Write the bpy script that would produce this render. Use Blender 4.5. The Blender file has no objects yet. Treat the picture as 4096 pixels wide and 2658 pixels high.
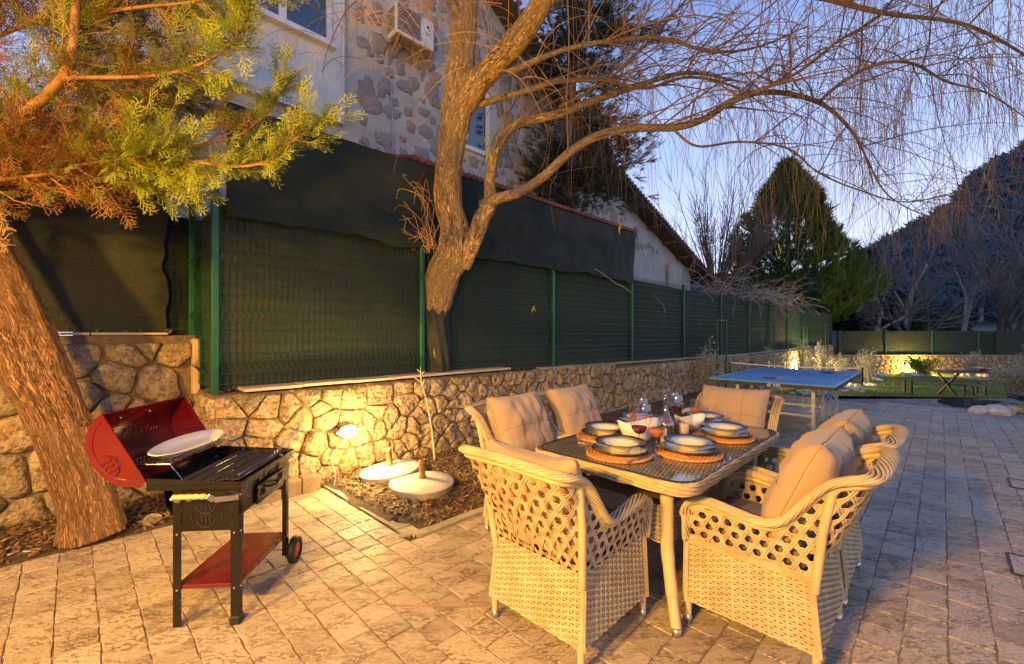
import bpy, math, random
import numpy as np
from mathutils import Vector, Matrix, noise
R = math.radians
SC = bpy.context.scene
COL = SC.collection

# ------------------------------------------------------------------ camera, world, light, exposure
cam = bpy.data.cameras.new('camera'); camo = bpy.data.objects.new('camera', cam); COL.objects.link(camo)
SC.camera = camo
camo.location = (0, 0, 1.42); camo.rotation_euler = (math.pi / 2, 0, 0)
cam.sensor_width = 36.0; cam.lens = 1738 / 4096 * 36; cam.shift_y = 5 / 4096
cam.clip_start = 0.05; cam.clip_end = 3000

SC.view_settings.view_transform = 'Standard'; SC.view_settings.look = 'None'
SC.view_settings.exposure = .60; SC.view_settings.gamma = 1.0
SC.view_settings.use_curve_mapping = False

world = bpy.data.worlds.new('World'); SC.world = world; world.use_nodes = True
wn = world.node_tree; bg = wn.nodes['Background']
tc = wn.nodes.new('ShaderNodeTexCoord'); sp = wn.nodes.new('ShaderNodeSeparateXYZ')
wn.links.new(tc.outputs['Generated'], sp.inputs[0])
rp = wn.nodes.new('ShaderNodeValToRGB'); wn.links.new(sp.outputs[2], rp.inputs[0])
cr = rp.color_ramp; cr.interpolation = 'EASE'
cr.elements[0].position = 0.0; cr.elements[0].color = (.62, .64, .80, 1)
cr.elements[1].position = 1.0; cr.elements[1].color = (.04, .085, .26, 1)
for p, c in ((.16, (.45, .54, .76)), (.38, (.27, .39, .68)), (.62, (.11, .20, .46))):
    e = cr.elements.new(p); e.color = (*c, 1)
# afterglow towards the bearing where the sun went down
dp = wn.nodes.new('ShaderNodeVectorMath'); dp.operation = 'DOT_PRODUCT'
wn.links.new(tc.outputs['Generated'], dp.inputs[0]); dp.inputs[1].default_value = (.62, .78, .05)
mr = wn.nodes.new('ShaderNodeMapRange'); wn.links.new(dp.outputs['Value'], mr.inputs[0])
mr.inputs[1].default_value = .45; mr.inputs[2].default_value = 1.0; mr.inputs[3].default_value = 0; mr.inputs[4].default_value = .25
mx = wn.nodes.new('ShaderNodeMixRGB'); mx.blend_type = 'ADD'
wn.links.new(mr.outputs[0], mx.inputs[0]); wn.links.new(rp.outputs[0], mx.inputs[1]); mx.inputs[2].default_value = (.18, .11, .10, 1)
wn.links.new(mx.outputs[0], bg.inputs[0]); bg.inputs[1].default_value = 1.14

def lamp(name, loc, power, color, size):
    l = bpy.data.lights.new(name, 'POINT'); l.energy = power; l.color = color; l.shadow_soft_size = size
    o = bpy.data.objects.new(name, l); COL.objects.link(o); o.location = loc
    return o

# ------------------------------------------------------------------ frames of reference
TH = R(45.3)
UX, UY = math.cos(TH), math.sin(TH)
def W(u, v, z=0.0): return Vector((u * UX - v * UY, u * UY + v * UX, z))
def UV(x, y): return (x * UX + y * UY, -x * UY + y * UX)
F0 = 1738.0
def G(px, py, z=0.0):
    """point at height z that the photograph shows at (px, py)"""
    Y = F0 * (1.42 - z) / (py - 1334); return Vector(((px - 2048) / F0 * Y, Y, z))
def D(px, py, Y):
    return Vector(((px - 2048) / F0 * Y, Y, 1.42 - (py - 1334) / F0 * Y))

# porch lamp behind the camera (its light is what falls on the set table), and the three lit wall lamps
WARM = (1.0, .52, .06)
lamp('porch_light', (-1.25, -.35, 1.95), 340, WARM, .10)
lamp('added_warm_light', (-3.3, -1.7, 3.0), 1400, WARM, .14)  # second unseen warm lamp, added to light the trees and the left side

# ------------------------------------------------------------------ mesh builder
class MB:
    def __init__(s): s.v = []; s.f = []
    def add(s, vs, fs):
        o = len(s.v); s.v.extend(tuple(p) for p in vs); s.f.extend(tuple(i + o for i in f) for f in fs); return s
    def box(s, c, d, m=None, b=0.0):
        hx, hy, hz = d[0] / 2, d[1] / 2, d[2] / 2
        if b <= 0:
            vs = [Vector((x * hx, y * hy, z * hz)) for x in (-1, 1) for y in (-1, 1) for z in (-1, 1)]
            fs = [(0, 1, 3, 2), (4, 6, 7, 5), (0, 4, 5, 1), (2, 3, 7, 6), (0, 2, 6, 4), (1, 5, 7, 3)]
        else:
            b = min(b, hx * .9, hy * .9, hz * .9); vs = []; fs = []; idx = {}
            for x in (-1, 1):
                for y in (-1, 1):
                    for z in (-1, 1):
                        idx[x, y, z] = len(vs)
                        vs += [Vector((x * hx, y * (hy - b), z * (hz - b))), Vector((x * (hx - b), y * hy, z * (hz - b))), Vector((x * (hx - b), y * (hy - b), z * hz))]
            for ax in range(3):
                for sg in (-1, 1):
                    q = []
                    for p, r_ in ((-1, -1), (1, -1), (1, 1), (-1, 1)):
                        k = [0, 0, 0]; k[ax] = sg; k[(ax + 1) % 3] = p; k[(ax + 2) % 3] = r_
                        q.append(idx[tuple(k)] + ax)
                    fs.append(tuple(q) if sg > 0 else tuple(q[::-1]))
            for ax in range(3):
                a1, a2 = (ax + 1) % 3, (ax + 2) % 3
                for p in (-1, 1):
                    for q in (-1, 1):
                        k0 = [0, 0, 0]; k1 = [0, 0, 0]; k0[ax] = -1; k1[ax] = 1
                        k0[a1] = k1[a1] = p; k0[a2] = k1[a2] = q
                        i0, i1 = idx[tuple(k0)], idx[tuple(k1)]
                        f = (i0 + a1, i1 + a1, i1 + a2, i0 + a2); fs.append(f if p * q > 0 else f[::-1])
            for k, i in idx.items():
                f = (i, i + 1, i + 2); fs.append(f if k[0] * k[1] * k[2] > 0 else f[::-1])
        c = Vector(c)
        if m is not None: vs = [m @ p for p in vs]
        return s.add([p + c for p in vs], fs)
    def beam(s, a, b, w, h=None, bev=0.0):
        """rectangular bar from a to b, w across, h tall"""
        a = Vector(a); b = Vector(b); h = h or w; d = b - a; L = d.length; x = d.normalized()
        up = Vector((0, 0, 1)) if abs(x.z) < .95 else Vector((1, 0, 0))
        y = up.cross(x).normalized(); z = x.cross(y)
        m = Matrix((x, y, z)).transposed()
        return s.box((a + b) / 2, (L, w, h), m, bev)
    def tube(s, pts, r, n=8, cap=True, sq=1.0, nrm=None, phase=0.0, closed=False):
        pts = [Vector(p) for p in pts]; N = len(pts)
        if N < 2: return s
        rs = r if isinstance(r, (list, tuple)) else [r] * N
        o = len(s.v); prev = None
        for i, p in enumerate(pts):
            if closed: t = pts[(i + 1) % N] - pts[i - 1]
            else: t = pts[min(i + 1, N - 1)] - pts[max(i - 1, 0)]
            if t.length < 1e-9: t = Vector((0, 0, 1))
            t.normalize()
            if nrm is not None: a = Vector(nrm[i] if isinstance(nrm, list) else nrm)
            elif prev is None: a = Vector((0, 0, 1)) if abs(t.z) < .9 else Vector((1, 0, 0))
            else: a = prev
            a = a - t * a.dot(t)
            if a.length < 1e-6: a = t.orthogonal()
            a.normalize(); prev = a; b = t.cross(a)
            for k in range(n):
                g = 2 * math.pi * (k + phase) / n
                q = p + (a * math.cos(g) * sq + b * math.sin(g)) * rs[i]; s.v.append((q.x, q.y, q.z))
        M = N if closed else N - 1
        for i in range(M):
            i2 = (i + 1) % N
            for k in range(n):
                k2 = (k + 1) % n
                s.f.append((o + i * n + k, o + i * n + k2, o + i2 * n + k2, o + i2 * n + k))
        if cap and not closed:
            s.f.append(tuple(o + k for k in range(n))[::-1]); s.f.append(tuple(o + (N - 1) * n + k for k in range(n)))
        return s
    def lathe(s, prof, n=24, c=(0, 0, 0), m=None, sx=1.0, sy=1.0, wob=None):
        o = len(s.v); c = Vector(c); 
        for i, (r, z) in enumerate(prof):
            for k in range(n):
                g = 2 * math.pi * k / n; q = r * (wob(g, i) if wob else 1)
                p = Vector((q * math.cos(g) * sx, q * math.sin(g) * sy, z))
                if m is not None: p = m @ p
                p += c; s.v.append((p.x, p.y, p.z))
        for i in range(len(prof) - 1):
            for k in range(n):
                k2 = (k + 1) % n
                s.f.append((o + i * n + k, o + i * n + k2, o + (i + 1) * n + k2, o + (i + 1) * n + k))
        if prof[0][0] > 1e-5: s.f.append(tuple(o + k for k in range(n))[::-1])
        if prof[-1][0] > 1e-5: s.f.append(tuple(o + (len(prof) - 1) * n + k for k in range(n)))
        return s
    def prism(s, poly, z0, z1, m=None, c=(0, 0, 0)):
        n = len(poly); vs = [Vector((x, y, z0)) for x, y in poly] + [Vector((x, y, z1)) for x, y in poly]
        if m is not None: vs = [m @ p for p in vs]
        c = Vector(c)
        fs = [tuple(range(n))[::-1], tuple(range(n, 2 * n))] + [(i, (i + 1) % n, n + (i + 1) % n, n + i) for i in range(n)]
        return s.add([p + c for p in vs], fs)
    def grid(s, fn, nu, nv):
        o = len(s.v)
        for j in range(nv + 1):
            for i in range(nu + 1):
                s.v.append(tuple(fn(i / nu, j / nv)))
        for j in range(nv):
            for i in range(nu):
                a = o + j * (nu + 1) + i; s.f.append((a, a + 1, a + nu + 2, a + nu + 1))
        return s
    def mesh(s, name, mat=None, smooth=False):
        me = bpy.data.meshes.new(name); me.from_pydata(s.v, [], s.f)
        if mat: me.materials.append(mat)
        if smooth:
            me.shade_smooth()
        me.update(); return me

def link(name, me, parent=None, label=None, cat=None, group=None, kind=None, loc=None, rz=None):
    o = bpy.data.objects.new(name, me); COL.objects.link(o)
    if parent is not None: o.parent = parent
    if loc is not None: o.location = loc
    if rz is not None: o.rotation_euler = (0, 0, rz)
    if label: o['label'] = label
    if cat: o['category'] = cat
    if group: o['group'] = group
    if kind: o['kind'] = kind
    return o
def part(name, mb, mat, parent, smooth=False, **k): return link(name, mb.mesh(name, mat, smooth), parent, **k)
def thing(name, label, cat, loc=(0, 0, 0), rz=0.0, group=None): return link(name, None, None, label, cat, group, None, loc, rz)
def tag(o, label, cat, group=None):
    o['label'] = label; o['category'] = cat
    if group: o['group'] = group
    return o
def dup(root, loc=None, rz=None, label=None, group=None):
    def cp(o, par):
        c = o.copy(); COL.objects.link(c); c.parent = par
        for ch in kids.get(o.name, []): cp(ch, c)
        return c
    kids = {}
    def gather(o):
        kids[o.name] = list(o.children)
        for ch in o.children: gather(ch)
    gather(root)
    c = cp(root, None)
    if loc is not None: c.location = loc
    if rz is not None: c.rotation_euler = (0, 0, rz)
    if label: c['label'] = label
    if group: c['group'] = group
    return c

def npmesh(name, V, Fq, mat, smooth=False):
    """numpy verts (n,3) and faces (m,k)"""
    me = bpy.data.meshes.new(name); V = np.asarray(V, np.float32); Fq = np.asarray(Fq, np.int32)
    k = Fq.shape[1]; me.vertices.add(len(V)); me.vertices.foreach_set('co', V.ravel())
    me.loops.add(Fq.size); me.loops.foreach_set('vertex_index', Fq.ravel())
    me.polygons.add(len(Fq)); me.polygons.foreach_set('loop_start', np.arange(len(Fq), dtype=np.int32) * k)
    me.materials.append(mat); me.update(calc_edges=True)
    if smooth: me.shade_smooth()
    return me
def instmesh(name, tv, tf, mats, mat, smooth=False):
    """template (verts, faces of one size) repeated with 4x4 matrices -> one mesh"""
    tv = np.asarray(tv, np.float64); tf = np.asarray(tf, np.int64); M = np.asarray(mats, np.float64)
    h = np.hstack([tv, np.ones((len(tv), 1))])
    V = np.einsum('nij,vj->nvi', M[:, :3, :], h).reshape(-1, 3)
    Fq = (tf[None] + (np.arange(len(M)) * len(tv))[:, None, None]).reshape(-1, tf.shape[1])
    return npmesh(name, V, Fq, mat, smooth)
def frame(p, x, up=(0, 0, 1), s=1.0):
    """4x4 with local +X along x, +Z near up"""
    x = Vector(x).normalized(); up = Vector(up)
    y = up.cross(x)
    if y.length < 1e-4: y = x.orthogonal()
    y.normalize(); z = x.cross(y)
    m = Matrix((x * s, y * s, z * s)).transposed().to_4x4(); m.translation = Vector(p); return m
def spline(pts, n):
    """Catmull-Rom through pts (tuples of any length)"""
    P = np.array([tuple(p) for p in pts], float); P = np.vstack([2 * P[0] - P[1], P, 2 * P[-1] - P[-2]])
    out = []
    for i in range(1, len(P) - 2):
        for k in range(n):
            t = k / n
            out.append(.5 * ((2 * P[i]) + (-P[i - 1] + P[i + 1]) * t + (2 * P[i - 1] - 5 * P[i] + 4 * P[i + 1] - P[i + 2]) * t * t + (-P[i - 1] + 3 * P[i] - 3 * P[i + 1] + P[i + 2]) * t ** 3))
    out.append(P[-2]); return out

# ------------------------------------------------------------------ materials
def nodes(name):
    m = bpy.data.materials.new(name); m.use_nodes = True; nt = m.node_tree; return m, nt, nt.nodes['Principled BSDF']
class NB:
    """small node helper"""
    def __init__(s, nt): s.nt = nt; s.tc = nt.nodes.new('ShaderNodeTexCoord')
    def n(s, t, **k):
        x = s.nt.nodes.new(t)
        for a, b in k.items(): setattr(x, a, b)
        return x
    def l(s, a, b): s.nt.links.new(a, b)
    def map(s, scale=(1, 1, 1), co='Object', rot=(0, 0, 0)):
        m = s.n('ShaderNodeMapping'); m.inputs['Scale'].default_value = scale; m.inputs['Rotation'].default_value = rot; s.l(s.tc.outputs[co], m.inputs[0]); return m.outputs[0]
    def noise(s, scale, vec=None, detail=5, rough=.55, dist=0.0):
        x = s.n('ShaderNodeTexNoise'); x.inputs['Scale'].default_value = scale; x.inputs['Detail'].default_value = detail
        x.inputs['Roughness'].default_value = rough; x.inputs['Distortion'].default_value = dist
        s.l(vec if vec is not None else s.tc.outputs['Object'], x.inputs['Vector']); return x.outputs[0]
    def vor(s, scale, vec=None, feature='F1'):
        x = s.n('ShaderNodeTexVoronoi', feature=feature); x.inputs['Scale'].default_value = scale
        s.l(vec if vec is not None else s.tc.outputs['Object'], x.inputs['Vector']); return x
    def ramp(s, fac, stops, interp='LINEAR'):
        x = s.n('ShaderNodeValToRGB'); s.l(fac, x.inputs[0]); c = x.color_ramp; c.interpolation = interp
        c.elements[0].position = stops[0][0]; c.elements[1].position = stops[-1][0]
        def col(v): return (v, v, v, 1) if isinstance(v, (int, float)) else (*v, 1)
        c.elements[0].color = col(stops[0][1]); c.elements[1].color = col(stops[-1][1])
        for p, v in stops[1:-1]: e = c.elements.new(p); e.color = col(v)
        return x.outputs[0]
    def mix(s, fac, a, b, mode='MIX'):
        x = s.n('ShaderNodeMixRGB', blend_type=mode)
        for inp, v in zip(x.inputs, (fac, a, b)):
            if isinstance(v, (int, float)): inp.default_value = v if inp.type == 'VALUE' else (v, v, v, 1)
            elif isinstance(v, tuple): inp.default_value = (*v, 1)
            else: s.l(v, inp)
        return x.outputs[0]
    def math(s, op, a, b=0.0):
        x = s.n('ShaderNodeMath', operation=op)
        for inp, v in zip(x.inputs, (a, b)):
            if isinstance(v, (int, float)): inp.default_value = v
            else: s.l(v, inp)
        return x.outputs[0]
    def bump(s, h, strength=.5, dist=.01, prev=None):
        x = s.n('ShaderNodeBump'); x.inputs['Strength'].default_value = strength; x.inputs['Distance'].default_value = dist
        s.l(h, x.inputs['Height'])
        if prev is not None: s.l(prev, x.inputs['Normal'])
        return x.outputs[0]
    def rand(s): return s.n('ShaderNodeObjectInfo').outputs['Random']
    def attr(s, name): x = s.n('ShaderNodeAttribute'); x.attribute_name = name; return x

def plain(name, c1, c2=None, scale=8, rough=.6, bump=0.0, bscale=60, bdist=.004, metal=0.0, vary=0.0, spec=.5, rvar=.12, vec=(1, 1, 1), coat=0.0, bvec=None):
    m, nt, b = nodes(name); k = NB(nt); c2 = c2 or tuple(x * .8 for x in c1)
    v = k.map(vec); f = k.noise(scale, v); col = k.mix(k.ramp(f, [(.3, 0), (.7, 1)]), c1, c2)
    if vary: col = k.mix(k.math('MULTIPLY', k.rand(), vary), col, tuple(x * .35 for x in c1))
    k.l(col, b.inputs['Base Color'])
    k.l(k.ramp(k.noise(scale * 2.3, v), [(.3, max(.02, rough - rvar)), (.7, min(1, rough + rvar))]), b.inputs['Roughness'])
    b.inputs['Metallic'].default_value = metal; b.inputs['Specular IOR Level'].default_value = spec
    b.inputs['Coat Weight'].default_value = coat; b.inputs['Coat Roughness'].default_value = .08
    if bump: k.l(k.bump(k.noise(bscale, k.map(bvec) if bvec else None), bump, bdist), b.inputs['Normal'])
    return m
# ------------------------------------------------------------------ surfaces
def mat_travertine():
    m, nt, b = nodes('travertine_paver'); k = NB(nt)
    t = k.attr('tint').outputs['Fac']
    off = k.n('ShaderNodeCombineXYZ'); k.l(k.math('MULTIPLY', t, 37.0), off.inputs[0]); k.l(k.math('MULTIPLY', t, 91.0), off.inputs[1])
    va = k.n('ShaderNodeVectorMath', operation='ADD'); k.l(k.tc.outputs['Object'], va.inputs[0]); k.l(off.outputs[0], va.inputs[1])
    mp = k.n('ShaderNodeMapping'); mp.inputs['Rotation'].default_value = (0, 0, -TH); mp.inputs['Scale'].default_value = (1, 2.6, 1); k.l(va.outputs[0], mp.inputs[0]); v = mp.outputs[0]
    base = k.mix(k.ramp(t, [(0, 0), (1, 1)]), (.56, .45, .32), (.36, .28, .19))
    base = k.mix(k.ramp(k.noise(5, v), [(.35, 0), (.7, .6)]), base, (.56, .47, .38))
    fine = k.ramp(k.noise(55, v, 4), [(.35, 0), (.65, .35)]); base = k.mix(fine, base, (.36, .29, .22))
    zone = k.ramp(k.noise(5.2, v, 3), [(.42, .1), (.60, 1)])
    pit = k.ramp(k.math('ADD', k.noise(27, v, 7, .70, .6), k.math('MULTIPLY', k.math('SUBTRACT', t, .6), .06)), [(.505, 0), (.545, 1)])
    pit2 = k.ramp(k.noise(80, v, 3), [(.60, 0), (.66, 1)])
    pits = k.math('MAXIMUM', k.math('MULTIPLY', pit, zone), k.math('MULTIPLY', pit2, .7))
    col = k.mix(k.math('MULTIPLY', pits, .78), base, (.15, .095, .05))
    blot = k.ramp(k.noise(1.1, None, 4), [(.45, 0), (.75, .4)]); col = k.mix(blot, col, (.40, .29, .18))
    k.l(col, b.inputs['Base Color'])
    k.l(k.ramp(k.noise(14, v), [(.3, .38), (.7, .72)]), b.inputs['Roughness']); b.inputs['Specular IOR Level'].default_value = .45
    h = k.math('SUBTRACT', k.math('MULTIPLY', k.noise(30, v, 4), .5), pits)
    k.l(k.bump(h, .9, .005), b.inputs['Normal']); return m
def mat_stone(name, c1, c2, c3, sc=1.0, attr='tint', dark=(.10, .075, .045)):
    m, nt, b = nodes(name); k = NB(nt)
    t = k.attr(attr).outputs['Fac']
    col = k.mix(t, c1, c2)
    col = k.mix(k.ramp(k.noise(9 * sc, None, 6), [(.38, 0), (.62, .9)]), col, c3)
    col = k.mix(k.ramp(k.vor(34 * sc).outputs['Distance'], [(.0, .55), (.35, 0)]), col, tuple(min(1, x * 1.25) for x in c1))
    col = k.mix(k.ramp(k.noise(26 * sc, None, 5, .7), [(.50, 0), (.62, .85)]), col, dark)
    col = k.mix(k.ramp(k.noise(5 * sc, None, 7, .75), [(.46, 0), (.62, .55)]), col, tuple(x * 1.5 for x in dark))
    k.l(col, b.inputs['Base Color']); b.inputs['Roughness'].default_value = .86; b.inputs['Specular IOR Level'].default_value = .25
    h = k.math('ADD', k.math('MULTIPLY', k.noise(16 * sc, None, 8, .68), 1.0), k.math('MULTIPLY', k.vor(38 * sc).outputs['Distance'], .35))
    k.l(k.bump(h, 1.0, .03), b.inputs['Normal']); return m
def mat_mortar():
    m, nt, b = nodes('mortar'); k = NB(nt)
    sp_ = k.n('ShaderNodeSeparateXYZ'); k.l(k.tc.outputs['Object'], sp_.inputs[0])
    col = k.mix(k.ramp(k.noise(12), [(.35, 0), (.65, 1)]), (.24, .17, .09), (.13, .09, .05))
    k.l(col, b.inputs['Base Color']); b.inputs['Roughness'].default_value = .95
    k.l(k.bump(k.noise(40, None, 8, .7), 1, .02), b.inputs['Normal']); return m
def mat_bark(name, c1, c2, c3, vs=(7, 7, 1.6), bd=.05, rough=.9):
    m, nt, b = nodes(name); k = NB(nt); v = k.map(vs, 'UV')
    n1 = k.noise(1.0, v, 7, .62, .9)
    n2 = k.math('ABSOLUTE', k.math('SUBTRACT', k.noise(1.7, v, 5, .55, 1.4), .5))
    h = k.math('ADD', k.math('MULTIPLY', n1, .8), k.math('MULTIPLY', k.math('MINIMUM', n2, .12), 3.2))
    col = k.mix(k.ramp(h, [(.44, 0), (.58, .75), (.75, 1)]), c3, c1); col = k.mix(k.ramp(k.noise(1.5), [(.4, 0), (.7, .7)]), col, tuple(x * .8 for x in c2), 'MIX')
    k.l(col, b.inputs['Base Color']); b.inputs['Roughness'].default_value = rough; b.inputs['Specular IOR Level'].default_value = .2
    k.l(k.bump(h, 1.0, bd), b.inputs['Normal']); return m
def mat_fabric_net():
    m, nt, b = nodes('shade_net'); k = NB(nt)
    # knitted shade net in world metres: fine warp and weft lines, dust and fading
    w1 = k.n('ShaderNodeTexWave', wave_type='BANDS', bands_direction='Z'); w1.inputs['Scale'].default_value = 55; w1.inputs['Distortion'].default_value = 1.2
    k.l(k.tc.outputs['Object'], w1.inputs['Vector'])
    n1 = k.noise(4.0, k.map((1, 1, 9)), 5); n2 = k.noise(130, k.map((1, 1, 1.5)), 3, .7)
    col = k.mix(k.ramp(n2, [(.4, 0), (.62, 1)]), (.003, .005, .003), (.042, .048, .022))
    col = k.mix(k.ramp(n1, [(.42, 0), (.75, .5)]), col, (.022, .022, .012))
    col = k.mix(k.ramp(w1.outputs[0], [(.4, 0), (1, .25)]), col, (.003, .006, .004))
    k.l(col, b.inputs['Base Color']); b.inputs['Roughness'].default_value = .8; b.inputs['Sheen Weight'].default_value = .05
    k.l(k.bump(k.math('ADD', k.noise(3.0, k.map((1, 1, 3)), 4), k.math('MULTIPLY', n2, .04)), .5, .05), b.inputs['Normal']); return m
def mat_plaster():
    m, nt, b = nodes('rough_plaster'); k = NB(nt)
    col = k.mix(k.ramp(k.noise(2.2, None, 6), [(.35, 0), (.7, 1)]), (.56, .50, .43), (.44, .38, .31))
    col = k.mix(k.ramp(k.noise(14, None, 5), [(.56, 0), (.7, .5)]), col, (.40, .32, .24))
    k.l(col, b.inputs['Base Color']); b.inputs['Roughness'].default_value = .9
    k.l(k.bump(k.noise(6, None, 8, .6), .8, .06), b.inputs['Normal']); return m
def mat_stucco():
    m, nt, b = nodes('combed_stucco'); k = NB(nt)
    w_ = k.noise(14, k.map((6, 6, .35)), 4, .5)
    col = k.mix(k.ramp(w_, [(.3, 0), (.7, 1)]), (.74, .72, .69), (.62, .60, .56)); col = k.mix(k.ramp(k.noise(1.3), [(.4, 0), (.8, .4)]), col, (.55, .52, .47))
    k.l(col, b.inputs['Base Color']); b.inputs['Roughness'].default_value = .85
    k.l(k.bump(w_, .8, .012), b.inputs['Normal']); return m
def mat_soil(name, c1, c2, c3, bd=.03):
    m, nt, b = nodes(name); k = NB(nt)
    col = k.mix(k.ramp(k.noise(18, None, 6), [(.35, 0), (.65, 1)]), c1, c2)
    col = k.mix(k.ramp(k.noise(3, None, 4), [(.45, 0), (.65, .7)]), col, c3)
    k.l(col, b.inputs['Base Color']); b.inputs['Roughness'].default_value = .95
    k.l(k.bump(k.noise(45, None, 8, .7), 1, bd), b.inputs['Normal']); return m
def mat_grass_ground():
    m, nt, b = nodes('lawn_ground'); k = NB(nt)
    col = k.mix(k.ramp(k.noise(30, None, 5), [(.35, 0), (.65, 1)]), (.12, .19, .03), (.20, .26, .045))
    col = k.mix(k.ramp(k.noise(1.2, None, 5), [(.45, 0), (.7, .8)]), col, (.12, .105, .045))
    k.l(col, b.inputs['Base Color']); b.inputs['Roughness'].default_value = .95
    k.l(k.bump(k.noise(60, None, 6, .7), 1, .05), b.inputs['Normal']); return m
def mat_gravel():
    m, nt, b = nodes('gravel'); k = NB(nt); v = k.vor(38)
    col = k.ramp(k.n('ShaderNodeSeparateColor').outputs[0] if False else v.outputs['Color'], [(.1, (.30, .28, .26)), (.5, (.58, .55, .51)), (.9, (.78, .75, .71))])
    col = k.mix(k.ramp(v.outputs['Distance'], [(.25, 0), (.6, 1)]), col, (.12, .11, .10))
    k.l(col, b.inputs['Base Color']); b.inputs['Roughness'].default_value = .85
    h = k.math('MULTIPLY', v.outputs['Distance'], -1.0); k.l(k.bump(h, 1, .03), b.inputs['Normal']); return m
def mat_leaf(name, c1, c2, c3, tr=.25):
    m, nt, b = nodes(name); k = NB(nt); 
    g = k.n('ShaderNodeNewGeometry'); rnd = g.outputs['Random Per Island']
    col = k.ramp(rnd, [(0, c1), (.5, c2), (1, c3)]); k.l(col, b.inputs['Base Color'])
    b.inputs['Roughness'].default_value = .6; b.inputs['Specular IOR Level'].default_value = .3
    tl = k.n('ShaderNodeBsdfTranslucent'); k.l(col, tl.inputs[0]); ms = k.n('ShaderNodeMixShader'); ms.inputs[0].default_value = tr
    k.l(b.outputs[0], ms.inputs[1]); k.l(tl.outputs[0], ms.inputs[2]); k.l(ms.outputs[0], nt.nodes['Material Output'].inputs[0]); return m
def mat_thin_glass(name, tint=(1, 1, 1), rough=.0, base=.04):
    m, nt, b = nodes(name); k = NB(nt); nt.nodes.remove(b)
    tr = k.n('ShaderNodeBsdfTransparent'); tr.inputs[0].default_value = (*tint, 1)
    gl = k.n('ShaderNodeBsdfGlossy'); gl.inputs['Roughness'].default_value = rough
    fr = k.n('ShaderNodeLayerWeight'); fr.inputs[0].default_value = .5
    ms = k.n('ShaderNodeMixShader'); k.l(k.math('ADD', k.math('MULTIPLY', k.math('POWER', fr.outputs['Facing'], 4.0), .9), base), ms.inputs[0]); k.l(tr.outputs[0], ms.inputs[1]); k.l(gl.outputs[0], ms.inputs[2])
    k.l(ms.outputs[0], nt.nodes['Material Output'].inputs[0]); return m
def mat_emit(name, c, s):
    m, nt, b = nodes(name); b.inputs['Emission Color'].default_value = (*c, 1); b.inputs['Emission Strength'].default_value = s; b.inputs['Base Color'].default_value = (*c, 1); return m

TRAV = mat_travertine()
STONE = mat_stone('wall_stone', (.58, .44, .25), (.30, .25, .19), (.36, .23, .11))
STONE_L = mat_stone('limestone_block', (.46, .40, .30), (.36, .32, .27), (.24, .19, .13), .8)
HSTONE = mat_stone('facade_stone', (.46, .41, .36), (.34, .30, .27), (.42, .32, .25), 1.2, dark=(.25, .19, .15))
MORTAR = mat_mortar(); NET = mat_fabric_net(); NET2 = mat_fabric_net()
for n_ in NET2.node_tree.nodes:
    if n_.type == 'MIX_RGB':
        for s_ in n_.inputs[1:]: s_.default_value = tuple(x * .45 * f for x, f in zip(s_.default_value[:3], (.55, 1.25, 1.15))) + (1,)  # darker, bluer copy of the net: sky-lit tone put into the colour
PLAST = mat_plaster(); STUC = mat_stucco()
SOIL = mat_soil('leafy_soil', (.085, .055, .03), (.14, .10, .06), (.05, .032, .018))
CONC = mat_soil('old_concrete', (.42, .37, .28), (.33, .29, .20), (.22, .20, .10), .008)
JOINT = mat_soil('joint_sand', (.24, .18, .11), (.16, .115, .07), (.30, .23, .15), .006)
LAWN = mat_grass_ground(); GRAVEL = mat_gravel()
MOSS = mat_leaf('moss', (.07, .10, .015), (.11, .14, .02), (.15, .16, .03), .1)
GREENP = plain('green_fence_paint', (.008, .085, .035), (.012, .07, .032), 5, .38, bump=.15, bscale=30)
WIREP = plain('green_wire', (.010, .075, .034), None, 5, .4)
DEADLEAF = mat_leaf('dead_leaf', (.20, .11, .05), (.30, .18, .09), (.12, .065, .03), .1)
COPING = plain('coping_travertine', (.50, .38, .27), (.40, .30, .20), 6, .7, .4, 40, .006)
METAL = plain('steel', (.62, .62, .62), (.5, .5, .5), 9, .28, metal=1.0)
BLACKM = plain('black_paint_metal', (.012, .012, .012), (.02, .018, .016), 6, .32, .2, 120, .001)

def settint(me, vals):
    a = me.attributes.new('tint', 'FLOAT', 'FACE'); a.data.foreach_set('value', np.broadcast_to(np.asarray(vals, np.float32), (len(me.polygons),)).copy())

# ------------------------------------------------------------------ ground sheets
rnd = random.Random(7)
def lawn_z(x, y):
    """the garden drops away behind the patio"""
    if y < 9.2: a = 0.0
    elif y < 12.6: a = -.42 * (y - 9.2) / 3.4
    else: a = -.42 - .26 * min(1, (y - 12.6) / 9)
    return a
mb = MB()
xs = [-400, -60, -20, -8, 0, 8, 20, 60, 400]; ys = [-400, -60, -10, 0, 8]
def gz(x, y): return -.06 if y < 9 else lawn_z(x, y) - .06
YY = [-400, -60, -10, 0, 6, 9.4, 10.2, 11, 11.8, 12.6, 14, 17, 20, 24, 30, 60, 400]
mb.grid(lambda a, b_: (xs[0] + a * 800, YY[round(b_ * (len(YY) - 1))], gz(0, YY[round(b_ * (len(YY) - 1))])), 8, len(YY) - 1)
ground = part('ground', mb, mat_soil('bare_ground', (.06, .05, .03), (.10, .085, .05), (.045, .05, .02)), None, kind='structure')

def sheet(name, poly, z, mat, step=None):
    mb = MB(); mb.add([W(u, v, z) for u, v in poly], [tuple(range(len(poly)))]); return part(name, mb, mat, None, kind='structure')
patio = sheet('patio', [(-9, 4.07), (1.62, 4.07), (1.62, 2.60), (11.5, 2.60), (11.5, -14), (-9, -14)], -.0055, JOINT)
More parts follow.
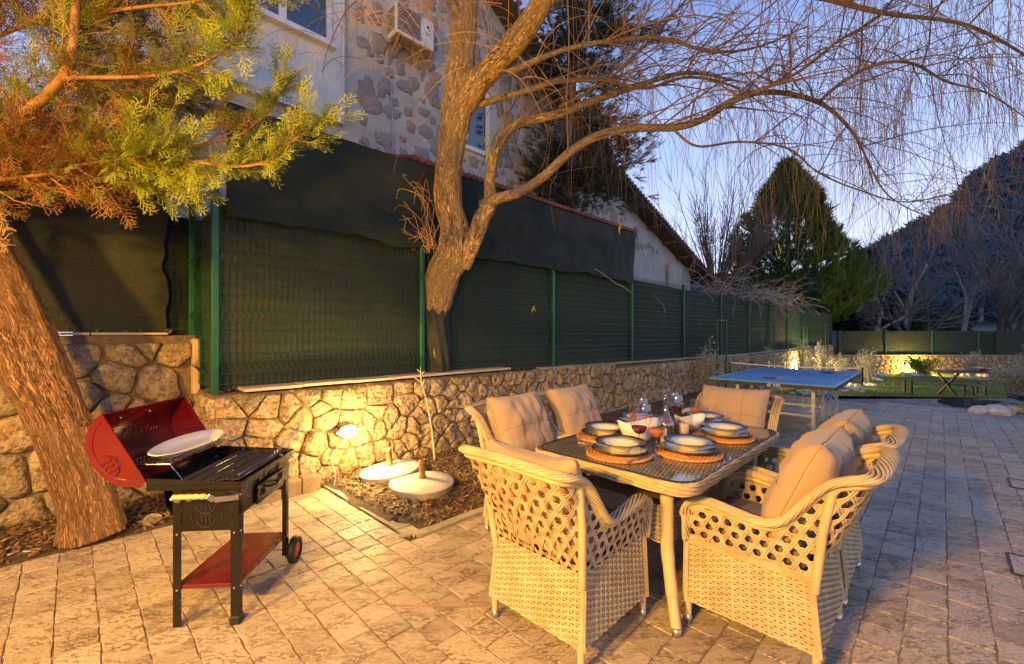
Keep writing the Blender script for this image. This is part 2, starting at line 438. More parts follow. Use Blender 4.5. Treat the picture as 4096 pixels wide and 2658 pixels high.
# soil sheets a little above the base sheet
sheet('left_planting_bed', [(-9, 4.07), (1.6, 4.07), (1.6, 4.4), (.8, 4.4), (.8, 5.4), (-9, 5.4)], -.004, SOIL)
mb = MB()
def bedfn(a, b_):
    u = 1.62 + a * 10.2; v = 2.60 + b_ * 1.7
    return W(u, v, -.004 + (.05 * min(1, b_ * 3) + .03 * noise.noise(Vector((u * 2.1, v * 2.1, 0))) * min(1, b_ * 5)) * (1 if 0 < a < 1 else .2))
mb.grid(bedfn, 90, 16); bed_soil = part('planting_bed', mb, SOIL, None, True, kind='structure')
gravel = sheet('gravel_path', [(11.5, 2.6), (11.5, -14), (15.6, -14), (15.4, -4), (14.6, -1.2), (13.4, .2), (12.2, 1.2), (11.2, 2.0), (10.6, 2.6)], -.004, GRAVEL)
mb = MB()
LEDGE = [(10.5, 2.62), (11.3, 2.0), (12.25, 1.2), (13.4, .2), (14.6, -1.2), (15.5, -4), (15.7, -14)]
def ledge_u(v):
    for (u0, v0), (u1, v1) in zip(LEDGE, LEDGE[1:]):
        if v <= v0 and v >= v1: t = (v0 - v) / (v0 - v1); return u0 + t * (u1 - u0)
    return 10.5
def lawnfn(a, b_):
    v = 4.2 - 18 * (1 - b_); u0 = ledge_u(v); u = u0 + a * (40 - u0); p = W(u, v)
    return (p.x, p.y, .004 + lawn_z(p.x, p.y) + .03 * noise.noise(Vector((p.x, p.y, 0))) * min(1, a * 20))
mb.grid(lawnfn, 90, 60); lawn = part('lawn', mb, LAWN, None, True, kind='structure')

# ------------------------------------------------------------------ patio pavers
def paver(u0, v0, u1, v1, fine=True):
    g = rnd.uniform(.0012, .0032); u0 += g; v0 += g; u1 -= g; v1 -= g
    cor = [(u0, v0), (u1, v0), (u1, v1), (u0, v1)]; pts = []; seg = 3 if fine else 1
    for i in range(4):
        a, b_ = cor[i], cor[(i + 1) % 4]
        for k in range(seg):
            t = k / seg; j = .0035 if k else .005
            pts.append((a[0] + (b_[0] - a[0]) * t + rnd.uniform(-j, j), a[1] + (b_[1] - a[1]) * t + rnd.uniform(-j, j)))
    cu, cv = (u0 + u1) / 2, (v0 + v1) / 2; z = rnd.uniform(-.0015, .0015); tx, ty = rnd.uniform(-.008, .008), rnd.uniform(-.008, .008)
    def P(p, s, dz): 
        u = cu + (p[0] - cu) * s; v = cv + (p[1] - cv) * s; return W(u, v, z + dz + (u - cu) * tx + (v - cv) * ty)
    n = len(pts); vs = [P(p, 1, -.02) for p in pts] + [P(p, 1, -.003) for p in pts] + [P(p, .965, 0) for p in pts]
    fs = []
    for r_ in (0, 1):
        for i in range(n): j = (i + 1) % n; fs.append((r_ * n + i, r_ * n + j, (r_ + 1) * n + j, (r_ + 1) * n + i))
    fs.append(tuple(2 * n + i for i in range(n))); return vs, fs
tiles = []
T = .153
def inpatio(u, v):
    if u > 11.38 or v < -9: return False
    if u < 1.62: return v < 4.06
    if v > 2.58: return False
    return True
SPLIT = 1.62
# columns (joints running away to the left) on the near side of the bed, rows on the far side
i = 0; u = SPLIT
while u > -3.2:
    v = 4.06 - rnd.uniform(0, .05); u -= T
    while v > -2.2:
        L = rnd.choice([.15, .155, .15, .16, .18, .13, .20]); tiles.append((u, v - L, u + T, v)); v -= L
v = 2.58
while v > -9:
    u = SPLIT + (0 if v < 2.4 else 0); v -= T
    u = SPLIT
    while u < 11.3:
        L = rnd.choice([.15, .155, .17, .20, .23, .19, .25]) * (1.0 if u < 5 else 1.15); L = min(L, 11.38 - u)
        if L < .06: break
        tiles.append((u, v, u + L, v + T)); u += L
def vis(t):
    p = W((t[0] + t[2]) / 2, (t[1] + t[3]) / 2); 
    if p.y < .25: return None
    px = 2048 + p.x / p.y * F0; py = 1334 + 1.42 / p.y * F0
    if p.y < .25 or px < -500 or px > 4600 or py > 3600: return None
    inside = -80 < px < 4176 and py < 2760
    return (0 if inside else 1, p.y)
tv = [(vis(t), t) for t in tiles]; tv = sorted([x for x in tv if x[0]], key=lambda x: x[0])
# edge course of long slabs along the far end
edge = []
v = .95
while v > -8: edge.append((11.39, v - .62, 11.72, v)); v -= .63
for q, (k_, t) in enumerate(tv[:290]):
    mb = MB(); mb.add(*paver(*t)); me = mb.mesh('paver', TRAV); settint(me, rnd.random()); link('paver', me, patio)
for t in edge[:8]:
    mb = MB(); mb.add(*paver(*t)); me = mb.mesh('paver', TRAV); settint(me, rnd.random() * .4); link('paver', me, patio)
mb = MB(); tn = []
for q, (k_, t) in enumerate(tv[290:]):
    if k_[0] and k_[1] < 3 and q % 1: continue
    vs, fs = paver(*t, fine=k_[1] < 4.5); mb.add(vs, fs); tn += [rnd.random()] * len(fs)
for t in edge[8:]: vs, fs = paver(*t); mb.add(vs, fs); tn += [rnd.random()] * len(fs)
me = mb.mesh('pavers', TRAV); settint(me, tn); link('pavers', me, patio, kind='stuff')

# concrete edging of the bed, kerb bricks
mb = MB(); path = [(1.66, 4.06), (1.66, 2.78), (1.69, 2.67), (1.78, 2.62), (2.6, 2.615), (4.2, 2.615)]
pts = spline(path, 6)
for i in range(len(pts) - 1):
    a, b_ = Vector(pts[i]), Vector(pts[i + 1]); d = (b_ - a).normalized(); nrm = Vector((-d.y, d.x)); wv = .085 if i < 12 else .045
    q = [a + nrm * wv, a - nrm * .03, b_ - nrm * .03, b_ + nrm * wv]; zt = .012 + .006 * noise.noise(Vector((i * .7, 0, 0)))
    vs = [W(p.x, p.y, -.02) for p in q] + [W(p.x, p.y, zt) for p in q]
    mb.add(vs, [(4, 5, 6, 7), (0, 1, 5, 4), (2, 3, 7, 6), (1, 2, 6, 5), (3, 0, 4, 7)])
part('bed_edging', mb, CONC, None, kind='structure')
mat_brick = mat_soil('kerb_block', (.30, .22, .15), (.22, .16, .10), (.17, .12, .07), .008)
kerb = thing('kerb', 'low kerb of four brown blocks between the barbecue and the cable of the wall lamp', 'kerb', W(.92, 4.0), TH)
for i in range(4):
    mb = MB(); mb.box((.085 + i * .165, .06, .068), (.158, .12, .15), b=.008)
    part('block', mb, mat_brick, kerb)

# ------------------------------------------------------------------ rubble stone walls
def cells(s0, s1, h0, h1, ds, dh, r, small=.35):
    """Voronoi cells of jittered, uneven sites, clipped to the rectangle"""
    sites = []; rows = max(1, round((h1 - h0) / dh)); dh = (h1 - h0) / rows
    for j in range(rows):
        s = s0 - ds + r.uniform(0, ds)
        while s < s1 + ds:
            w = ds * r.uniform(.45, 1.55); sites.append((s + w / 2, h0 + (j + .5) * dh + r.uniform(-.42, .42) * dh)); s += w
            if r.random() < small: sites.append((s + r.uniform(-.03, .03), h0 + (j + r.choice([0.02, .98])) * dh))
    out = []
    for i, a in enumerate(sites):
        if a[0] < s0 - .01 or a[0] > s1 + .01: continue
        poly = [(s0, h0), (s1, h0), (s1, h1), (s0, h1)]
        nb = sorted((p for p in sites if p is not a and abs(p[0] - a[0]) < ds * 3.2), key=lambda p: (p[0] - a[0]) ** 2 + (p[1] - a[1]) ** 2)[:18]
        for p in nb:
            mx_, my_ = (a[0] + p[0]) / 2, (a[1] + p[1]) / 2; nx, ny = p[0] - a[0], p[1] - a[1]; q = []
            for k in range(len(poly)):
                c, d = poly[k], poly[(k + 1) % len(poly)]
                dc = (c[0] - mx_) * nx + (c[1] - my_) * ny; dd = (d[0] - mx_) * nx + (d[1] - my_) * ny
                if dc <= 0: q.append(c)
                if dc * dd < 0: t = dc / (dc - dd); q.append((c[0] + (d[0] - c[0]) * t, c[1] + (d[1] - c[1]) * t))
            poly = q
            if len(poly) < 3: break
        if len(poly) < 3: continue
        ar = abs(sum(poly[k][0] * poly[(k + 1) % len(poly)][1] - poly[(k + 1) % len(poly)][0] * poly[k][1] for k in range(len(poly)))) / 2
        if ar > ds * dh * .03: out.append((poly, ar))
    return out
def stone_geo(poly, ar, P, gap, depth, r, seg=.05, amp=.022, nz=8.5):
    cs = sum(p[0] for p in poly) / len(poly); ch = sum(p[1] for p in poly) / len(poly); rad = math.sqrt(ar)
    pts = []
    for k in range(len(poly)):
        a, b_ = poly[k], poly[(k + 1) % len(poly)]; L = math.hypot(b_[0] - a[0], b_[1] - a[1]); n = max(1, round(L / seg))
        for i in range(n):
            t = i / n; x, y = a[0] + (b_[0] - a[0]) * t, a[1] + (b_[1] - a[1]) * t
            dx, dy = cs - x, ch - y; dl = math.hypot(dx, dy) + 1e-6
            pull = gap + (.045 * rad if i == 0 else 0) + r.uniform(0, .012)
            pull = min(pull, dl * .5); pts.append((x + dx / dl * pull, y + dy / dl * pull))
    n = len(pts); sd = r.uniform(0, 50); rings = ((1.03, -.01, 0), (1.0, depth * .45, .4), (.90, depth * .85, 1), (.62, depth, 1), (.30, depth * 1.06, 1))
    vs = []; fs = []
    for sc_, d, am in rings:
        for x, y in pts:
            X = cs + (x - cs) * sc_; Y = ch + (y - ch) * sc_
            dd = d + am * amp * 1.6 * noise.noise(Vector((X * nz, Y * nz, sd))) + am * amp * .8 * noise.noise(Vector((X * nz * 2.7, Y * nz * 2.7, sd)))
            vs.append(P(X, Y, dd))
    vs.append(P(cs, ch, depth * 1.06 + amp * noise.noise(Vector((cs * nz, ch * nz, sd)))))
    for q in range(len(rings) - 1):
        for i in range(n): j = (i + 1) % n; fs.append((q * n + i, q * n + j, (q + 1) * n + j, (q + 1) * n + i))
    for i in range(n): fs.append(((len(rings) - 1) * n + i, (len(rings) - 1) * n + (i + 1) % n, len(vs) - 1))
    return vs, fs
def stones(root, cl, P, gap, depth, r, limit, near, smooth=False, **kw):
    cl = sorted(cl, key=lambda c: near(sum(p[0] for p in c[0]) / len(c[0])) / math.sqrt(c[1]))
    for poly, ar in cl[:limit]:
        mb = MB(); mb.add(*stone_geo(poly, ar, P, gap, depth * r.uniform(.75, 1.3), r, **kw)); me = mb.mesh('stone', STONE, smooth); settint(me, r.random() ** 1.2); link('stone', me, root)
    if len(cl) > limit:
        mb = MB(); tn = []
        for poly, ar in cl[limit:]:
            vs, fs = stone_geo(poly, ar, P, gap, depth, r, **{**kw, 'seg': .12}); mb.add(vs, fs); tn += [r.random()] * len(fs)
        me = mb.mesh('small_stones', STONE); settint(me, tn); link('small_stones', me, root, kind='stuff')
def wall_top(u):  # coping height along the right wall
    return .93 if u < 4.15 else (.895 - .012 * (u - 4.15) if u < 14 else .777)
def wall_bot(u):
    return -.08 if u < 10 else -.08 - .06 * (u - 10) if u < 20 else -.75
r1 = random.Random(11)
# --- long retaining wall on the right (front face at v = 4.15)
VW = 4.15
rw = thing('retaining_wall', 'long low rubble stone retaining wall with mossy top carrying the green mesh fence', 'stone wall')
mb = MB(); N = 60
for i in range(N):
    ua = .8 + (29.3 - .8) * i / N; ub = .8 + (29.3 - .8) * (i + 1) / N
    q = [W(ua, VW, wall_bot(ua)), W(ub, VW, wall_bot(ub)), W(ub, VW, wall_top(ub) - .02), W(ua, VW, wall_top(ua) - .02), W(ua, 6.5, wall_top(ua) - .03), W(ub, 6.5, wall_top(ub) - .03), W(ua, 6.5, wall_bot(ua)), W(ub, 6.5, wall_bot(ub))]
    mb.add(q, [(0, 1, 2, 3), (3, 2, 5, 4)])
mb.add([W(.8, VW, -.1), W(.8, VW, .91), W(.8, 6.5, .91), W(.8, 6.5, -.1)], [(0, 1, 2, 3)])
part('mortar', mb, MORTAR, rw)
cl = cells(.8, 6.8, -.05, .90, .235, .20, r1) + cells(6.8, 14, -.12, .80, .25, .21, r1)
Pw = lambda s, h, d: W(s, VW - d, h)
stones(rw, cl, Pw, .001, .040, r1, 298, lambda s: 3 + abs(s - 1) * 1.1)
cl = cells(14, 29.2, -.6, .76, .30, .26, r1, .1)
mb = MB(); tn = []
for poly, ar in cl: vs, fs = stone_geo(poly, ar, Pw, .012, .05, r1, seg=.14); mb.add(vs, fs); tn += [r1.random()] * len(fs)
me = mb.mesh('distant_stones', STONE); settint(me, tn); link('distant_stones', me, rw, kind='stuff')
# return face at the fence corner
cl = cells(VW, 4.9, -.05, .90, .23, .2, r1)
for poly, ar in cl:
    mb = MB(); mb.add(*stone_geo(poly, ar, lambda s, h, d: W(.8 - d, s, h), .01, .03, r1)); me = mb.mesh('stone', STONE); settint(me, r1.random()); link('stone', me, rw)
# coping slabs
u = 1.0
while u < 4.1:
    L = min(.47, 4.15 - u)
    mb = MB(); mb.box(W(u + L / 2, VW + .115, .945 + r1.uniform(-.003, .003)), (L - .006, .29, .026), Matrix.Rotation(TH + r1.uniform(-.004, .004), 3, 'Z'), .003); part('coping_slab', mb, COPING, rw); u += L
u = 4.9
while u < 28:
    L = .9; mb = MB(); mb.box(W(u + L / 2, VW + .14, wall_top(u + L / 2) + .012), (L - .008, .26, .024), Matrix.Rotation(TH, 3, 'Z'), .003); part('coping_slab', mb, COPING, rw); u += L
# --- high wall on the left
lw = thing('boundary_wall', 'high rubble wall of large rounded stones behind the leaning tree', 'stone wall')
VL = 4.92
mb = MB(); mb.add([W(-4, VL, -.1), W(.80, VL, -.1), W(.80, VL, 1.40), W(-4, VL, 1.40), W(-4, VL + .4, 1.40), W(.80, VL + .4, 1.40), W(.8, VL + .4, -.1)], [(0, 1, 2, 3), (3, 2, 5, 4), (1, 6, 5, 2)])
part('mortar', mb, MORTAR, lw)
r2 = random.Random(5)
cl = cells(-3.9, .78, -.03, 1.34, .36, .27, r2, .45)
for poly, ar in cl:
    mb = MB(); mb.add(*stone_geo(poly, ar, lambda s, h, d: W(s, VL - d, h), .002, .062 * r2.uniform(.7, 1.2), r2, seg=.045, amp=.016, nz=6)); me = mb.mesh('stone', STONE, True); settint(me, r2.random() ** .8); link('stone', me, lw)
u = -3.9
while u < .6:
    mb = MB(); L = min(.5, .72 - u); mb.box(W(u + L / 2, VL + .10, 1.415 + r2.uniform(-.002, .002)), (L - .008, .26, .02), Matrix.Rotation(TH, 3, 'Z'), .003); part('coping_slab', mb, COPING, lw); u += L
mb = MB(); mb.box(W(.79, VL - .03, 1.12), (.05, .17, .50), Matrix.Rotation(TH, 3, 'Z'), .004)
part('end_slab', mb, plain('end_slab', (.58, .40, .24), (.46, .30, .17), 7, .75, .4, 30), lw)
# --- far wall at the end of the garden
fw = thing('garden_end_wall', 'rubble stone wall closing the far end of the lawn below a netted fence', 'stone wall')
YF = 22.9
def fx(s): return s
mb = MB(); mb.add([(16.2, YF, -.9), (34, YF, -.9), (34, YF, .25), (16.2, YF, .25), (16.2, YF + 1.2, .25), (34, YF + 1.2, .25)], [(0, 1, 2, 3), (3, 2, 5, 4)]); part('mortar', mb, MORTAR, fw)
r3 = random.Random(9)
cl = cells(16.9, 28.5, -.75, .22, .30, .24, r3, .1)
for poly, ar in cl[:230]:
    mb = MB(); mb.add(*stone_geo(poly, ar, lambda s, h, d: Vector((s, YF - d, h)), .012, .05, r3, seg=.2)); me = mb.mesh('stone', STONE); settint(me, r3.random()); link('stone', me, fw)
mb = MB(); mb.box((25.2, YF + .1, .262), (18, .32, .024)); part('coping', mb, COPING, fw)

# moss along the top of the long wall
mb = MB(); r4 = random.Random(3)
tvv = [(-.5, 0, 0), (.5, 0, 0), (.3, .2, .5), (-.3, .15, .4)]; tff = [(0, 1, 2, 3)]
ms_ = []
for i in range(15000):
    u = .9 + (r4.random() ** 1.5) * 10; zt = wall_top(u) - (.03 if u < 4.15 else -.0); h = abs(r4.gauss(0, .035))
    if noise.noise(Vector((u * 2.3, 1.7, 0))) < -.10 and r4.random() < .85: continue
    if u > 4.15 and r4.random() < .5: p = W(u, VW - .03 + r4.uniform(0, .12), zt + r4.uniform(-.005, .012))
    else: p = W(u, VW - r4.uniform(.012, .05), zt - h)
    ms_.append(frame(p, (r4.uniform(-1, 1), r4.uniform(-1, 1), r4.uniform(-.3, .3)), (r4.uniform(-1, 1) - .4, r4.uniform(-1, 1) - .8, r4.uniform(0, 1)), r4.uniform(.006, .015)))
link('moss', instmesh('moss', tvv, tff, ms_, MOSS), rw, kind='stuff')

# ------------------------------------------------------------------ mesh fences with shade net
def wire_mesh(width, height, dv=.05, fine=True):
    mb = MB(); bends = [.17, .62, 1.12, height - .10] if height > 1.5 else [.2, height - .2]
    prof = [(0, 0)]
    for z in bends: prof += [(z - .05, 0), (z, .042), (z + .05, 0)]
    prof.append((height, 0)); x = .02
    while x < width: mb.tube([(x, -y, z) for z, y in prof], .0031, 3, cap=False); x += dv
    zs = set([.03, height - .03])
    for z in bends: zs |= {z - .05, z + .05}
    z = .1
    while z < height:
        if all(abs(z - b_) > .09 for b_ in bends): zs.add(round(z, 3))
        z += .1
    for z in sorted(zs): mb.tube([(0, -.004, z), (width, -.004, z)], .003, 3, cap=False)
    return mb.mesh('wire_mesh', WIREP)
def net(P, s0, s1, z0, z1, wav=.02, ns=40, nz_=14, rag=0.0, seed=0, zfun=None):
    mb = MB()
    def fn(a, b_):
        s = s0 + (s1 - s0) * a; n = noise.noise(Vector((s * 1.6, b_ * 2.5 + seed, seed))) + .5 * noise.noise(Vector((s * 5, b_ * 5, seed + 3)))
        zb = z0 + rag * noise.noise(Vector((s * 1.4, seed, 0))) + rag * .4 * noise.noise(Vector((s * 5.5, seed, 0)))
        z = zb + (z1 - zb) * b_
        return P(s, z, wav * n * (1 if b_ < .98 else .4))
    mb.grid(fn, ns, nz_); return mb
VF = 4.30
fence = thing('mesh_fence', 'long green welded mesh fence with dark shade net standing on the low stone wall', 'fence')
posts = [.83, 2.85, 5.25, 7.65, 10.05, 12.45, 14.85, 17.25, 19.65, 22.05, 24.45, 26.85, 29.2]
RZ = Matrix.Rotation(TH, 3, 'Z')
big = wire_mesh(2.36, 1.66); first = wire_mesh(1.98, 1.66)
for i, u in enumerate(posts):
    zt = wall_top(u); mb = MB(); mb.box(W(u, VF, zt + .84), (.055, .055, 1.74), RZ, .006); part('post', mb, GREENP, fence)
    mb = MB(); mb.box(W(u, VF, zt + 1.73), (.062, .062, .025), RZ, .006); part('post_cap', mb, BLACKM, fence)
    if i + 1 < len(posts):
        L = posts[i + 1] - u; o = link('wire_mesh', first if L < 2.2 else big, fence, kind='stuff'); o.location = W(u + .02, VF - .01, zt + .03); o.rotation_euler = (0, 0, TH)
mb = net(lambda s, z, d: W(s, VF + .045 + d, z + (wall_top(s) - .93)), .85, 29.2, .93, 2.56, .03, 240, 16, .03, 2); part('shade_net', mb, NET, fence, True)
mb = net(lambda s, z, d: W(s, VF - .055 + d * .6, z), .90, 7.68, 2.41, 3.36, .055, 170, 20, .06, 8); part('upper_shade_net', mb, NET2, fence, True)
mb = MB(); mb.tube([W(.9, VF - .03, 3.33), W(3.2, VF - .03, 3.385), W(5.2, VF - .03, 3.37), W(7.68, VF - .03, 3.335)], .006, 5); part('top_cord', mb, BLACKM, fence)
# short return of the fence to the higher wall
ret = thing('fence_return', 'short green mesh fence panel turning back from the corner post to the high wall', 'fence')
mb = MB(); mb.box(W(.79, 5.02, 1.95), (.055, .055, 2.1), RZ, .006); part('post', mb, GREENP, ret)
o = link('wire_mesh', wire_mesh(.66, 1.66), ret, kind='stuff'); o.location = W(.80, 5.0, .96); o.rotation_euler = (0, 0, TH - math.pi / 2)
mb = net(lambda s, z, d: W(.86 + d, s, z), 4.36, 5.0, .95, 2.5, .015, 14, 14, .04, 5); part('shade_net', mb, NET, ret, True)
# net on the high wall at the left
ln = thing('wall_net', 'dark shade net stretched above the high wall behind the leaning tree', 'shade net')
mb = MB()
def lfn(a, b_):
    ue = .60 + .07 * noise.noise(Vector((b_ * 3.1, 4, 0))) + .03 * noise.noise(Vector((b_ * 11, 4, 0))); u = -4 + (ue + 4) * a; z = 1.43 + 1.42 * b_
    return W(u, 5.03 + .035 * noise.noise(Vector((u * .9, z * 2, 1))) + .01 * noise.noise(Vector((u * 3, z * 9, 1))), z)
mb.grid(lfn, 70, 30); part('net', mb, NET, ln, True)
mb = net(lambda s, z, d: W(s, 5.13 + d, z), .45, 1.0, 1.40, 2.52, .02, 8, 12, .0, 9); part('rear_net', mb, NET2, ln, True)
o = link('wire_mesh', wire_mesh(1.2, 1.5), ln, kind='stuff'); o.location = W(-.42, 5.08, 1.43); o.rotation_euler = (0, 0, TH)
mb = MB(); mb.box(W(-1.9, 5.1, 2.1), (.05, .05, 1.4), RZ); part('post', mb, GREENP, ln)
# far fence
ff = thing('garden_end_fence', 'dark netted fence on the stone wall across the far end of the lawn', 'fence')
fp = wire_mesh(2.4, 1.28, .06)
for i in range(6):
    x = 17.35 + i * 2.45; mb = MB(); mb.box((x, YF + .12, .90), (.06, .06, 1.36), None, .006); part('post', mb, GREENP, ff)
    o = link('wire_mesh', fp, ff, kind='stuff'); o.location = (x, YF + .11, .28)
mb = net(lambda s, z, d: Vector((s, YF + .17 + d, z)), 17.2, 26.2, .27, 1.53, .03, 70, 8, 0, 3); part('shade_net', mb, NET, ff, True)
mb = net(lambda s, z, d: Vector((s, YF + .10 + d - (s - 25.6) * .12, z)), 25.6, 33, .25, 1.60, .03, 40, 8, 0, 6); part('shade_net', mb, NET, ff, True)
# slender green frames standing on the garden side of the wall
for i, (px, y0, y1, Yd, lab) in enumerate([(2905, 1285, 1565, 11.0, 'thin green steel frame standing before the wall, nearest the table tennis table'), (3095, 1300, 1480, 14.6, 'thin green steel frame standing before the wall behind the net of the table'),
                                      (3228, 1312, 1475, 18.3, 'thin green steel frame standing before the wall among the pale olive bushes'), (3312, 1318, 1470, 20.5, 'thin green steel frame standing before the wall, farthest from the patio')]):
    x = (px - 2048) / F0 * Yd; u, v = UV(x, Yd); gz_ = lawn_z(x, Yd); zt = 1.42 - (y0 - 1334) / F0 * Yd
    t = thing('steel_frame', lab, 'frame', (x, Yd, gz_), TH, 'thin green frames along the wall')
    for k in (0, 1): mb = MB(); mb.box((-.0 - k * .62, 0, (zt - gz_) / 2), (.035, .035, zt - gz_)); part('upright', mb, GREENP, t)
    mb = MB(); mb.box((-.31, 0, zt - gz_ + .012), (.655, .035, .024)); part('crossbar', mb, GREENP, t)
# ------------------------------------------------------------------ house behind the fence
VH = 7.0
WHITEP = plain('white_window_frame', (.72, .72, .72), (.66, .66, .66), 6, .4)
WOODD = plain('dark_roof_timber', (.10, .07, .05), (.06, .04, .03), 8, .8, .3, 40)
def mat_pane():
    m, nt, b = nodes('window_pane'); k = NB(nt); b.inputs['Base Color'].default_value = (.02, .035, .05, 1); b.inputs['Roughness'].default_value = .04
    b.inputs['Specular IOR Level'].default_value = .9; b.inputs['Coat Weight'].default_value = 1.0
    k.l(k.bump(k.noise(1.5), .12, .02), b.inputs['Normal']); return m
PANE = mat_pane()
def rake(u):
    P = [(-.2, 10.6), (3, 10.6), (7, 8.2), (11, 5.85), (17.0, 3.80)]
    for (a, za), (b_, zb) in zip(P, P[1:]):
        if u <= b_: return za + (zb - za) * (u - a) / (b_ - a)
    return 3.8
house = thing('house', 'white plastered stone house with a sloping tiled roof edge rising behind the green fence', 'house')
def vstrip(mb, ua, ub, za, zb0, zb1, v0, v1):
    q = [W(ua, v0, za), W(ub, v0, za), W(ub, v0, zb1), W(ua, v0, zb0), W(ua, v1, za), W(ub, v1, za), W(ub, v1, zb1), W(ua, v1, zb0)]
    mb.add(q, [(0, 1, 2, 3), (5, 4, 7, 6), (0, 4, 5, 1), (1, 5, 6, 2), (2, 6, 7, 3), (3, 7, 4, 0)])
WIN = [(1.45, 2.885, 5.98, 7.35), (5.35, 6.38, 5.27, 6.7)]
mb = MB(); mb2 = MB()
cuts = [(0, 1.45), (1.45, 2.885), (2.885, 3.11), (3.11, 5.35), (5.35, 6.38), (6.38, 7), (7, 11), (11, 17)]
for a, b_ in cuts:
    w_ = [w for w in WIN if abs(w[0] - a) < .01]
    if w_:
        w_ = w_[0]; vstrip(mb, a, b_, 0, w_[2], w_[2], VH, VH + .35); vstrip(mb, a, b_, w_[3], rake(a), rake(b_), VH, VH + .35)
        mb.add([W(a, VH + .9, w_[2] - .3), W(b_, VH + .9, w_[2] - .3), W(b_, VH + .9, w_[3] + .3), W(a, VH + .9, w_[3] + .3)], [(0, 1, 2, 3)])
    else: vstrip(mb, a, b_, 0, rake(a), rake(b_), VH, VH + .35)
part('wall', mb, PLAST, house)
# combed stucco panel round the upper window, standing proud of the stonework
mb = MB(); mb.box((0, 0, 0), (0, 0, 0)) if False else None
for a, b_, za, zb in ((0, 1.45, 4.82, 10.4), (2.885, 3.11, 4.82, 10.4), (1.45, 2.885, 4.82, 5.98), (1.45, 2.885, 7.35, 10.4)): vstrip(mb, a, b_, za, zb, zb, VH - .09, VH - .002)
part('stucco_panel', mb, STUC, house)
def window(w, vf, mull):
    a, b_, z0, z1 = w; wd = b_ - a; hz = z1 - z0
    f = MB()
    for (x0, x1, y0, y1) in ((a, a + .075, z0, z1), (b_ - .075, b_, z0, z1), (a + .075, b_ - .075, z0, z0 + .075), (a + .075, b_ - .075, z1 - .075, z1)) + (((a + wd / 2 - .05, a + wd / 2 + .05, z0 + .075, z1 - .075),) if mull else ()):
        vstrip(f, x0, x1, y0, y1, y1, vf - .02, vf + .07)
    for (x0, x1, y0, y1) in ((a - .05, b_ + .05, z0 - .05, z0 - .002),): vstrip(f, x0, x1, y0, y1, y1, vf - .09, vf + .02)
    fo = part('window', f, WHITEP, house)
    p = MB(); vstrip(p, a + .07, b_ - .07, z0 + .07, z1 - .07, z1 - .07, vf + .03, vf + .045); part('pane', p, PANE, fo)
window(WIN[0], VH - .11, True); window(WIN[1], VH + .03, False)
rh = random.Random(21)
def blob(u, z, w, h, r, d=.012):
    n = 30; sd = r.uniform(0, 99); pts = []
    for k in range(n):
        g = 2 * math.pi * k / n; q = 1 + .42 * noise.noise(Vector((math.cos(g) * 1.3, math.sin(g) * 1.3, sd))) + .26 * noise.noise(Vector((math.cos(g) * 4, math.sin(g) * 4, sd))) + .16 * noise.noise(Vector((math.cos(g) * 11, math.sin(g) * 11, sd)))
        e = 2.8; c, s_ = math.cos(g), math.sin(g); cc = abs(c) ** (2 / e) * (1 if c > 0 else -1); ss = abs(s_) ** (2 / e) * (1 if s_ > 0 else -1)
        pts.append((u + w / 2 * q * cc, z + h / 2 * q * ss))
    vs = []; fs = []
    for s_, dd in ((1.0, -.003), (.93, d * .7), (.55, d * 1.2)):
        vs += [W(u + (x - u) * s_, VH - dd - .012 * noise.noise(Vector((x * 9, y * 9, s_))) * (s_ < .9), z + (y - z) * s_) for x, y in pts]
    for q in (0, 1):
        for i in range(n): j = (i + 1) % n; fs.append((q * n + i, q * n + j, (q + 1) * n + j, (q + 1) * n + i))
    fs.append(tuple(2 * n + i for i in range(n))); return vs, fs
z = 4.35; HB = []
while z < 9.4:
    u = (3.30 if z > 4.6 else .4) + rh.uniform(0, .3)
    while u < 16.6:
        w_ = rh.choice([.10, .15, .20, .26, .32, .38]) * rh.uniform(.8, 1.15); h_ = min(.48, w_ * rh.uniform(.6, 1.35))
        uc = u + w_ / 2; zc = z + rh.uniform(-.13, .13)
        ok = zc + h_ / 2 < rake(uc) - .3 and not any(a - w_ / 2 - .04 < uc < b_ + w_ / 2 + .04 and z0 - h_ / 2 - .08 < zc < z1 + h_ / 2 for a, b_, z0, z1 in WIN) and (uc > 3.16 + w_ / 2 or zc + h_ / 2 < 4.75)
        if ok and rh.random() < .99:
            HB.append((w_ * h_ / (4 + uc) ** 2, blob(uc, zc, w_, h_, rh, .022)))
        u += w_ + rh.uniform(.02, .15)
    z += .30
HB.sort(key=lambda q: -q[0])
for _, g in HB[:290]:
    mb = MB(); mb.add(*g); me = mb.mesh('stone', HSTONE, True); settint(me, rh.random()); link('stone', me, house)
mb = MB(); tn = []
for _, g in HB[290:]: mb.add(*g); tn += [rh.random()] * len(g[1])
if tn: me = mb.mesh('small_stones', HSTONE, True); settint(me, tn); link('small_stones', me, house, kind='stuff')
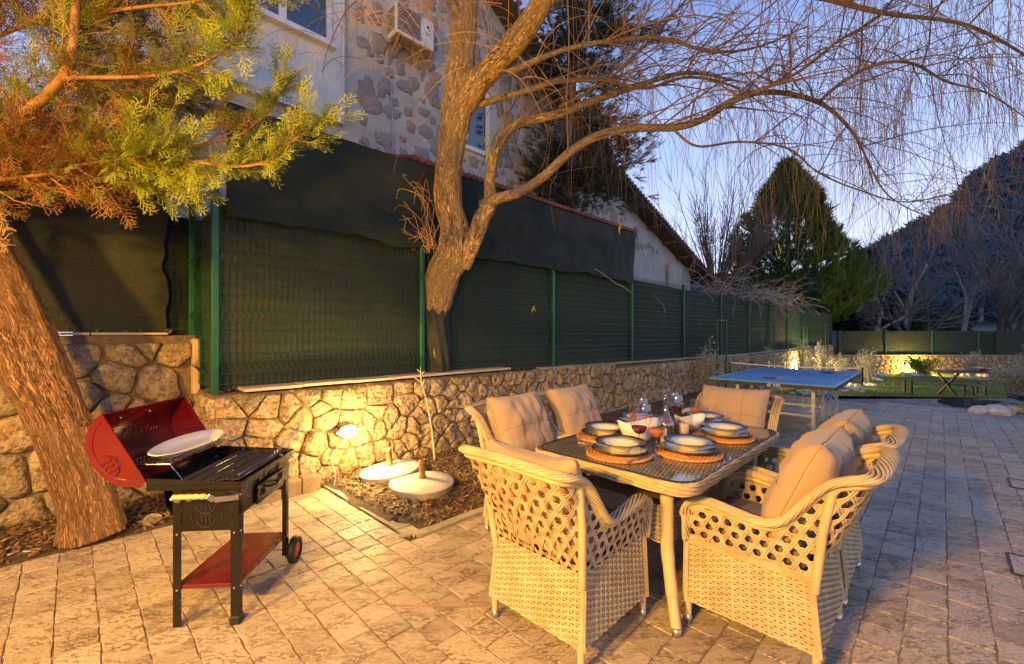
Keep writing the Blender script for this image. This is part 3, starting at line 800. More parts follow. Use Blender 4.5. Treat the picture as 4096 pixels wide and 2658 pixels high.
# roof edge with tiles and rafters
pr = [(u, rake(u)) for u in (3, 5, 7, 9, 11, 14, 17, 18.2)]; pr[-1] = (18.0, 3.46)
roof = MB()
for (a, za), (b_, zb) in zip(pr, pr[1:]):
    q = [W(a, VH - .50, za + .02), W(b_, VH - .50, zb + .02), W(b_, VH - .50, zb + .10), W(a, VH - .50, za + .10), W(a, VH + 1.2, za + .02), W(b_, VH + 1.2, zb + .02), W(b_, VH + 1.2, zb + .13), W(a, VH + 1.2, za + .13)]
    roof.add(q, [(0, 1, 2, 3), (5, 4, 7, 6), (0, 4, 5, 1), (2, 6, 7, 3), (1, 5, 6, 2), (3, 7, 4, 0)])
rf = part('roof', roof, WOODD, house)
TILE = plain('weathered_roof_tile', (.22, .14, .11), (.15, .12, .11), 5, .85, .3, 50, vary=.6)
u = 3.1
tl = MB(); tl.tube([(0, 0, 0), (0, .45, 0)], .075, 10, sq=.7); tme = tl.mesh('roof_tile', TILE)
while u < 17.8:
    for rr in (0, 1):
        o = link('roof_tile', tme, rf); p = W(u, VH - .58 + rr * .40, rake(min(u, 17)) + .15 - (0 if u < 17 else (u - 17) * .34) + rr * .01); o.location = p; o.rotation_euler = (0, 0, TH)
    u += .165
for i in range(9):
    u = 8 + i * 1.1; mb = MB(); mb.box(W(u, VH - .25, rake(u) - .05), (.09, .46, .10), RZ); part('rafter', mb, WOODD, rf)
# corner pier and bulge of plaster below the eave
mb = MB(); mb.box(W(15.3, VH - .12, 3.3), (.9, .24, 1.2), RZ, .08); part('pier', mb, PLAST, house)
mb = MB(); mb.tube([W(4.0, VH - .03, 4.1), W(4.02, VH - .03, 5.0), W(3.98, VH - .03, 5.9)], .014, 6); part('drain_pipe', mb, plain('grey_pipe', (.45, .45, .47)), house)

# lean-to with red tile edge in front of the house
lt = thing('lean_to', 'low lean-to with a red clay tile edge showing just above the shade net', 'outbuilding')
mb = MB(); vstrip(mb, 3.6, 9.8, 0, 3.9, 3.9, 5.62, 5.8); vstrip(mb, 3.52, 3.6, 0, 4.0, 4.0, 5.62, VH - .1); part('wall', mb, PLAST, lt)
REDT = plain('red_clay_tile', (.42, .12, .06), (.30, .10, .06), 7, .8, .3, 50, vary=.5)
mb = MB(); mb.add([W(3.42, 5.45, 3.92), W(9.95, 5.45, 3.92), W(9.95, VH - .1, 4.40), W(3.42, VH - .1, 4.40), W(3.42, 5.45, 3.86), W(9.95, 5.45, 3.86), W(9.95, VH - .1, 4.29), W(3.42, VH - .1, 4.29)], [(0, 1, 2, 3), (7, 6, 5, 4), (0, 4, 5, 1), (1, 5, 6, 2), (3, 7, 4, 0)])
part('roof_deck', mb, plain('red_fascia', (.13, .04, .03), (.10, .03, .02), 8, .8), lt)
tl = MB(); tl.tube([(0, 0, 0), (0, .75, .22)], [.062, .07], 10, sq=.62); tme = tl.mesh('roof_tile', REDT); u = 3.45
while u < 9.95: o = link('roof_tile', tme, lt); o.location = W(u, 5.38, 3.945); o.rotation_euler = (0, 0, TH); u += .125

# air conditioner unit on the wall
ac = thing('air_conditioner', 'white air conditioner unit on a timber bracket high on the plastered stone wall', 'air conditioner', W(4.30, 6.82, 6.60), TH)
ACW = plain('ac_casing', (.70, .70, .68), (.62, .61, .57), 5, .5)
mb = MB(); mb.box((0, 0, .285), (.80, .30, .55), None, .02); part('casing', mb, ACW, ac)
mb = MB()
for i in range(26): mb.box((-.36 + i * .018, -.158, .30), (.006, .012, .46))
for i in range(5): mb.box((-.13, -.166, .10 + i * .10), (.47, .004, .008))
g = part('fan_grille', mb, plain('grille', (.25, .27, .28)), ac)
mb = MB(); mb.lathe([(.20, 0), (.20, .004)], 24, (-.14, -.151, .30), Matrix.Rotation(R(90), 3, 'X')); part('fan_opening', mb, plain('dark_opening', (.02, .025, .03)), ac)
mb = MB()
for i in range(9): mb.box((-.404, 0, .1 + i * .045), (.008, .22, .022))
part('side_louvres', mb, plain('side_louvre', (.12, .13, .13)), ac)
def text(s, name, mat, parent, loc, rot, size, ext=.002, flip=False, align='CENTER'):
    cu = bpy.data.curves.new(name, 'FONT'); cu.body = s; cu.size = size; cu.extrude = ext; cu.align_x = align; cu.align_y = 'CENTER'
    cu.resolution_u = 3; tmp = bpy.data.objects.new('tmp', cu); COL.objects.link(tmp)
    dg = bpy.context.evaluated_depsgraph_get(); me = bpy.data.meshes.new_from_object(tmp.evaluated_get(dg)); me.name = name
    bpy.data.objects.remove(tmp); me.materials.clear(); me.materials.append(mat)
    o = link(name, me, parent); o.location = loc; o.rotation_euler = rot
    if flip: o.scale = (-1, 1, 1)
    return o
NAVY = plain('navy_print', (.02, .03, .16)); REDP = plain('red_print', (.45, .02, .05))
mb = MB(); mb.lathe([(.028, 0), (.028, .003)], 14, (.26, -.151, .40), Matrix.Rotation(R(90), 3, 'X')); part('logo_mark', mb, NAVY, ac)
mb = MB(); mb.prism([(-.02, -.02), (.025, -.02), (.025, .02)], 0, .003, Matrix.Rotation(R(90), 3, 'X'), (.285, -.151, .365)); part('logo_mark', mb, REDP, ac)
text('DC', 'lettering', NAVY, ac, (.27, -.152, .27), (R(90), 0, 0), .085)
mb = MB()
for x in (-.34, .34):
    mb.beam((x, .16, -.33), (x, -.17, -.02), .03, .035); mb.box((x, 0, -.01), (.03, .34, .035)); mb.box((x, .165, -.2), (.03, .025, .42))
mb.box((0, -.06, -.012), (.78, .22, .02))
part('bracket', mb, plain('bracket_timber', (.36, .28, .18), (.26, .19, .12), 8, .8), ac)

# ------------------------------------------------------------------ foliage builders
def spray_template(r, n=9, L=.16, w=.0032):
    """flat fan of scale-leaf twigs: list of quads"""
    vs = []; fs = []
    def q(a, b_, w0, w1):
        d = (b_ - a); nrm = Vector((-d.y, d.x, 0)).normalized(); up = Vector((0, 0, .25 * w0)); o = len(vs)
        vs.extend([tuple(a - nrm * w0), tuple(a + nrm * w0), tuple(b_ + nrm * w1 + up), tuple(b_ - nrm * w1 + up)]); fs.append((o, o + 1, o + 2, o + 3))
    q(Vector((0, 0, 0)), Vector((L, 0, .01)), w, w * .5)
    for i in range(n):
        t = (i + .6) / n; s = 1 if i % 2 else -1; l = L * (.62 * (1 - t) ** .7 + .12) * r.uniform(.7, 1.2); a = Vector((L * t, 0, .01 * t)); g = R(r.uniform(34, 52)) * s
        b_ = a + Vector((math.cos(g), math.sin(g), r.uniform(-.12, .16))) * l; q(a, b_, w * .95, w * .5)
        m_ = max(2, int(l / .018))
        for k in range(1, m_):
            tt = k / m_; s2 = 1 if k % 2 else -1; g2 = g + R(r.uniform(28, 42)) * s2; a2 = a + (b_ - a) * tt; l2 = .028 * (1 - tt * .5) * r.uniform(.7, 1.3)
            q(a2, a2 + Vector((math.cos(g2), math.sin(g2), r.uniform(-.2, .25))) * l2, w * .9, w * .5)
    return vs, fs
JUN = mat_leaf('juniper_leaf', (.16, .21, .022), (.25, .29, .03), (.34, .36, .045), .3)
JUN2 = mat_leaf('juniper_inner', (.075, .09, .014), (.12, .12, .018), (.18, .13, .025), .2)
DEAD = mat_leaf('dry_twigs', (.20, .08, .02), (.27, .115, .03), (.13, .05, .015), .1)
BARKJ = mat_bark('juniper_bark', (.54, .29, .13), (.44, .25, .12), (.10, .045, .02), (48, 5, 1), .04)
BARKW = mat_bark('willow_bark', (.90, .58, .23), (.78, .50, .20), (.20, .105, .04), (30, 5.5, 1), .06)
TWIGW = plain('willow_twig', (.21, .125, .065), (.15, .10, .06), 3, .7)
LIMBW = mat_bark('willow_limb', (.46, .33, .18), (.36, .26, .15), (.18, .12, .07), (50, 9, 1), .02)

def trunk_mesh(path, radii, n, nstep=8, amp=.10, lump=2.2, ridges=0, fl=0.0):
    P = spline([tuple(p) + (r_,) for p, r_ in zip(path, radii)], nstep); mb = MB(); pts = [Vector(p[:3]) for p in P]; rs = [p[3] for p in P]
    mb.tube(pts, rs, n, cap=True)
    sd = random.random() * 20
    for i in range(len(mb.v)):
        k = i // n; c = pts[min(k, len(pts) - 1)]; p = Vector(mb.v[i]); d = p - c; g = (i % n) / n * 2 * math.pi
        f = 1 + amp * noise.noise(p * lump) + amp * .5 * noise.noise(p * lump * 3.1)
        if ridges: f += .035 * math.sin(g * ridges + 2.5 * noise.noise(p * 3)) + .03 * noise.noise(Vector((p.x * 22, p.y * 22, p.z * 4)))
        if fl: t = 1 - min(1, k / (len(pts) * .22)); f += fl * t * t * (1 + .5 * math.sin(g * 5 + 1))
        mb.v[i] = tuple(c + d * f)
    mb.uvs = (n, rs, [0] + list(np.cumsum([(b_ - a).length for a, b_ in zip(pts, pts[1:])])))
    return mb
def bark_part(name, mb, mat, parent):
    n, rs, cum = mb.uvs; me = mb.mesh(name, mat, True); uv = me.uv_layers.new(name='UVMap'); rm = sum(rs) / len(rs); N = len(rs)
    for p in me.polygons:
        vi = list(p.vertices); ks = [v % n for v in vi]; wrap = max(ks) - min(ks) > n // 2
        for li, v in zip(p.loop_indices, vi):
            k = v % n; uv.data[li].uv = ((k + (n if wrap and k < n // 2 else 0)) / n * 2 * math.pi * rm, cum[min(v // n, N - 1)])
    return link(name, me, parent)

# ------------------------------------------------------------------ leaning conifer at the left
rj = random.Random(4); random.seed(4)
jun = thing('leaning_conifer', 'conifer with a thick leaning trunk and yellow-lit feathery sprays reaching over the fence', 'tree', (0, 0, 0))
tp = [D(372, 2140, 3.03), D(352, 2040, 3.02), D(322, 1920, 3.0), D(250, 1720, 2.95), D(160, 1530, 2.92), D(55, 1290, 2.88), D(-55, 1060, 2.84), D(-190, 780, 2.80), D(-330, 420, 2.75), D(-420, 0, 2.7), D(-460, -500, 2.7)]
bark_part('trunk', trunk_mesh(tp, [.165, .155, .155, .155, .158, .17, .16, .15, .14, .12, .09], 56, 12, .12, 3.0, 9, .12), BARKJ, jun)
DEADW = plain('dead_wood', (.42, .27, .14), (.30, .18, .09), 12, .85, .5, 60, .006)
def px_path(l): return [D(*p) for p in l]
limbs = [
    ([(-260, 760, 2.75), (-60, 600, 2.62), (70, 480, 2.55), (200, 370, 2.5), (282, 250, 2.45), (300, 90, 2.42), (310, -120, 2.4)], .040, .018, 2),
    ([(240, 320, 2.48), (330, 312, 2.40), (460, 312, 2.36), (600, 305, 2.30), (720, 285, 2.25), (840, 240, 2.2), (930, 165, 2.15), (985, 80, 2.12)], .0135, .004, 0),
    ([(-200, 640, 2.7), (0, 548, 2.6), (270, 535, 2.5), (360, 548, 2.45), (460, 600, 2.38), (620, 625, 2.3), (820, 655, 2.2), (960, 668, 2.15), (1080, 640, 2.12), (1180, 560, 2.1), (1250, 500, 2.1)], .0155, .004, 0),
    ([(-200, 780, 2.5), (0, 722, 2.42), (180, 698, 2.38), (330, 660, 2.34), (480, 640, 2.3), (640, 625, 2.26)], .013, .005, 1),
    ([(-150, 700, 2.6), (20, 680, 2.55), (200, 690, 2.5), (420, 700, 2.45), (640, 685, 2.4), (700, 672, 2.38)], .013, .004, 1),
    ([(-250, 620, 2.5), (-40, 600, 2.45), (160, 590, 2.42), (380, 610, 2.4), (560, 655, 2.4)], .011, .004, 1),
    ([(-250, 520, 2.9), (0, 560, 2.85), (200, 620, 2.8), (420, 660, 2.75), (600, 700, 2.7)], .011, .004, 1),
    ([(290, 150, 2.45), (400, 60, 2.5), (560, 30, 2.5), (760, 10, 2.45), (950, -40, 2.4), (1100, -60, 2.35)], .012, .004, 0),
    ([(-200, 560, 2.7), (0, 430, 2.7), (60, 370, 2.65), (140, 300, 2.65)], .012, .005, 1),
    ([(-300, 300, 2.8), (-80, 180, 2.8), (120, 90, 2.8), (260, 20, 2.8), (420, -60, 2.8)], .016, .006, 1),
    ([(60, 480, 2.9), (250, 440, 3.0), (470, 420, 3.1), (700, 400, 3.15), (900, 430, 3.1)], .012, .004, 1),
    ([(300, 90, 2.6), (480, 120, 2.7), (700, 150, 2.8), (860, 120, 2.85), (1000, 70, 2.8)], .012, .004, 0),
    ([(560, 625, 2.4), (760, 590, 2.5), (960, 540, 2.6), (1090, 430, 2.65), (1130, 330, 2.65)], .009, .003, 0),
]
lm = MB(); sm = MB(); good = []; inner = []; dead = []
tg = spray_template(rj, 8, .115, .0026); td = spray_template(random.Random(9), 7, .13, .0018)
def grow(limb, r0, r1, kind, dens=1.0):
    P = spline(px_path(limb), 7); n = len(P); pts = [Vector(p) for p in P]
    rr = [r0 + (r1 - r0) * i / (n - 1) for i in range(n)]
    lm.tube(pts, rr, 7, cap=True)
    for i in range(1, n):
        t = i / n; d = (pts[i] - pts[i - 1]); L = d.length; x = d.normalized(); m_ = max(1, int(L / (.013 if kind == 1 else .021) * dens))
        for q in range(m_):
            p = pts[i - 1] + d * rj.random()
            if p.x / p.y < -1.30: continue
            g = rj.uniform(0, 2 * math.pi); side = Vector((0, 0, 1)).cross(x).normalized()
            dirv = (x * rj.uniform(.5, 1.0) + side * math.cos(g) * rj.uniform(.2, .8) + Vector((0, 0, 1)) * math.sin(g) * rj.uniform(.2, .9)).normalized()
            tip = t > .42 if kind == 0 else (t > .62 if kind == 1 else t > .2)
            ln_ = rj.uniform(.10, .30) * (1.15 - .6 * t * (kind == 0))
            q0 = p; q1 = p + dirv * ln_ * .5 + Vector((0, 0, rj.uniform(-.02, .03))); q2 = q1 + (dirv + Vector((0, 0, rj.uniform(-.1, .35)))) * ln_ * .5
            sm.tube([q0, q1, q2], [.0035, .0026, .0014], 3, cap=False)
            for a, b_ in ((q0, q1), (q1, q2)):
                for k in range(2 if not tip else 3):
                    pp = a + (b_ - a) * rj.random(); dd = ((b_ - a).normalized() + Vector((rj.uniform(-.7, .7), rj.uniform(-.7, .7), rj.uniform(-.4, .6)))).normalized()
                    m = frame(pp, dd, (rj.uniform(-.6, .6), rj.uniform(-1, .2), rj.uniform(.2, 1)), rj.uniform(.55, 1.05))
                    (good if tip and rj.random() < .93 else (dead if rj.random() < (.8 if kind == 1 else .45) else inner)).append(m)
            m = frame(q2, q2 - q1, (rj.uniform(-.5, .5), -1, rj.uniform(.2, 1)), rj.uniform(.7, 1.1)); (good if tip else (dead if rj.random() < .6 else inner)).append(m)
for l in limbs: grow(*l)
# deeper sprays that fill the crown between the limbs in view
for i in range(5200):
    px = rj.uniform(-350, 1000); py = rj.uniform(-500, 690); Yd = rj.uniform(2.5, 3.9)
    edge_ = 1000 - abs(py - 60) * .55 if py < 500 else 780
    if px > edge_ * (.85 + .2 * noise.noise(Vector((py * .01, 3, 0)))): continue
    if noise.noise(Vector((px * .006, py * .006, Yd))) < -.22: continue
    if -60 < px < 190 and 120 < py < 420 and rj.random() < .75: continue
    p = D(px, py, Yd); m = frame(p, (rj.uniform(-.2, 1), rj.uniform(-.6, .3), rj.uniform(-.3, .5)), (rj.uniform(-.5, .5), -1, rj.uniform(0, 1)), rj.uniform(.8, 1.7))
    low = py > 430 or px < 250
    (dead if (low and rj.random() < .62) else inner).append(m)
part('branches', lm, plain('juniper_branch', (.30, .15, .065), (.18, .09, .04), 9, .85, .8, 60, .008), jun, True); part('side_branches', sm, plain('juniper_twig', (.36, .19, .08), (.26, .13, .05), 6, .8), jun, kind='stuff')
link('foliage', instmesh('foliage', *tg, good, JUN), jun, kind='stuff')
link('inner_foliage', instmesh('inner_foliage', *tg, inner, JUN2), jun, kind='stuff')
link('dry_twigs', instmesh('dry_twigs', *td, dead, DEAD), jun, kind='stuff')
# snapped stub of dead twigs on the trunk
mb = MB()
for i in range(60):
    p = D(rj.uniform(-30, 18), rj.uniform(830, 1010), 2.70); d = Vector((rj.uniform(.1, 1), rj.uniform(-.5, .2), rj.uniform(-.5, .8))).normalized() * rj.uniform(.03, .10); mb.tube([p, p + d * .5 + Vector((0, 0, .01)), p + d], [.004, .003, .0012], 4)
part('stub_twigs', mb, DEADW, jun)

# ------------------------------------------------------------------ willow
rw_ = random.Random(12); random.seed(12)
wil = thing('willow', 'big bare weeping willow leaning out of the fence over the table with long hanging twigs', 'tree')
K = 4096 / 2380
def Q(l): return [D(x * K, y * K, d) for x, y, d in l]
trunk = Q([(1016, 862, 5.28), (1012, 800, 5.27), (1010, 735, 5.25), (1019, 690, 5.22), (1030, 640, 5.18), (1052, 590, 5.14), (1055, 535, 5.14), (1041, 470, 5.16), (1041, 400, 5.16), (1050, 330, 5.15), (1060, 265, 5.15), (1068, 210, 5.16), (1072, 140, 5.2), (1078, 60, 5.25), (1086, -60, 5.3), (1090, -300, 5.35)])
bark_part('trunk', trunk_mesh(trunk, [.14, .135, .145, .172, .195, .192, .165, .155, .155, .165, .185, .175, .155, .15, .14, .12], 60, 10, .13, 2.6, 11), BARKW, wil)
limbsW = [
 (Q([(1075, 255, 5.1), (1110, 195, 4.95), (1160, 140, 4.8), (1215, 75, 4.65), (1262, 0, 4.5), (1320, -120, 4.3), (1400, -300, 4.1)]), [.12, .135, .125, .12, .11, .10, .08], 24),
 (Q([(1075, 620, 5.15), (1100, 560, 5.05), (1122, 505, 5.0), (1140, 470, 4.98), (1138, 420, 5.0), (1150, 360, 5.05), (1172, 315, 5.1), (1210, 285, 5.15), (1290, 268, 5.2), (1380, 235, 5.3), (1480, 200, 5.5), (1600, 170, 5.8), (1720, 190, 6.1)]), [.10, .10, .095, .085, .06, .055, .065, .055, .05, .045, .035, .025, .012], 18),
 (Q([(1120, 480, 4.98), (1155, 463, 4.9), (1210, 446, 4.8), (1270, 405, 4.7), (1330, 350, 4.65), (1400, 312, 4.6), (1480, 298, 4.6), (1570, 296, 4.6), (1640, 275, 4.6), (1700, 236, 4.6), (1770, 215, 4.65), (1850, 222, 4.7), (1920, 248, 4.8), (1975, 300, 4.9), (2010, 360, 5.0), (2030, 430, 5.1)]), [.07, .062, .052, .050, .046, .043, .041, .038, .036, .033, .029, .026, .021, .016, .011, .006], 12),
 (Q([(1095, 250, 5.1), (1150, 232, 5.05), (1230, 210, 5.0), (1300, 190, 5.0), (1400, 188, 5.1), (1500, 205, 5.2), (1600, 180, 5.3), (1700, 200, 5.5), (1800, 260, 5.6)]), [.045, .036, .032, .028, .024, .02, .017, .012, .006], 10),
 (Q([(1180, 170, 4.8), (1300, 120, 4.7), (1420, 95, 4.6), (1540, 90, 4.6), (1650, 120, 4.6), (1760, 110, 4.7), (1880, 60, 4.8)]), [.04, .026, .022, .02, .017, .012, .006], 8),
 (Q([(1640, 275, 4.6), (1700, 240, 4.5), (1780, 205, 4.45), (1860, 165, 4.4), (1950, 95, 4.4), (2040, 40, 4.4), (2120, -60, 4.4)]), [.02, .024, .021, .018, .014, .011, .007], 8),
 (Q([(1900, 240, 4.75), (1960, 190, 4.7), (2040, 150, 4.7), (2120, 148, 4.7), (2200, 190, 4.8), (2300, 220, 4.9), (2420, 300, 5.0)]), [.018, .018, .016, .014, .011, .008, .004], 8),
 (Q([(1560, 297, 4.6), (1620, 340, 4.6), (1720, 330, 4.7), (1830, 345, 4.8), (1900, 400, 4.9), (1990, 440, 5.0), (2110, 470, 5.1), (2250, 440, 5.2)]), [.014, .013, .012, .010, .009, .008, .007, .004], 7),
 (Q([(1300, 250, 5.2), (1420, 180, 5.1), (1560, 40, 5.0), (1640, -60, 5.0)]), [.02, .018, .015, .01], 7),
 (Q([(1260, 0, 4.5), (1420, -40, 4.3), (1620, -60, 4.2), (1850, -20, 4.1), (2050, 30, 4.1), (2250, 60, 4.1), (2420, 150, 4.2)]), [.06, .045, .035, .028, .02, .015, .01], 8),
 (Q([(1080, 60, 5.2), (1020, -40, 5.0), (940, -120, 4.7), (860, -110, 4.5), (760, -60, 4.4)]), [.05, .04, .03, .02, .012], 8),
 (Q([(1090, -200, 5.3), (1250, -260, 5.5), (1500, -260, 5.8), (1800, -200, 6.2), (2100, -120, 6.6), (2400, -60, 7.0)]), [.09, .07, .05, .04, .03, .015], 8),
 (Q([(1060, 430, 5.1), (1000, 560, 5.05), (960, 530, 5.0), (905, 480, 4.95), (850, 430, 4.9)]), [.012, .009, .007, .005, .003], 6),
 (Q([(2010, 360, 5.0), (2060, 450, 5.0), (2150, 500, 5.0), (2240, 505, 5.1)]), [.010, .008, .006, .003], 6),
]
seg = []
for pts, rr, n in limbsW:
    bark_part('limb', trunk_mesh(pts, rr, n, 7, .10, 6 if rr[0] < .05 else 3, 9 if n > 15 else 0), BARKW if n > 15 else LIMBW, wil)
    P = spline([tuple(p) + (r_,) for p, r_ in zip(pts, rr)], 7); seg.append([(Vector(p[:3]), p[3]) for p in P])
cut = MB()
for (px, py, Yd, dx, dz) in [(1905, 815, 4.86, .02, .24), (1990, 845, 4.85, .10, .02), (1975, 880, 4.85, .11, -.03), (1860, 880, 4.95, -.01, .22)]:
    p = D(px, py, Yd); False and cut.tube([p, p + Vector((dx * .4, -.02, dz * .4)), p + Vector((dx * .6, -.03, dz * .6))], [.022, .016, .008], 7)
pass
tw = MB(); tips = []
def arch(p, d, L, r0, droop, n=7, wig=.12):
    pts = [p.copy()]; d = d.normalized()
    for i in range(n):
        t = (i + 1) / n; d = (d + Vector((rw_.uniform(-wig, wig), rw_.uniform(-wig, wig), rw_.uniform(-wig, wig) * .6 - droop * t))).normalized(); pts.append(pts[-1] + d * L / n)
    tw.tube(pts, [r0 * (1 - .75 * i / n) for i in range(n + 1)], 4 if r0 > .006 else 3, cap=False); return pts
second = []
for si, sg_ in enumerate(seg):
    n = len(sg_); cnt = [12, 34, 44, 36, 36, 30, 28, 28, 20, 34, 22, 30, 14, 10][si]
    for q in range(cnt):
        i = rw_.randint(int(n * (.45 if si < 2 else .22)), n - 2); p, r_ = sg_[i]; x = (sg_[i + 1][0] - p).normalized()
        d = x * rw_.uniform(.2, 1) + Vector((rw_.uniform(-1, 1), rw_.uniform(-1, .8), rw_.uniform(-.1, .9)))
        if si in (10, 12): d = Vector((rw_.uniform(-1, .3), rw_.uniform(-.6, .6), rw_.uniform(-.2, .8)))
        L = rw_.uniform(.6, 2.3) * (.4 if si == 12 else 1); pts = arch(p, d, L, min(r_ * .6, rw_.uniform(.004, .012)), rw_.uniform(.12, .5), 8, .16); second += pts[2:]
        if rw_.random() < .6: q_ = rw_.choice(pts[2:6]); second += arch(q_, pts[3] - pts[1] + Vector((rw_.uniform(-.4, .4), rw_.uniform(-.4, .4), .1)), L * .7, .0035, .4, 7, .18)[2:]
def bottom(px):  # where the curtain of twigs ends in the photograph, by bearing
    pts = [(0, 500), (1150, 420), (1500, 640), (1750, 620), (2000, 700), (2350, 900), (2600, 960), (2800, 1000), (3000, 1090), (3200, 1180), (3400, 1120), (3600, 1060), (3800, 960), (4000, 900), (4300, 900)]
    for (a, b_), (c, d) in zip(pts, pts[1:]):
        if px <= c: return b_ + (d - b_) * max(0, px - a) / (c - a)
    return 900
nh = 0
for q in range(5200):
    p = rw_.choice(second); 
    if p.y < 1.6: continue
    px = 2048 + p.x / p.y * F0; py = 1334 + (1.42 - p.z) / p.y * F0
    if px > 4500 or px < 500: continue
    w_ = .07 if px < 1600 else (.14 if px < 2300 else (.24 if px < 2600 else .17 if px < 3350 else .66))
    if rw_.random() > w_: continue
    yb = bottom(px) + min(10, rw_.uniform(-560, 140)); L = (yb - py) / F0 * p.y
    if L < .12: continue
    L = min(L, rw_.uniform(.5, 2.4)); d = Vector((rw_.uniform(-.6, .6), rw_.uniform(-.6, .6), rw_.uniform(-1, .35)))
    pts = [p.copy()]; n = 6; d.normalize()
    for i in range(n): d = (d * .72 + Vector((rw_.uniform(-.17, .17), rw_.uniform(-.17, .17), -.5))).normalized(); pts.append(pts[-1] + d * L / n)
    tw.tube(pts, [.0021, .0020, .0018, .0016, .0014, .0012, .0008], 3, cap=False); nh += 1; tips += pts[3:]
    for k in range(rw_.randint(0, 3)):
        a = pts[rw_.randint(1, 4)]; e = Vector((rw_.uniform(-.5, .5), rw_.uniform(-.5, .5), -.8)) * rw_.uniform(.15, .45); tw.tube([a, a + e * .5 + Vector((0, 0, .02)), a + e], [.0014, .0012, .0007], 3, cap=False)
part('twigs', tw, TWIGW, wil, kind='stuff')
# bush of side shoots left of the trunk
bs = MB()
root0 = D(1745, 1010, 5.05)
for i in range(80):
    t = D(rw_.uniform(1330, 1720), rw_.uniform(700, 960), rw_.uniform(4.7, 5.0)); m_ = (root0 + t) / 2 + Vector((rw_.uniform(-.15, .1), rw_.uniform(-.1, .1), rw_.uniform(-.05, .28)))
    P = [Vector(x) for x in spline([root0 + Vector((rw_.uniform(-.3, .02), 0, rw_.uniform(-.02, .25))), m_, t, t + Vector((rw_.uniform(-.15, .05), 0, rw_.uniform(-.18, .02)))], 5)]
    bs.tube(P, [.0044 - .0030 * k / len(P) for k in range(len(P))], 3, cap=False)
for i in range(70):
    a = D(rw_.uniform(1250, 2250), rw_.uniform(-120, 330), rw_.uniform(4.2, 5.4)); d = Vector((rw_.uniform(-1, .6), rw_.uniform(-.5, .3), rw_.uniform(-.1, .9))).normalized(); pts = [a]; n = 8; L = rw_.uniform(.6, 1.7)
    for k in range(n): d = (d + Vector((rw_.uniform(-.1, .1), rw_.uniform(-.1, .1), -.26))).normalized(); pts.append(pts[-1] + d * L / n)
    bs.tube(pts, [.0046 - .0036 * k / n for k in range(n + 1)], 4, cap=False)
part('side_shoots', bs, plain('lamplit_willow_twig', (.50, .27, .09), (.36, .19, .07), 3, .6), wil, kind='stuff')  # brighter twig colour: lamplight near the trunk is put into it
WL = mat_leaf('yellow_willow_leaf', (.62, .50, .04), (.52, .46, .05), (.48, .32, .05), .35)
lf = MB()
def wleaf(p, L, ang):
    d = Vector((math.sin(ang) * .5, rw_.uniform(-.3, .3), -1)).normalized(); sd_ = Vector((math.cos(ang), .3, 0)); w_ = L * .11
    pts = [(0, 0), (.25, 1), (.6, .9), (1, 0)]; vs = [p + d * L * t - sd_ * w_ * s for t, s in pts] + [p + d * L * t + sd_ * w_ * s + Vector((0, .004, 0)) for t, s in reversed(pts[1:3])]
    lf.add(vs, [(0, 1, 2, 3, 4, 5)])
for (px, py, Yd, n) in [(1970, 560, 4.6, 10), (1960, 650, 4.6, 6), (1400, 800, 4.8, 7), (1450, 740, 4.8, 5), (1540, 640, 4.7, 3), (1850, 520, 4.7, 3), (3400, 330, 4.2, 1), (2725, 350, 4.4, 2), (2870, 660, 4.4, 1), (3120, 950, 4.3, 6), (3050, 820, 4.3, 3), (3950, 700, 4.0, 7), (3980, 800, 4.0, 6), (3830, 50, 3.2, 3), (3735, 130, 3.5, 1), (3820, 150, 3.2, 2), (2150, 1210, 4.6, 2), (2480, 920, 4.8, 3), (3140, 860, 4.3, 2)]:
    for i in range(n): wleaf(D(px + rw_.uniform(-22, 22), py + rw_.uniform(-50, 50), Yd + rw_.uniform(-.1, .1)), rw_.uniform(.06, .12), rw_.uniform(-1.4, 1.4))
for i in range(90): wleaf(rw_.choice(tips), rw_.uniform(.03, .07), rw_.uniform(-1.5, 1.5))
part('leaves', lf, WL, wil, kind='stuff')
# net wrapped round the foot of the trunk
mb = MB()
for i in range(2): pass
def wrapf(a, b_):
    g = a * 2 * math.pi; z = .90 + b_ * .80; c = trunk[0] + (trunk[2] - trunk[0]) * b_; rr = .158 + .03 * noise.noise(Vector((math.cos(g) * 2, math.sin(g) * 2, z * 3))) + .014 * math.sin(g * 9 + z * 5)
    return (c.x + rr * math.cos(g), c.y + rr * math.sin(g), z)
mb.grid(wrapf, 60, 14); wr = part('trunk_wrap', mb, NET, None, True); tag(wr, 'piece of dark shade net wrapped round the foot of the willow trunk', 'shade net')

# ------------------------------------------------------------------ evergreens behind
CYP = mat_leaf('cypress_leaf', (.045, .085, .015), (.07, .125, .02), (.11, .18, .028), .15)
CED = mat_leaf('cedar_leaf', (.025, .04, .022), (.04, .055, .03), (.055, .075, .04), .15)
FIR = mat_leaf('dark_conifer_leaf', (.010, .024, .016), (.016, .035, .020), (.025, .045, .025), .1)
def clump_template(r, n, L, w):
    vs = []; fs = []
    for i in range(n):
        g = r.uniform(0, 2 * math.pi); e = r.uniform(-.5, .5); d = Vector((1, math.cos(g) * .55, math.sin(g) * .55 + .15)).normalized(); a = Vector((r.uniform(0, .4) * L, 0, 0)); b_ = a + d * L * r.uniform(.35, .8)
        s = d.cross(Vector((math.cos(e * 3), math.sin(e * 3), .5))).normalized() * w; o = len(vs); vs += [tuple(a - s * .6), tuple(a + s * .6), tuple(b_ + s * .35), tuple(b_ - s * .35)]; fs.append((o, o + 1, o + 2, o + 3))
    return vs, fs
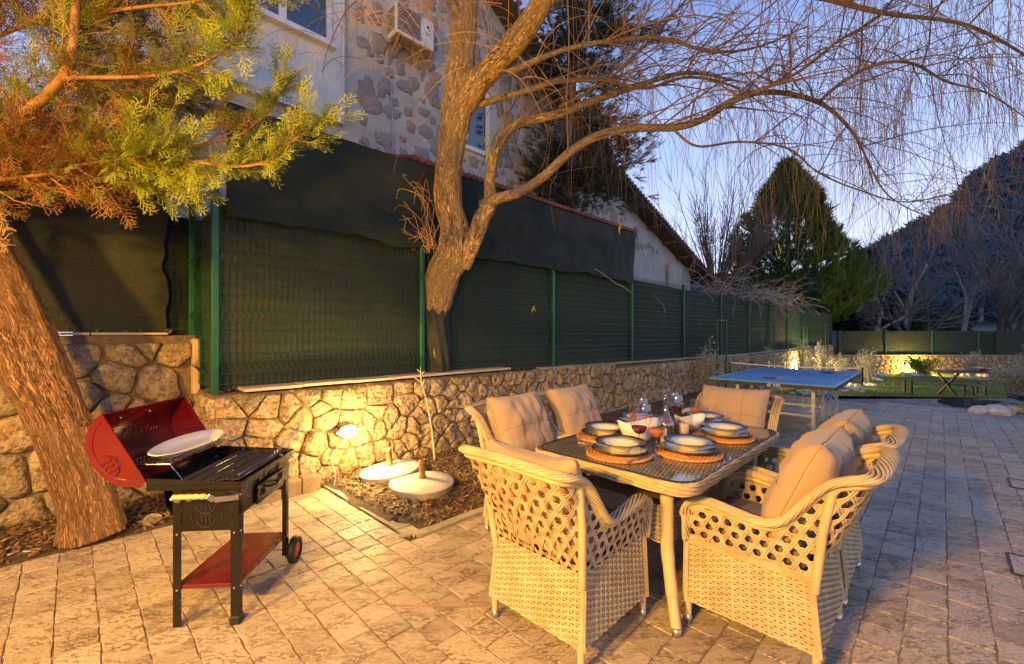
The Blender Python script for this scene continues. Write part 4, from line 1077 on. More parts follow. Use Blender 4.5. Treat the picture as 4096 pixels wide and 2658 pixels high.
def conifer(name, label, base, H, Rb, mat, n, prof, size, bark, upw=.9, seed=1, gap=.22, tmpl=(22, 1.0, .05), th=None, gr=None):
    r = random.Random(seed); t = thing(name, label, 'tree', base, 0, gr)
    mb = MB(); mb.tube([(0, 0, 0), (.05, 0, H * .4), (0, .05, H * .97)], [Rb * .07 + .05, Rb * .05 + .03, .02], 8); part('trunk', mb, bark, t)
    T_ = clump_template(r, *tmpl); ms_ = []
    for i in range(n):
        z = r.random() ** .85; a = r.uniform(0, 2 * math.pi); k = prof(z) * Rb * (1 + .42 * noise.noise(Vector((math.cos(a) * 1.7, math.sin(a) * 1.7, z * 4 + seed))) + .26 * noise.noise(Vector((math.cos(a) * 5, math.sin(a) * 5, z * 12))))
        q = k * (1 - .55 * r.random() ** 2.2); nn = noise.noise(Vector((math.cos(a) * 3.2, math.sin(a) * 3.2, z * 9 + seed * 3)))
        if nn < -gap and q > k * .6: continue
        p = Vector((math.cos(a) * q, math.sin(a) * q, z * H)); d = Vector((math.cos(a), math.sin(a), upw * (1 if th is None else th(z))))
        ms_.append(frame(p, d + Vector((r.uniform(-.35, .35), r.uniform(-.35, .35), r.uniform(-.2, .3))), (r.uniform(-1, 1), r.uniform(-1, 1), 1), size * r.uniform(.5, 1.1) * (1.5 if r.random() < .06 else 1)))
    link('crown', instmesh('crown', *T_, ms_, mat), t, kind='stuff'); return t
DBARK = plain('dark_bark', (.10, .075, .055), (.06, .045, .035), 5, .9)
x = (3150 - 2048) / F0 * 25.5
conifer('cypress', 'broad dark green cypress with a pointed top behind the far part of the fence', (x, 25.5, -.2), 11.5, 3.4, CYP, 14000, lambda z: max(.02, min(1, max(0, z - .10) / .2) ** .6 * min(1, ((1 - z) / .50) ** .9)), .50, DBARK, 1.25, 3, .2, (18, 1.0, .045))
x = (3450 - 2048) / F0 * 33
conifer('dark_fir', 'dark fir with drooping boughs right of the broad cypress', (x, 33, -1.0), 8.6, 3.6, FIR, 5000, lambda z: (1 - z) ** .9, .75, DBARK, -.15, 5, .15, (18, 1.0, .05))
# cedar between fence and house
ced = thing('cedar', 'dark loose cedar with ragged boughs standing before the house gable', 'tree', (0, 0, 0))
mb = MB(); mb.tube([D(2280, 1300, 10), D(2278, 900, 10), D(2270, 600, 10), D(2290, 200, 10), D(2300, -400, 10), D(2300, -900, 10)], [.16, .15, .14, .12, .1, .05], 10)
rc = random.Random(8); T_ = clump_template(rc, 16, .30, .009); ms_ = []
for b in range(96):
    py = rc.uniform(-800, 860) if b < 78 else rc.uniform(560, 900); k = 1.0 if py > -200 else .8; a = rc.uniform(0, 2 * math.pi); L = rc.uniform(1.0, 2.5) * (1 if py < 600 else .75); c = D(2282, py, 10)
    d = Vector((math.cos(a), math.sin(a) * .55, rc.uniform(.10, .42)))
    if d.x < 0: L *= .55
    pts = [c + d * L * t + Vector((0, 0, -.25 * L * t * t)) for t in (0, .25, .5, .75, 1)]; mb.tube(pts, [.035, .028, .02, .012, .006], 4, cap=False)
    for i in range(int(46 * L)):
        t = .22 + .8 * rc.random(); p = c + d * L * t + Vector((0, 0, -.25 * L * t * t)) + Vector((rc.gauss(0, .15), rc.gauss(0, .15), rc.gauss(-.06, .12))) * (.5 + t)
        ms_.append(frame(p, d + Vector((rc.uniform(-.8, .8), rc.uniform(-.8, .8), rc.uniform(-.7, .3))), (0, 0, 1), rc.uniform(.5, 1.2)))
part('trunk', mb, DBARK, ced); link('crown', instmesh('crown', *T_, ms_, CED), ced, kind='stuff')

# bare trees: recursive branching
def bare(name, label, base, H, r0, mat, seed, spread=.5, levels=5, cat='tree', group=None, upright=.35, start=None, n0=None, lean=(0, 0, 1), kmul=3, minr=.006, drp=0, leader=.72):
    r = random.Random(seed); t = thing(name, label, cat, base, 0, group); big_ = MB(); fine = MB()
    def br(p, d, L, rad, lv):
        n = 5; pts = [p.copy()]
        for i in range(n):
            d = (d + Vector((r.uniform(-.16, .16), r.uniform(-.16, .16), r.uniform(-.1, .12) + upright * .12 - drp))).normalized(); pts.append(pts[-1] + d * L / n)
        (big_ if lv <= 1 else fine).tube(pts, [max(minr, rad * (1 - .45 * i / n)) for i in range(n + 1)], 7 if lv == 0 else (5 if lv == 1 else 3), cap=False)
        if lv >= levels: return
        for k in range(kmul + (1 if lv > 0 else 0)):
            i = r.randint(2, n) if k else n; a = r.uniform(0, 2 * math.pi); o = d.orthogonal().normalized(); o2 = d.cross(o)
            nd = (d * 1.0 + (o * math.cos(a) + o2 * math.sin(a)) * r.uniform(.35, 1.0) * spread * 2 * (.5 if k == 0 else 1)).normalized()
            br(pts[i], nd, L * r.uniform(.55, .85) * (leader / .72), rad * .55, lv + 1)
    for q in range(n0 or 1):
        d = Vector(lean) + (Vector((r.uniform(-1, 1), r.uniform(-1, 1), 0)) * spread * .9 if n0 else Vector())
        br(Vector((0, 0, 0)), d.normalized(), H * .36, r0 * (1 if not n0 else r.uniform(.5, 1)), 0)
    part('trunk', big_, mat, t, True); part('crown', fine, TWD, t, kind='stuff'); return t
TWD = plain('dark_twigs', (.10, .085, .085), (.17, .155, .15), 3, .9)
GREYB = plain('pale_plane_bark', (.40, .38, .36), (.26, .24, .23), 2.5, .85)
DARKB = plain('dark_wet_bark', (.07, .055, .05), (.10, .08, .07), 3, .9)
REDB = plain('reddish_twigs', (.14, .09, .075), (.10, .07, .06), 3, .9)
# pollarded bush behind the fence: a fan of long straight shoots
p0 = D(2862, 1140, 17.0); pol = thing('pollard_willow', 'bare pollarded tree with a fan of long straight shoots right of the gable end', 'tree', (p0.x, p0.y, -.1))
mb = MB(); zt = p0.z; mb.tube([(0, 0, 0), (.03, 0, zt * .6), (0, 0, zt)], [.22, .20, .26], 10); part('trunk', mb, DARKB, pol, True)
mb = MB(); rp_ = random.Random(31)
for i in range(46):
    a = rp_.uniform(0, 2 * math.pi); s = rp_.random() ** .7 * .95; L = rp_.uniform(2.6, 5.2) * (1 - s * .2); d = Vector((math.cos(a) * s, math.sin(a) * s, 1)).normalized(); pts = [Vector((d.x * .2, d.y * .2, zt - .1))]; dd = (d + Vector((d.x, d.y, -.2)) * .9).normalized()
    for k in range(7): dd = (dd * .8 + d * .25 + Vector((rp_.uniform(-.05, .05), rp_.uniform(-.05, .05), .06))).normalized(); pts.append(pts[-1] + dd * L / 7)
    mb.tube(pts, [.030 - .0034 * k for k in range(8)], 4, cap=False)
    for k in range(14):
        q = rp_.randint(2, 6); a = pts[q] + (pts[q + 1] - pts[q]) * rp_.random(); e = (dd + Vector((rp_.uniform(-.7, .7), rp_.uniform(-.7, .7), rp_.uniform(-.1, .4)))).normalized() * rp_.uniform(.4, 1.3); mb.tube([a, a + e * .5, a + e + Vector((0, 0, .05))], [.009, .007, .004], 3, cap=False)
part('shoots', mb, REDB, pol, kind='stuff')
# dry creepers tangled along the fence top
cv = thing('dry_creeper', 'tangle of dry creeper stems lying over the top of the fence below the bare pollard', 'creeper')
mb = MB()
for i in range(240):
    u = rp_.gauss(16.5, 3.0); p = W(u, VF + rp_.uniform(-.1, .3), wall_top(u) + 1.68 + abs(rp_.gauss(0, .22))); pts = [p]; d = Vector((rp_.uniform(-1, 1), rp_.uniform(-1, 1), rp_.uniform(-.2, .9))).normalized()
    for k in range(7): d = (d + Vector((rp_.uniform(-.4, .4), rp_.uniform(-.4, .4), rp_.uniform(-.5, .25)))).normalized(); pts.append(pts[-1] + d * rp_.uniform(.08, .22))
    mb.tube(pts, .007, 3, cap=False)
part('stems', mb, plain('creeper_stem', (.34, .25, .18)), cv, kind='stuff')
# bare trees on the slope
bt = [(3480, 26, 27.5, 8.5, .16, GREYB, 'pale bare plane tree on the slope, closest to the dark fir', 41, (.12, 0, 1), .5),
      (3615, 30, 31, 9, .17, GREYB, 'upright pale bare tree in the middle of the slope', 42, (0, 0, 1), .42),
      (3720, 25.5, 26, 7.0, .20, DARKB, 'dark low bare tree forking widely just behind the fence', 43, (-.5, 0, .8), .62),
      (3840, 28, 29, 8.5, .17, GREYB, 'slanting pale bare tree left of the thickest dark trunk', 44, (.25, 0, 1), .45),
      (3990, 26.5, 27, 9.5, .30, DARKB, 'bare tree with the thickest dark trunk near the right edge', 45, (.12, 0, 1), .55),
      (4180, 30, 30, 10, .24, GREYB, 'pale bare tree with long level boughs at the right edge', 46, (-.35, 0, 1), .55),
      (3560, 36, 36, 9, .16, GREYB, 'slim bare tree farther up the slope behind the fir', 47, (0, 0, 1), .5),
      (3920, 38, 38, 11, .18, GREYB, 'tall thin bare tree high on the slope under the hill', 48, (0, 0, 1), .5)]
def hill_z(x, y):
    d = math.hypot(x, y); t = (x / max(y, 1)); 
    # terrace bank, then the hillside
    z = -.75
    if y > 24: z += 2.8 * min(1, max(0, (y - 24) / 10)) ** 1.0
    if y > 34: z += (y - 34) * .10
    top = np.interp(t, [.2, .62, .74, .80, .84, .90, .96, 1.02, 1.07, 1.12, 1.2, 1.5, 2.5], [14, 14, 15, 18.5, 20.5, 23.5, 26, 29, 35.5, 38, 41, 50, 60]) 
    k = min(1, max(0, (y - 38) / 52)); z += (top - 11) * k * k * (3 - 2 * k)
    return z
for i, (px, Yd, _, H, r0, m_, lab, sd_, lean, spd) in enumerate(bt):
    x = (px - 2048) / F0 * Yd; bare('bare_tree', lab, (x, Yd, hill_z(x, Yd) - .1), H, r0, m_, sd_, spd, 4, group='bare trees on the slope behind the garden', lean=lean, n0=3 if m_ is DARKB else None, minr=.007)
mb = MB()
nb_, nd = 90, 50
def hf(a, b_):
    t = .15 + a * 1.6; y = 23.9 + (b_ ** 1.5) * 120; x = t * y; n = noise.noise(Vector((x * .25, y * .25, 0))); return (x, y, hill_z(x, y) + (.35 * n if y > 27 else 0) + 1.6 * noise.noise(Vector((x * .06, y * .06, 2))) * min(1, max(0, (y - 40) / 20)))
mb.grid(hf, nb_, nd)
def mat_hill():
    m, nt, b = nodes('hill_ground'); k = NB(nt); sp_ = k.n('ShaderNodeSeparateXYZ'); k.l(k.tc.outputs['Object'], sp_.inputs[0])
    bank = k.mix(k.ramp(k.noise(2.5, None, 8, .7), [(.42, 0), (.6, 1)]), (.30, .28, .25), (.10, .095, .08)); veg = k.mix(k.ramp(k.noise(.6, None, 6), [(.4, 0), (.6, 1)]), (.02, .035, .018), (.05, .055, .03))
    f = k.ramp(k.math('ADD', k.math('MULTIPLY', sp_.outputs[1], .02), k.math('MULTIPLY', k.noise(.5), .1)), [(.70, 0), (.76, 1)])
    k.l(k.mix(f, bank, veg), b.inputs['Base Color']); b.inputs['Roughness'].default_value = .95; k.l(k.bump(k.noise(2, None, 8, .7), 1, .4), b.inputs['Normal']); return m
part('hillside', mb, mat_hill(), None, True, kind='structure')
# scrub and wood covering the hill
rs_ = random.Random(77); T_ = clump_template(rs_, 14, 1.6, .20); ms_ = []
while len(ms_) < 15000:
    t = rs_.uniform(.25, 1.35); y = 36 + rs_.random() ** .8 * 62; x = t * y; 
    if y < 42 and rs_.random() < .6: continue
    h = rs_.uniform(0, 2.6) * (.6 + .8 * abs(noise.noise(Vector((x * .15, y * .15, 0))))); ms_.append(frame((x, y, hill_z(x, y) + h), (rs_.uniform(-1, 1), rs_.uniform(-1, 1), rs_.uniform(.2, 1.4)), (0, 0, 1), rs_.uniform(.5, 1.2)))
wood = link('hill_wood', instmesh('hill_wood', *T_, ms_, mat_leaf('hill_wood', (.06, .10, .125), (.08, .125, .15), (.11, .145, .175), .1)), None, kind='stuff'); wood['label'] = 'dense dark wood covering the hillside below the skyline'  # bluish leaf colours carry the haze over the distant hill
ms_ = []
T2 = clump_template(rs_, 14, .6, .06)
for i in range(1500):
    t = rs_.uniform(.80, 1.05); y = rs_.uniform(30, 37); x = t * y; ms_.append(frame((x, y, hill_z(x, y) + rs_.uniform(0, .5)), (rs_.uniform(-1, 1), rs_.uniform(-1, 1), rs_.uniform(.2, 1.4)), (0, 0, 1), rs_.uniform(.5, 1.2)))
sc_ = link('scrub', instmesh('scrub', *T2, ms_, mat_leaf('scrub_leaf', (.05, .075, .02), (.07, .09, .03), (.04, .06, .02), .1)), None, kind='stuff'); sc_['label'] = 'green scrub on the bank under the bare trees'
# ------------------------------------------------------------------ wicker furniture
def mat_wicker(name, c1, c2, c3):
    m, nt, b = nodes(name); k = NB(nt)
    g = k.n('ShaderNodeNewGeometry').outputs['Random Per Island']
    col = k.mix(k.ramp(g, [(0, 0), (1, 1)]), c1, c2)
    col = k.mix(k.ramp(k.noise(9, None, 4), [(.42, 0), (.62, .8)]), col, c3)
    k.l(col, b.inputs['Base Color']); b.inputs['Roughness'].default_value = .52; b.inputs['Specular IOR Level'].default_value = .35
    k.l(k.bump(k.noise(160, k.map((1, 1, .3)), 3), .35, .002), b.inputs['Normal']); return m
WICK = mat_wicker('beige_wicker', (.62, .48, .27), (.50, .38, .21), (.42, .30, .15))
WRAP = plain('wicker_wrap', (.62, .47, .26), (.50, .37, .20), 9, .5, .3, 90, .002)
def mat_cushion():
    m, nt, b = nodes('twill_cushion'); k = NB(nt)
    w_ = k.n('ShaderNodeTexWave', wave_type='BANDS', bands_direction='DIAGONAL'); w_.inputs['Scale'].default_value = 62; w_.inputs['Distortion'].default_value = .6
    k.l(k.tc.outputs['Object'], w_.inputs['Vector'])
    col = k.mix(w_.outputs[0], (.36, .24, .14), (.47, .33, .20)); col = k.mix(k.ramp(k.noise(5), [(.4, 0), (.7, .4)]), col, (.34, .25, .18))
    k.l(col, b.inputs['Base Color']); b.inputs['Roughness'].default_value = .9; b.inputs['Sheen Weight'].default_value = .15
    h = k.math('ADD', k.math('MULTIPLY', w_.outputs[0], .08), k.noise(7, k.map((1, 1, 1)), 3)); k.l(k.bump(h, .55, .012), b.inputs['Normal']); return m
CUSH = mat_cushion(); CUSHD = plain('seat_cushion_grey', (.19, .16, .155), (.15, .125, .12), 30, .9, .3, 200, .002)
THREAD = plain('orange_thread', (.45, .24, .10)); TIPM = plain('brushed_leg_tip', (.62, .58, .52), (.5, .47, .42), 20, .3, metal=.9)
RUB = plain('black_rubber', (.015, .015, .015), None, 5, .6)

def ribbon(mb, pts, nrms, w, th):
    """flat strand: diamond section, wide across, thin along the normal"""
    N = len(pts); o = len(mb.v)
    for i in range(N):
        t = (pts[min(i + 1, N - 1)] - pts[max(i - 1, 0)]); 
        if t.length < 1e-9: t = Vector((1, 0, 0))
        t.normalize(); n = nrms[i]; s = t.cross(n); s.normalize()
        for q in (s * w, n * th, s * -w, n * -th): p = pts[i] + q; mb.v.append((p.x, p.y, p.z))
    for i in range(N - 1):
        for k in range(4): k2 = (k + 1) % 4; mb.f.append((o + i * 4 + k, o + i * 4 + k2, o + (i + 1) * 4 + k2, o + (i + 1) * 4 + k))
def apron(P, Nf, wid, z0, z1, stake=.036, row=.0125):
    """basket weave: flat rows passing in and out of upright stakes. P(a,z), a in 0..1"""
    mb = MB(); ns = max(3, round(wid / stake)); nr = round((z1 - z0) / row)
    for i in range(ns + 1):
        a = i / ns; pts = [P(a, z0 + (z1 - z0) * t) for t in (0, .5, 1)]; ribbon(mb, pts, [Nf(a, z0)] * 3, .0065, .0022)
    for j in range(nr):
        z = z0 + (j + .5) * (z1 - z0) / nr; pts = []; nn = []
        for i in range(ns * 2 + 1):
            a = i / (ns * 2); off = .0055 * math.cos(math.pi * (i / 2 + j)) ; n = Nf(a, z); pts.append(P(a, z) + n * off); nn.append(n)
        ribbon(mb, pts, nn, (z1 - z0) / nr * .43, .0018)
    return mb
def cane(P, Nf, s0, s1, z0, z1, inside, d=.050, w=.0040, step=.0125, flip=False):
    """six-way cane weave: paired strands in three directions"""
    mb = MB()
    for k, ang in enumerate((0, 60, 120)):
        c, s_ = math.cos(R(ang)), math.sin(R(ang)); nx, ny = -s_, c
        cor = [(x, y) for x in (s0, s1) for y in (z0, z1)]; ds = [x * nx + y * ny for x, y in cor]; lo, hi = min(ds), max(ds); ts = [x * c + y * s_ for x, y in cor]; tl, th = min(ts), max(ts)
        m_ = math.floor(lo / d)
        while m_ * d < hi:
            for o in (-.0047, .0047):
                dd = (m_ + (.5 if k == 0 else 0)) * d + o; run = []; runs = []
                q = tl
                while q <= th + step:
                    x = q * c + dd * nx; y = q * s_ + dd * ny
                    if inside(x, y): run.append((x, y, q))
                    else:
                        if len(run) > 1: runs.append(run)
                        run = []
                    q += step
                if len(run) > 1: runs.append(run)
                for r_ in runs:
                    pts = []; nn = []
                    for x, y, q in r_:
                        n = Nf(x, y); pts.append(P(x, y) + n * (.0035 * math.sin(q / d * 2 * math.pi * .5774 * 1.0 + k * 2.1) + (k - 1) * .0022)); nn.append(n)
                    ribbon(mb, pts, nn, w, .0013)
            m_ += 1
    return mb
def wrapped(mb, pts, r, n=10, pitch=.0085):
    """tube wound with flat cane: little rings along its length"""
    L = sum((Vector(b_) - Vector(a)).length for a, b_ in zip(pts, pts[1:])); m_ = max(2, int(L / pitch)) * 2
    P = [Vector(p) for p in pts]; cum = [0]
    for a, b_ in zip(P, P[1:]): cum.append(cum[-1] + (b_ - a).length)
    out = []; rr = []; k = 0; rl = r if isinstance(r, (list, tuple)) else [r] * len(P)
    for i in range(m_ + 1):
        q = L * i / m_
        while k < len(P) - 2 and cum[k + 1] < q: k += 1
        t = (q - cum[k]) / max(1e-9, cum[k + 1] - cum[k]); out.append(P[k].lerp(P[k + 1], t)); rr.append((rl[k] + (rl[k + 1] - rl[k]) * t) * (1.0 if i % 2 else .93))
    mb.tube(out, rr, n)
def sp3(pts, n=5): return [Vector(p) for p in spline(pts, n)]
def braid(mb, path, w, h, strands, r, pitch, up=None, closed=False):
    """strands wound round a flattened core"""
    N = len(path)
    for s in range(strands):
        pts = []; L = 0
        for i in range(N):
            if i: L += (path[i] - path[i - 1]).length
            if closed: t = path[(i + 1) % N] - path[i - 1]
            else: t = path[min(i + 1, N - 1)] - path[max(i - 1, 0)]
            t.normalize(); u_ = (up or Vector((0, 0, 1))); side = t.cross(u_)
            if side.length < .2: side = t.cross(Vector((0, 1, 0)))
            side.normalize(); u2 = side.cross(t); g = 2 * math.pi * (s / strands + L / pitch)
            pts.append(path[i] + side * math.cos(g) * w + u2 * math.sin(g) * h)
        mb.tube(pts, r, 5, cap=not closed, closed=closed)
def pillow(w, h, t, mat, name, parent, seams=(3, 2), puff=.38, seed=1, wr=.012, loc=(0, 0, 0), rot=(0, 0, 0), bend=0.0, sag=0.0):
    """cushion in local x (width), z (height), y (thickness); stitched lines on the front (+y) and back"""
    mb = MB(); nx, nz = 28, 22; sd = seed * 7.3
    def surf(a, b_, side):
        x = (a - .5) * 2; z = (b_ - .5) * 2; e = (max(0, 1 - abs(x) ** 3.2) * max(0, 1 - abs(z) ** 3.2)) ** puff
        pin = 1 - .055 * (1 - abs(z) ** 2) * abs(x) ** 6; pz = 1 - .07 * (1 - abs(x) ** 2) * abs(z) ** 6
        y = side * t / 2 * e
        for i in range(1, seams[0]): y -= side * .010 * math.exp(-((a - i / seams[0]) / .018) ** 2) * e
        for i in range(1, seams[1]): y -= side * .010 * math.exp(-((b_ - i / seams[1]) / .02) ** 2) * e
        p = Vector((x * w / 2 * pin, y, z * h / 2 * pz)); n_ = noise.noise(Vector((x * 2.2 + sd, z * 2.2, side))) * wr + noise.noise(Vector((x * 7 + sd, z * 3, side))) * wr * .45
        p.y += n_ * e; ed = max(abs(x), abs(z)) ** 8
        p.z += ed * .008 * noise.noise(Vector((x * 9, z * 9, sd))) - sag * (1 - x * x) * (b_); p.y += bend * (x * x); return p
    for side in (1, -1):
        o = len(mb.v); mb.grid(lambda a, b_: surf(a, b_, side), nx, nz)
        if side < 0:
            k = len(mb.f) - nx * nz
            mb.f[k:] = [f[::-1] for f in mb.f[k:]]
    pc = part(name, mb, mat, parent, True, loc=loc); pc.rotation_euler = rot
    st = MB()
    for side in (1, -1):
        for i in range(1, seams[0]):
            for e in (-.012,): st.tube([surf(i / seams[0] + e, q / 20, side) + Vector((0, side * .0022, 0)) for q in range(1, 20)], .0018, 4)
        for i in range(1, seams[1]): st.tube([surf(q / 24, i / seams[1] - .012, side) + Vector((0, side * .0022, 0)) for q in range(1, 24)], .0018, 4)
    st.tube([surf(q / 24, .001, 1) for q in range(25)] + [surf(.999, q / 20, 1) for q in range(21)] + [surf(1 - q / 24, .999, 1) for q in range(25)] + [surf(.001, 1 - q / 20, 1) for q in range(21)], .0018, 5)
    part('stitching', st, THREAD if mat is CUSH else CUSHD, pc, kind='stuff'); return pc

# ---- the armchair: x across, +y the front, origin on the floor under the seat
ZA, ZB = .405, .105
def cor(z):
    t = (ZA - z) / (ZA - ZB); return (.258 + .016 * t, -.262 - .030 * t, .262)     # half width, back y, front y
armp = sp3([(.262, .258, ZA), (.270, .258, .50), (.282, .246, .572), (.290, .212, .612), (.296, .14, .628), (.300, .02, .612), (.302, -.08, .602), (.304, -.155, .625), (.305, -.215, .69), (.306, -.270, .765), (.308, -.325, .822), (.310, -.385, .852), (.303, -.428, .864), (.270, -.458, .872), (.20, -.472, .878), (.10, -.480, .884), (0, -.483, .888)], 5)
full = armp + [Vector((-p.x, p.y, p.z)) for p in armp[::-1][1:]]
ip = min(range(len(armp)), key=lambda i: abs(armp[i].y + .335) + (armp[i].z < .8) * 9)   # where the back post meets the rim
def zrim(y):
    best = None
    for a, b_ in zip(armp[:ip + 1], armp[1:ip + 2]):
        if (a.y - y) * (b_.y - y) <= 0 and abs(a.y - b_.y) > 1e-6: t = (y - a.y) / (b_.y - a.y); z = a.z + (b_.z - a.z) * t; best = z if best is None else max(best, z)
    return best if best is not None else ZA
def ypost(z): return -.262 - .075 * max(0, z - ZA) / .42
def chair_meshes():
    M = {}
    def side(sg):
        P = lambda a, z: Vector((sg * cor(z)[0], cor(z)[2] + (cor(z)[1] - cor(z)[2]) * a, z)); Nf = lambda a, z: Vector((sg, 0, .05)).normalized()
        return apron(P, Nf, .53, ZB, ZA)
    M['sideL'] = side(-1).mesh('apron', WICK); M['sideR'] = side(1).mesh('apron', WICK)
    M['back'] = apron(lambda a, z: Vector(((a - .5) * 2 * cor(z)[0], cor(z)[1], z)), lambda a, z: Vector((0, -1, .1)).normalized(), .53, ZB, ZA).mesh('apron', WICK)
    M['front'] = apron(lambda a, z: Vector(((a - .5) * 2 * cor(z)[0], cor(z)[2], z)), lambda a, z: Vector((0, 1, 0)), .53, ZB, ZA).mesh('apron', WICK)
    for sg, nm in ((-1, 'caneL'), (1, 'caneR')):
        def P(y, z, sg=sg):
            zr = max(zrim(y), ZA + .05); t = min(1, (z - ZA) / (zr - ZA)); return Vector((sg * (.260 + .042 * t), y, z))
        M[nm] = cane(P, lambda y, z, sg=sg: Vector((sg, 0, -.1)).normalized(), -.36, .27, ZA - .02, .86, lambda y, z: z > ZA - .004 and y < .256 - (0 if z < .52 else (z - .52) * .12) and y > ypost(z) and z < zrim(y) - .004).mesh('side_cane', WICK)
    top = full[ip:len(full) - ip]; cum = [0]
    for a, b_ in zip(top, top[1:]): cum.append(cum[-1] + (b_ - a).length)
    WT = .64
    def Pb(s, z):
        a = min(1, max(0, s / WT)); q = a * cum[-1]; k = 0
        while k < len(top) - 2 and cum[k + 1] < q: k += 1
        t = (q - cum[k]) / (cum[k + 1] - cum[k]); T_ = top[k].lerp(top[k + 1], min(1, t)); B_ = Vector(((.5 - a) * 2 * .258, -.262, ZA)); u_ = (z - ZA) / .455
        p = B_.lerp(T_, u_); p.y -= .015 * math.sin(math.pi * min(1, u_)) * (1 - abs(a - .5) * 2); return p
    def Nb(s, z):
        e = .01; n = (Pb(s + e, z) - Pb(s - e, z)).cross(Pb(s, z + e) - Pb(s, z - e)); n.normalize(); return -n if n.y > 0 else n
    M['caneB'] = cane(Pb, Nb, 0, WT, ZA - .02, ZA + .45, lambda s, z: 0.004 < s < WT - .004 and ZA - .004 < z < ZA + .45).mesh('back_cane', WICK)
    mb = MB(); braid(mb, full, .028, .013, 10, .0064, .50); mb.tube([p + Vector((0, 0, -.004)) for p in full], .017, 8, sq=.55, nrm=Vector((0, 0, 1))); M['rim'] = mb.mesh('braided_rim', WICK, True)
    mb = MB()
    low = [p + Vector((-.010 * (1 if p.x > 0 else -1 if p.x < 0 else 0), .006, -.026 if p.z > .55 else -.012)) for p in full]; wrapped(mb, low, .0155); M['frame'] = mb.mesh('wrapped_frame', WRAP, True)
    for sg in (-1, 1):
        mb = MB(); tp_ = armp[ip]; wrapped(mb, [Vector((sg * .262, -.268, ZA - .05)), Vector((sg * .285, -.300, .62)), Vector((sg * (tp_.x - .012), tp_.y, tp_.z - .02))], .0185); M['post', sg] = mb.mesh('back_post', WRAP, True)
    mb = MB(); wrapped(mb, [(0, 0, .024), (0, 0, .125)], [.0150, .0190]); M['leg'] = mb.mesh('leg', WRAP, True)
    mb = MB(); mb.lathe([(.0145, 0), (.0155, .003), (.0165, .036), (.012, .037)], 12); M['tip'] = mb.mesh('leg_tip', TIPM, True)
    mb = MB(); mb.lathe([(.0135, -.003), (.0135, .003)], 10); M['foot'] = mb.mesh('foot_pad', RUB)
    mb = MB()
    for x in (-1, 1):
        for y0, y1 in ((.262, .262), (-.262, -.292)):
            mb.tube([(x * .262, y0 * .985, ZA), (x * .276, y1 * .985, ZB)], .0145, 6)
    braid(mb, [Vector((x * .268, y, ZA + .004)) for x, y in [(-1, -.262), (-1, 0), (-1, .262)]], .010, .010, 4, .006, .12)
    M['cor'] = mb.mesh('corner_stakes', WICK)
    mb = MB(); mb.box((0, 0, .385), (.49, .49, .03)); M['deck'] = mb.mesh('seat_deck', plain('dark_webbing', (.05, .04, .03)))
    return M
CM = chair_meshes()
def chair(loc, rz, label, seed, cushion=True, back_tilt=.42, cy=-.235, cz=.685, roll=0.0, sag=0.0):
    t = thing('wicker_armchair', label, 'armchair', loc, rz, 'wicker armchairs round the dining table')
    for k in ('sideL', 'sideR', 'back', 'front'): link('apron', CM[k], t, kind='stuff')
    for k, n in (('caneL', 'side_cane'), ('caneR', 'side_cane'), ('caneB', 'back_cane')): link(n, CM[k], t, kind='stuff')
    link('braided_rim', CM['rim'], t); link('wrapped_frame', CM['frame'], t); link('back_post', CM['post', -1], t); link('back_post', CM['post', 1], t); link('corner_stakes', CM['cor'], t, kind='stuff'); link('seat_deck', CM['deck'], t)
    for x in (-.262, .262):
        for y in (-.276, .25):
            l = link('leg', CM['leg'], t); l.location = (x, y, 0); a = link('leg_tip', CM['tip'], l); b_ = link('foot_pad', CM['foot'], l); b_.location = (0, 0, .004)
    pillow(.50, .50, .115, CUSHD, 'seat_cushion', t, (1, 1), .22, seed, .006, (0, .0, .455), (R(90), 0, 0))
    pillow(.54, .51, .23, CUSH, 'back_cushion', t, (3, 2), .44, seed, .024, (0, cy, cz), (back_tilt, roll, 0), sag=sag)
    return t
# chair face direction is local +y; the table runs along U
A = TH
chair(W(1.765, 1.33), TH - math.pi / 2, 'wicker armchair seen from behind at the near end of the table, its cushion sunk low', 1, cz=.665, cy=-.25, back_tilt=.30, sag=.035)
chair(W(2.40, .64), TH, 'wicker armchair with its side to the camera, lower right, nearest the picture edge', 2, cz=.735, cy=-.20, back_tilt=.40, sag=.02)
chair(W(3.09, .64), TH, 'wicker armchair behind the lower right one on the same long side of the table', 3, cz=.735, cy=-.20, back_tilt=.40, sag=.02)
chair(W(3.74, 1.27), TH + math.pi / 2, 'wicker armchair at the far end of the table, before the blue table tennis table', 4, cz=.72, cy=-.19)
chair(W(2.36, 2.05), TH + math.pi, 'leftmost wicker armchair, its cushion facing the camera beside the planting bed', 5, cz=.725, cy=-.18)
chair(W(3.04, 2.05), TH + math.pi, 'wicker armchair on the wall side, between the leftmost one and the decanter', 6, cz=.725, cy=-.18)

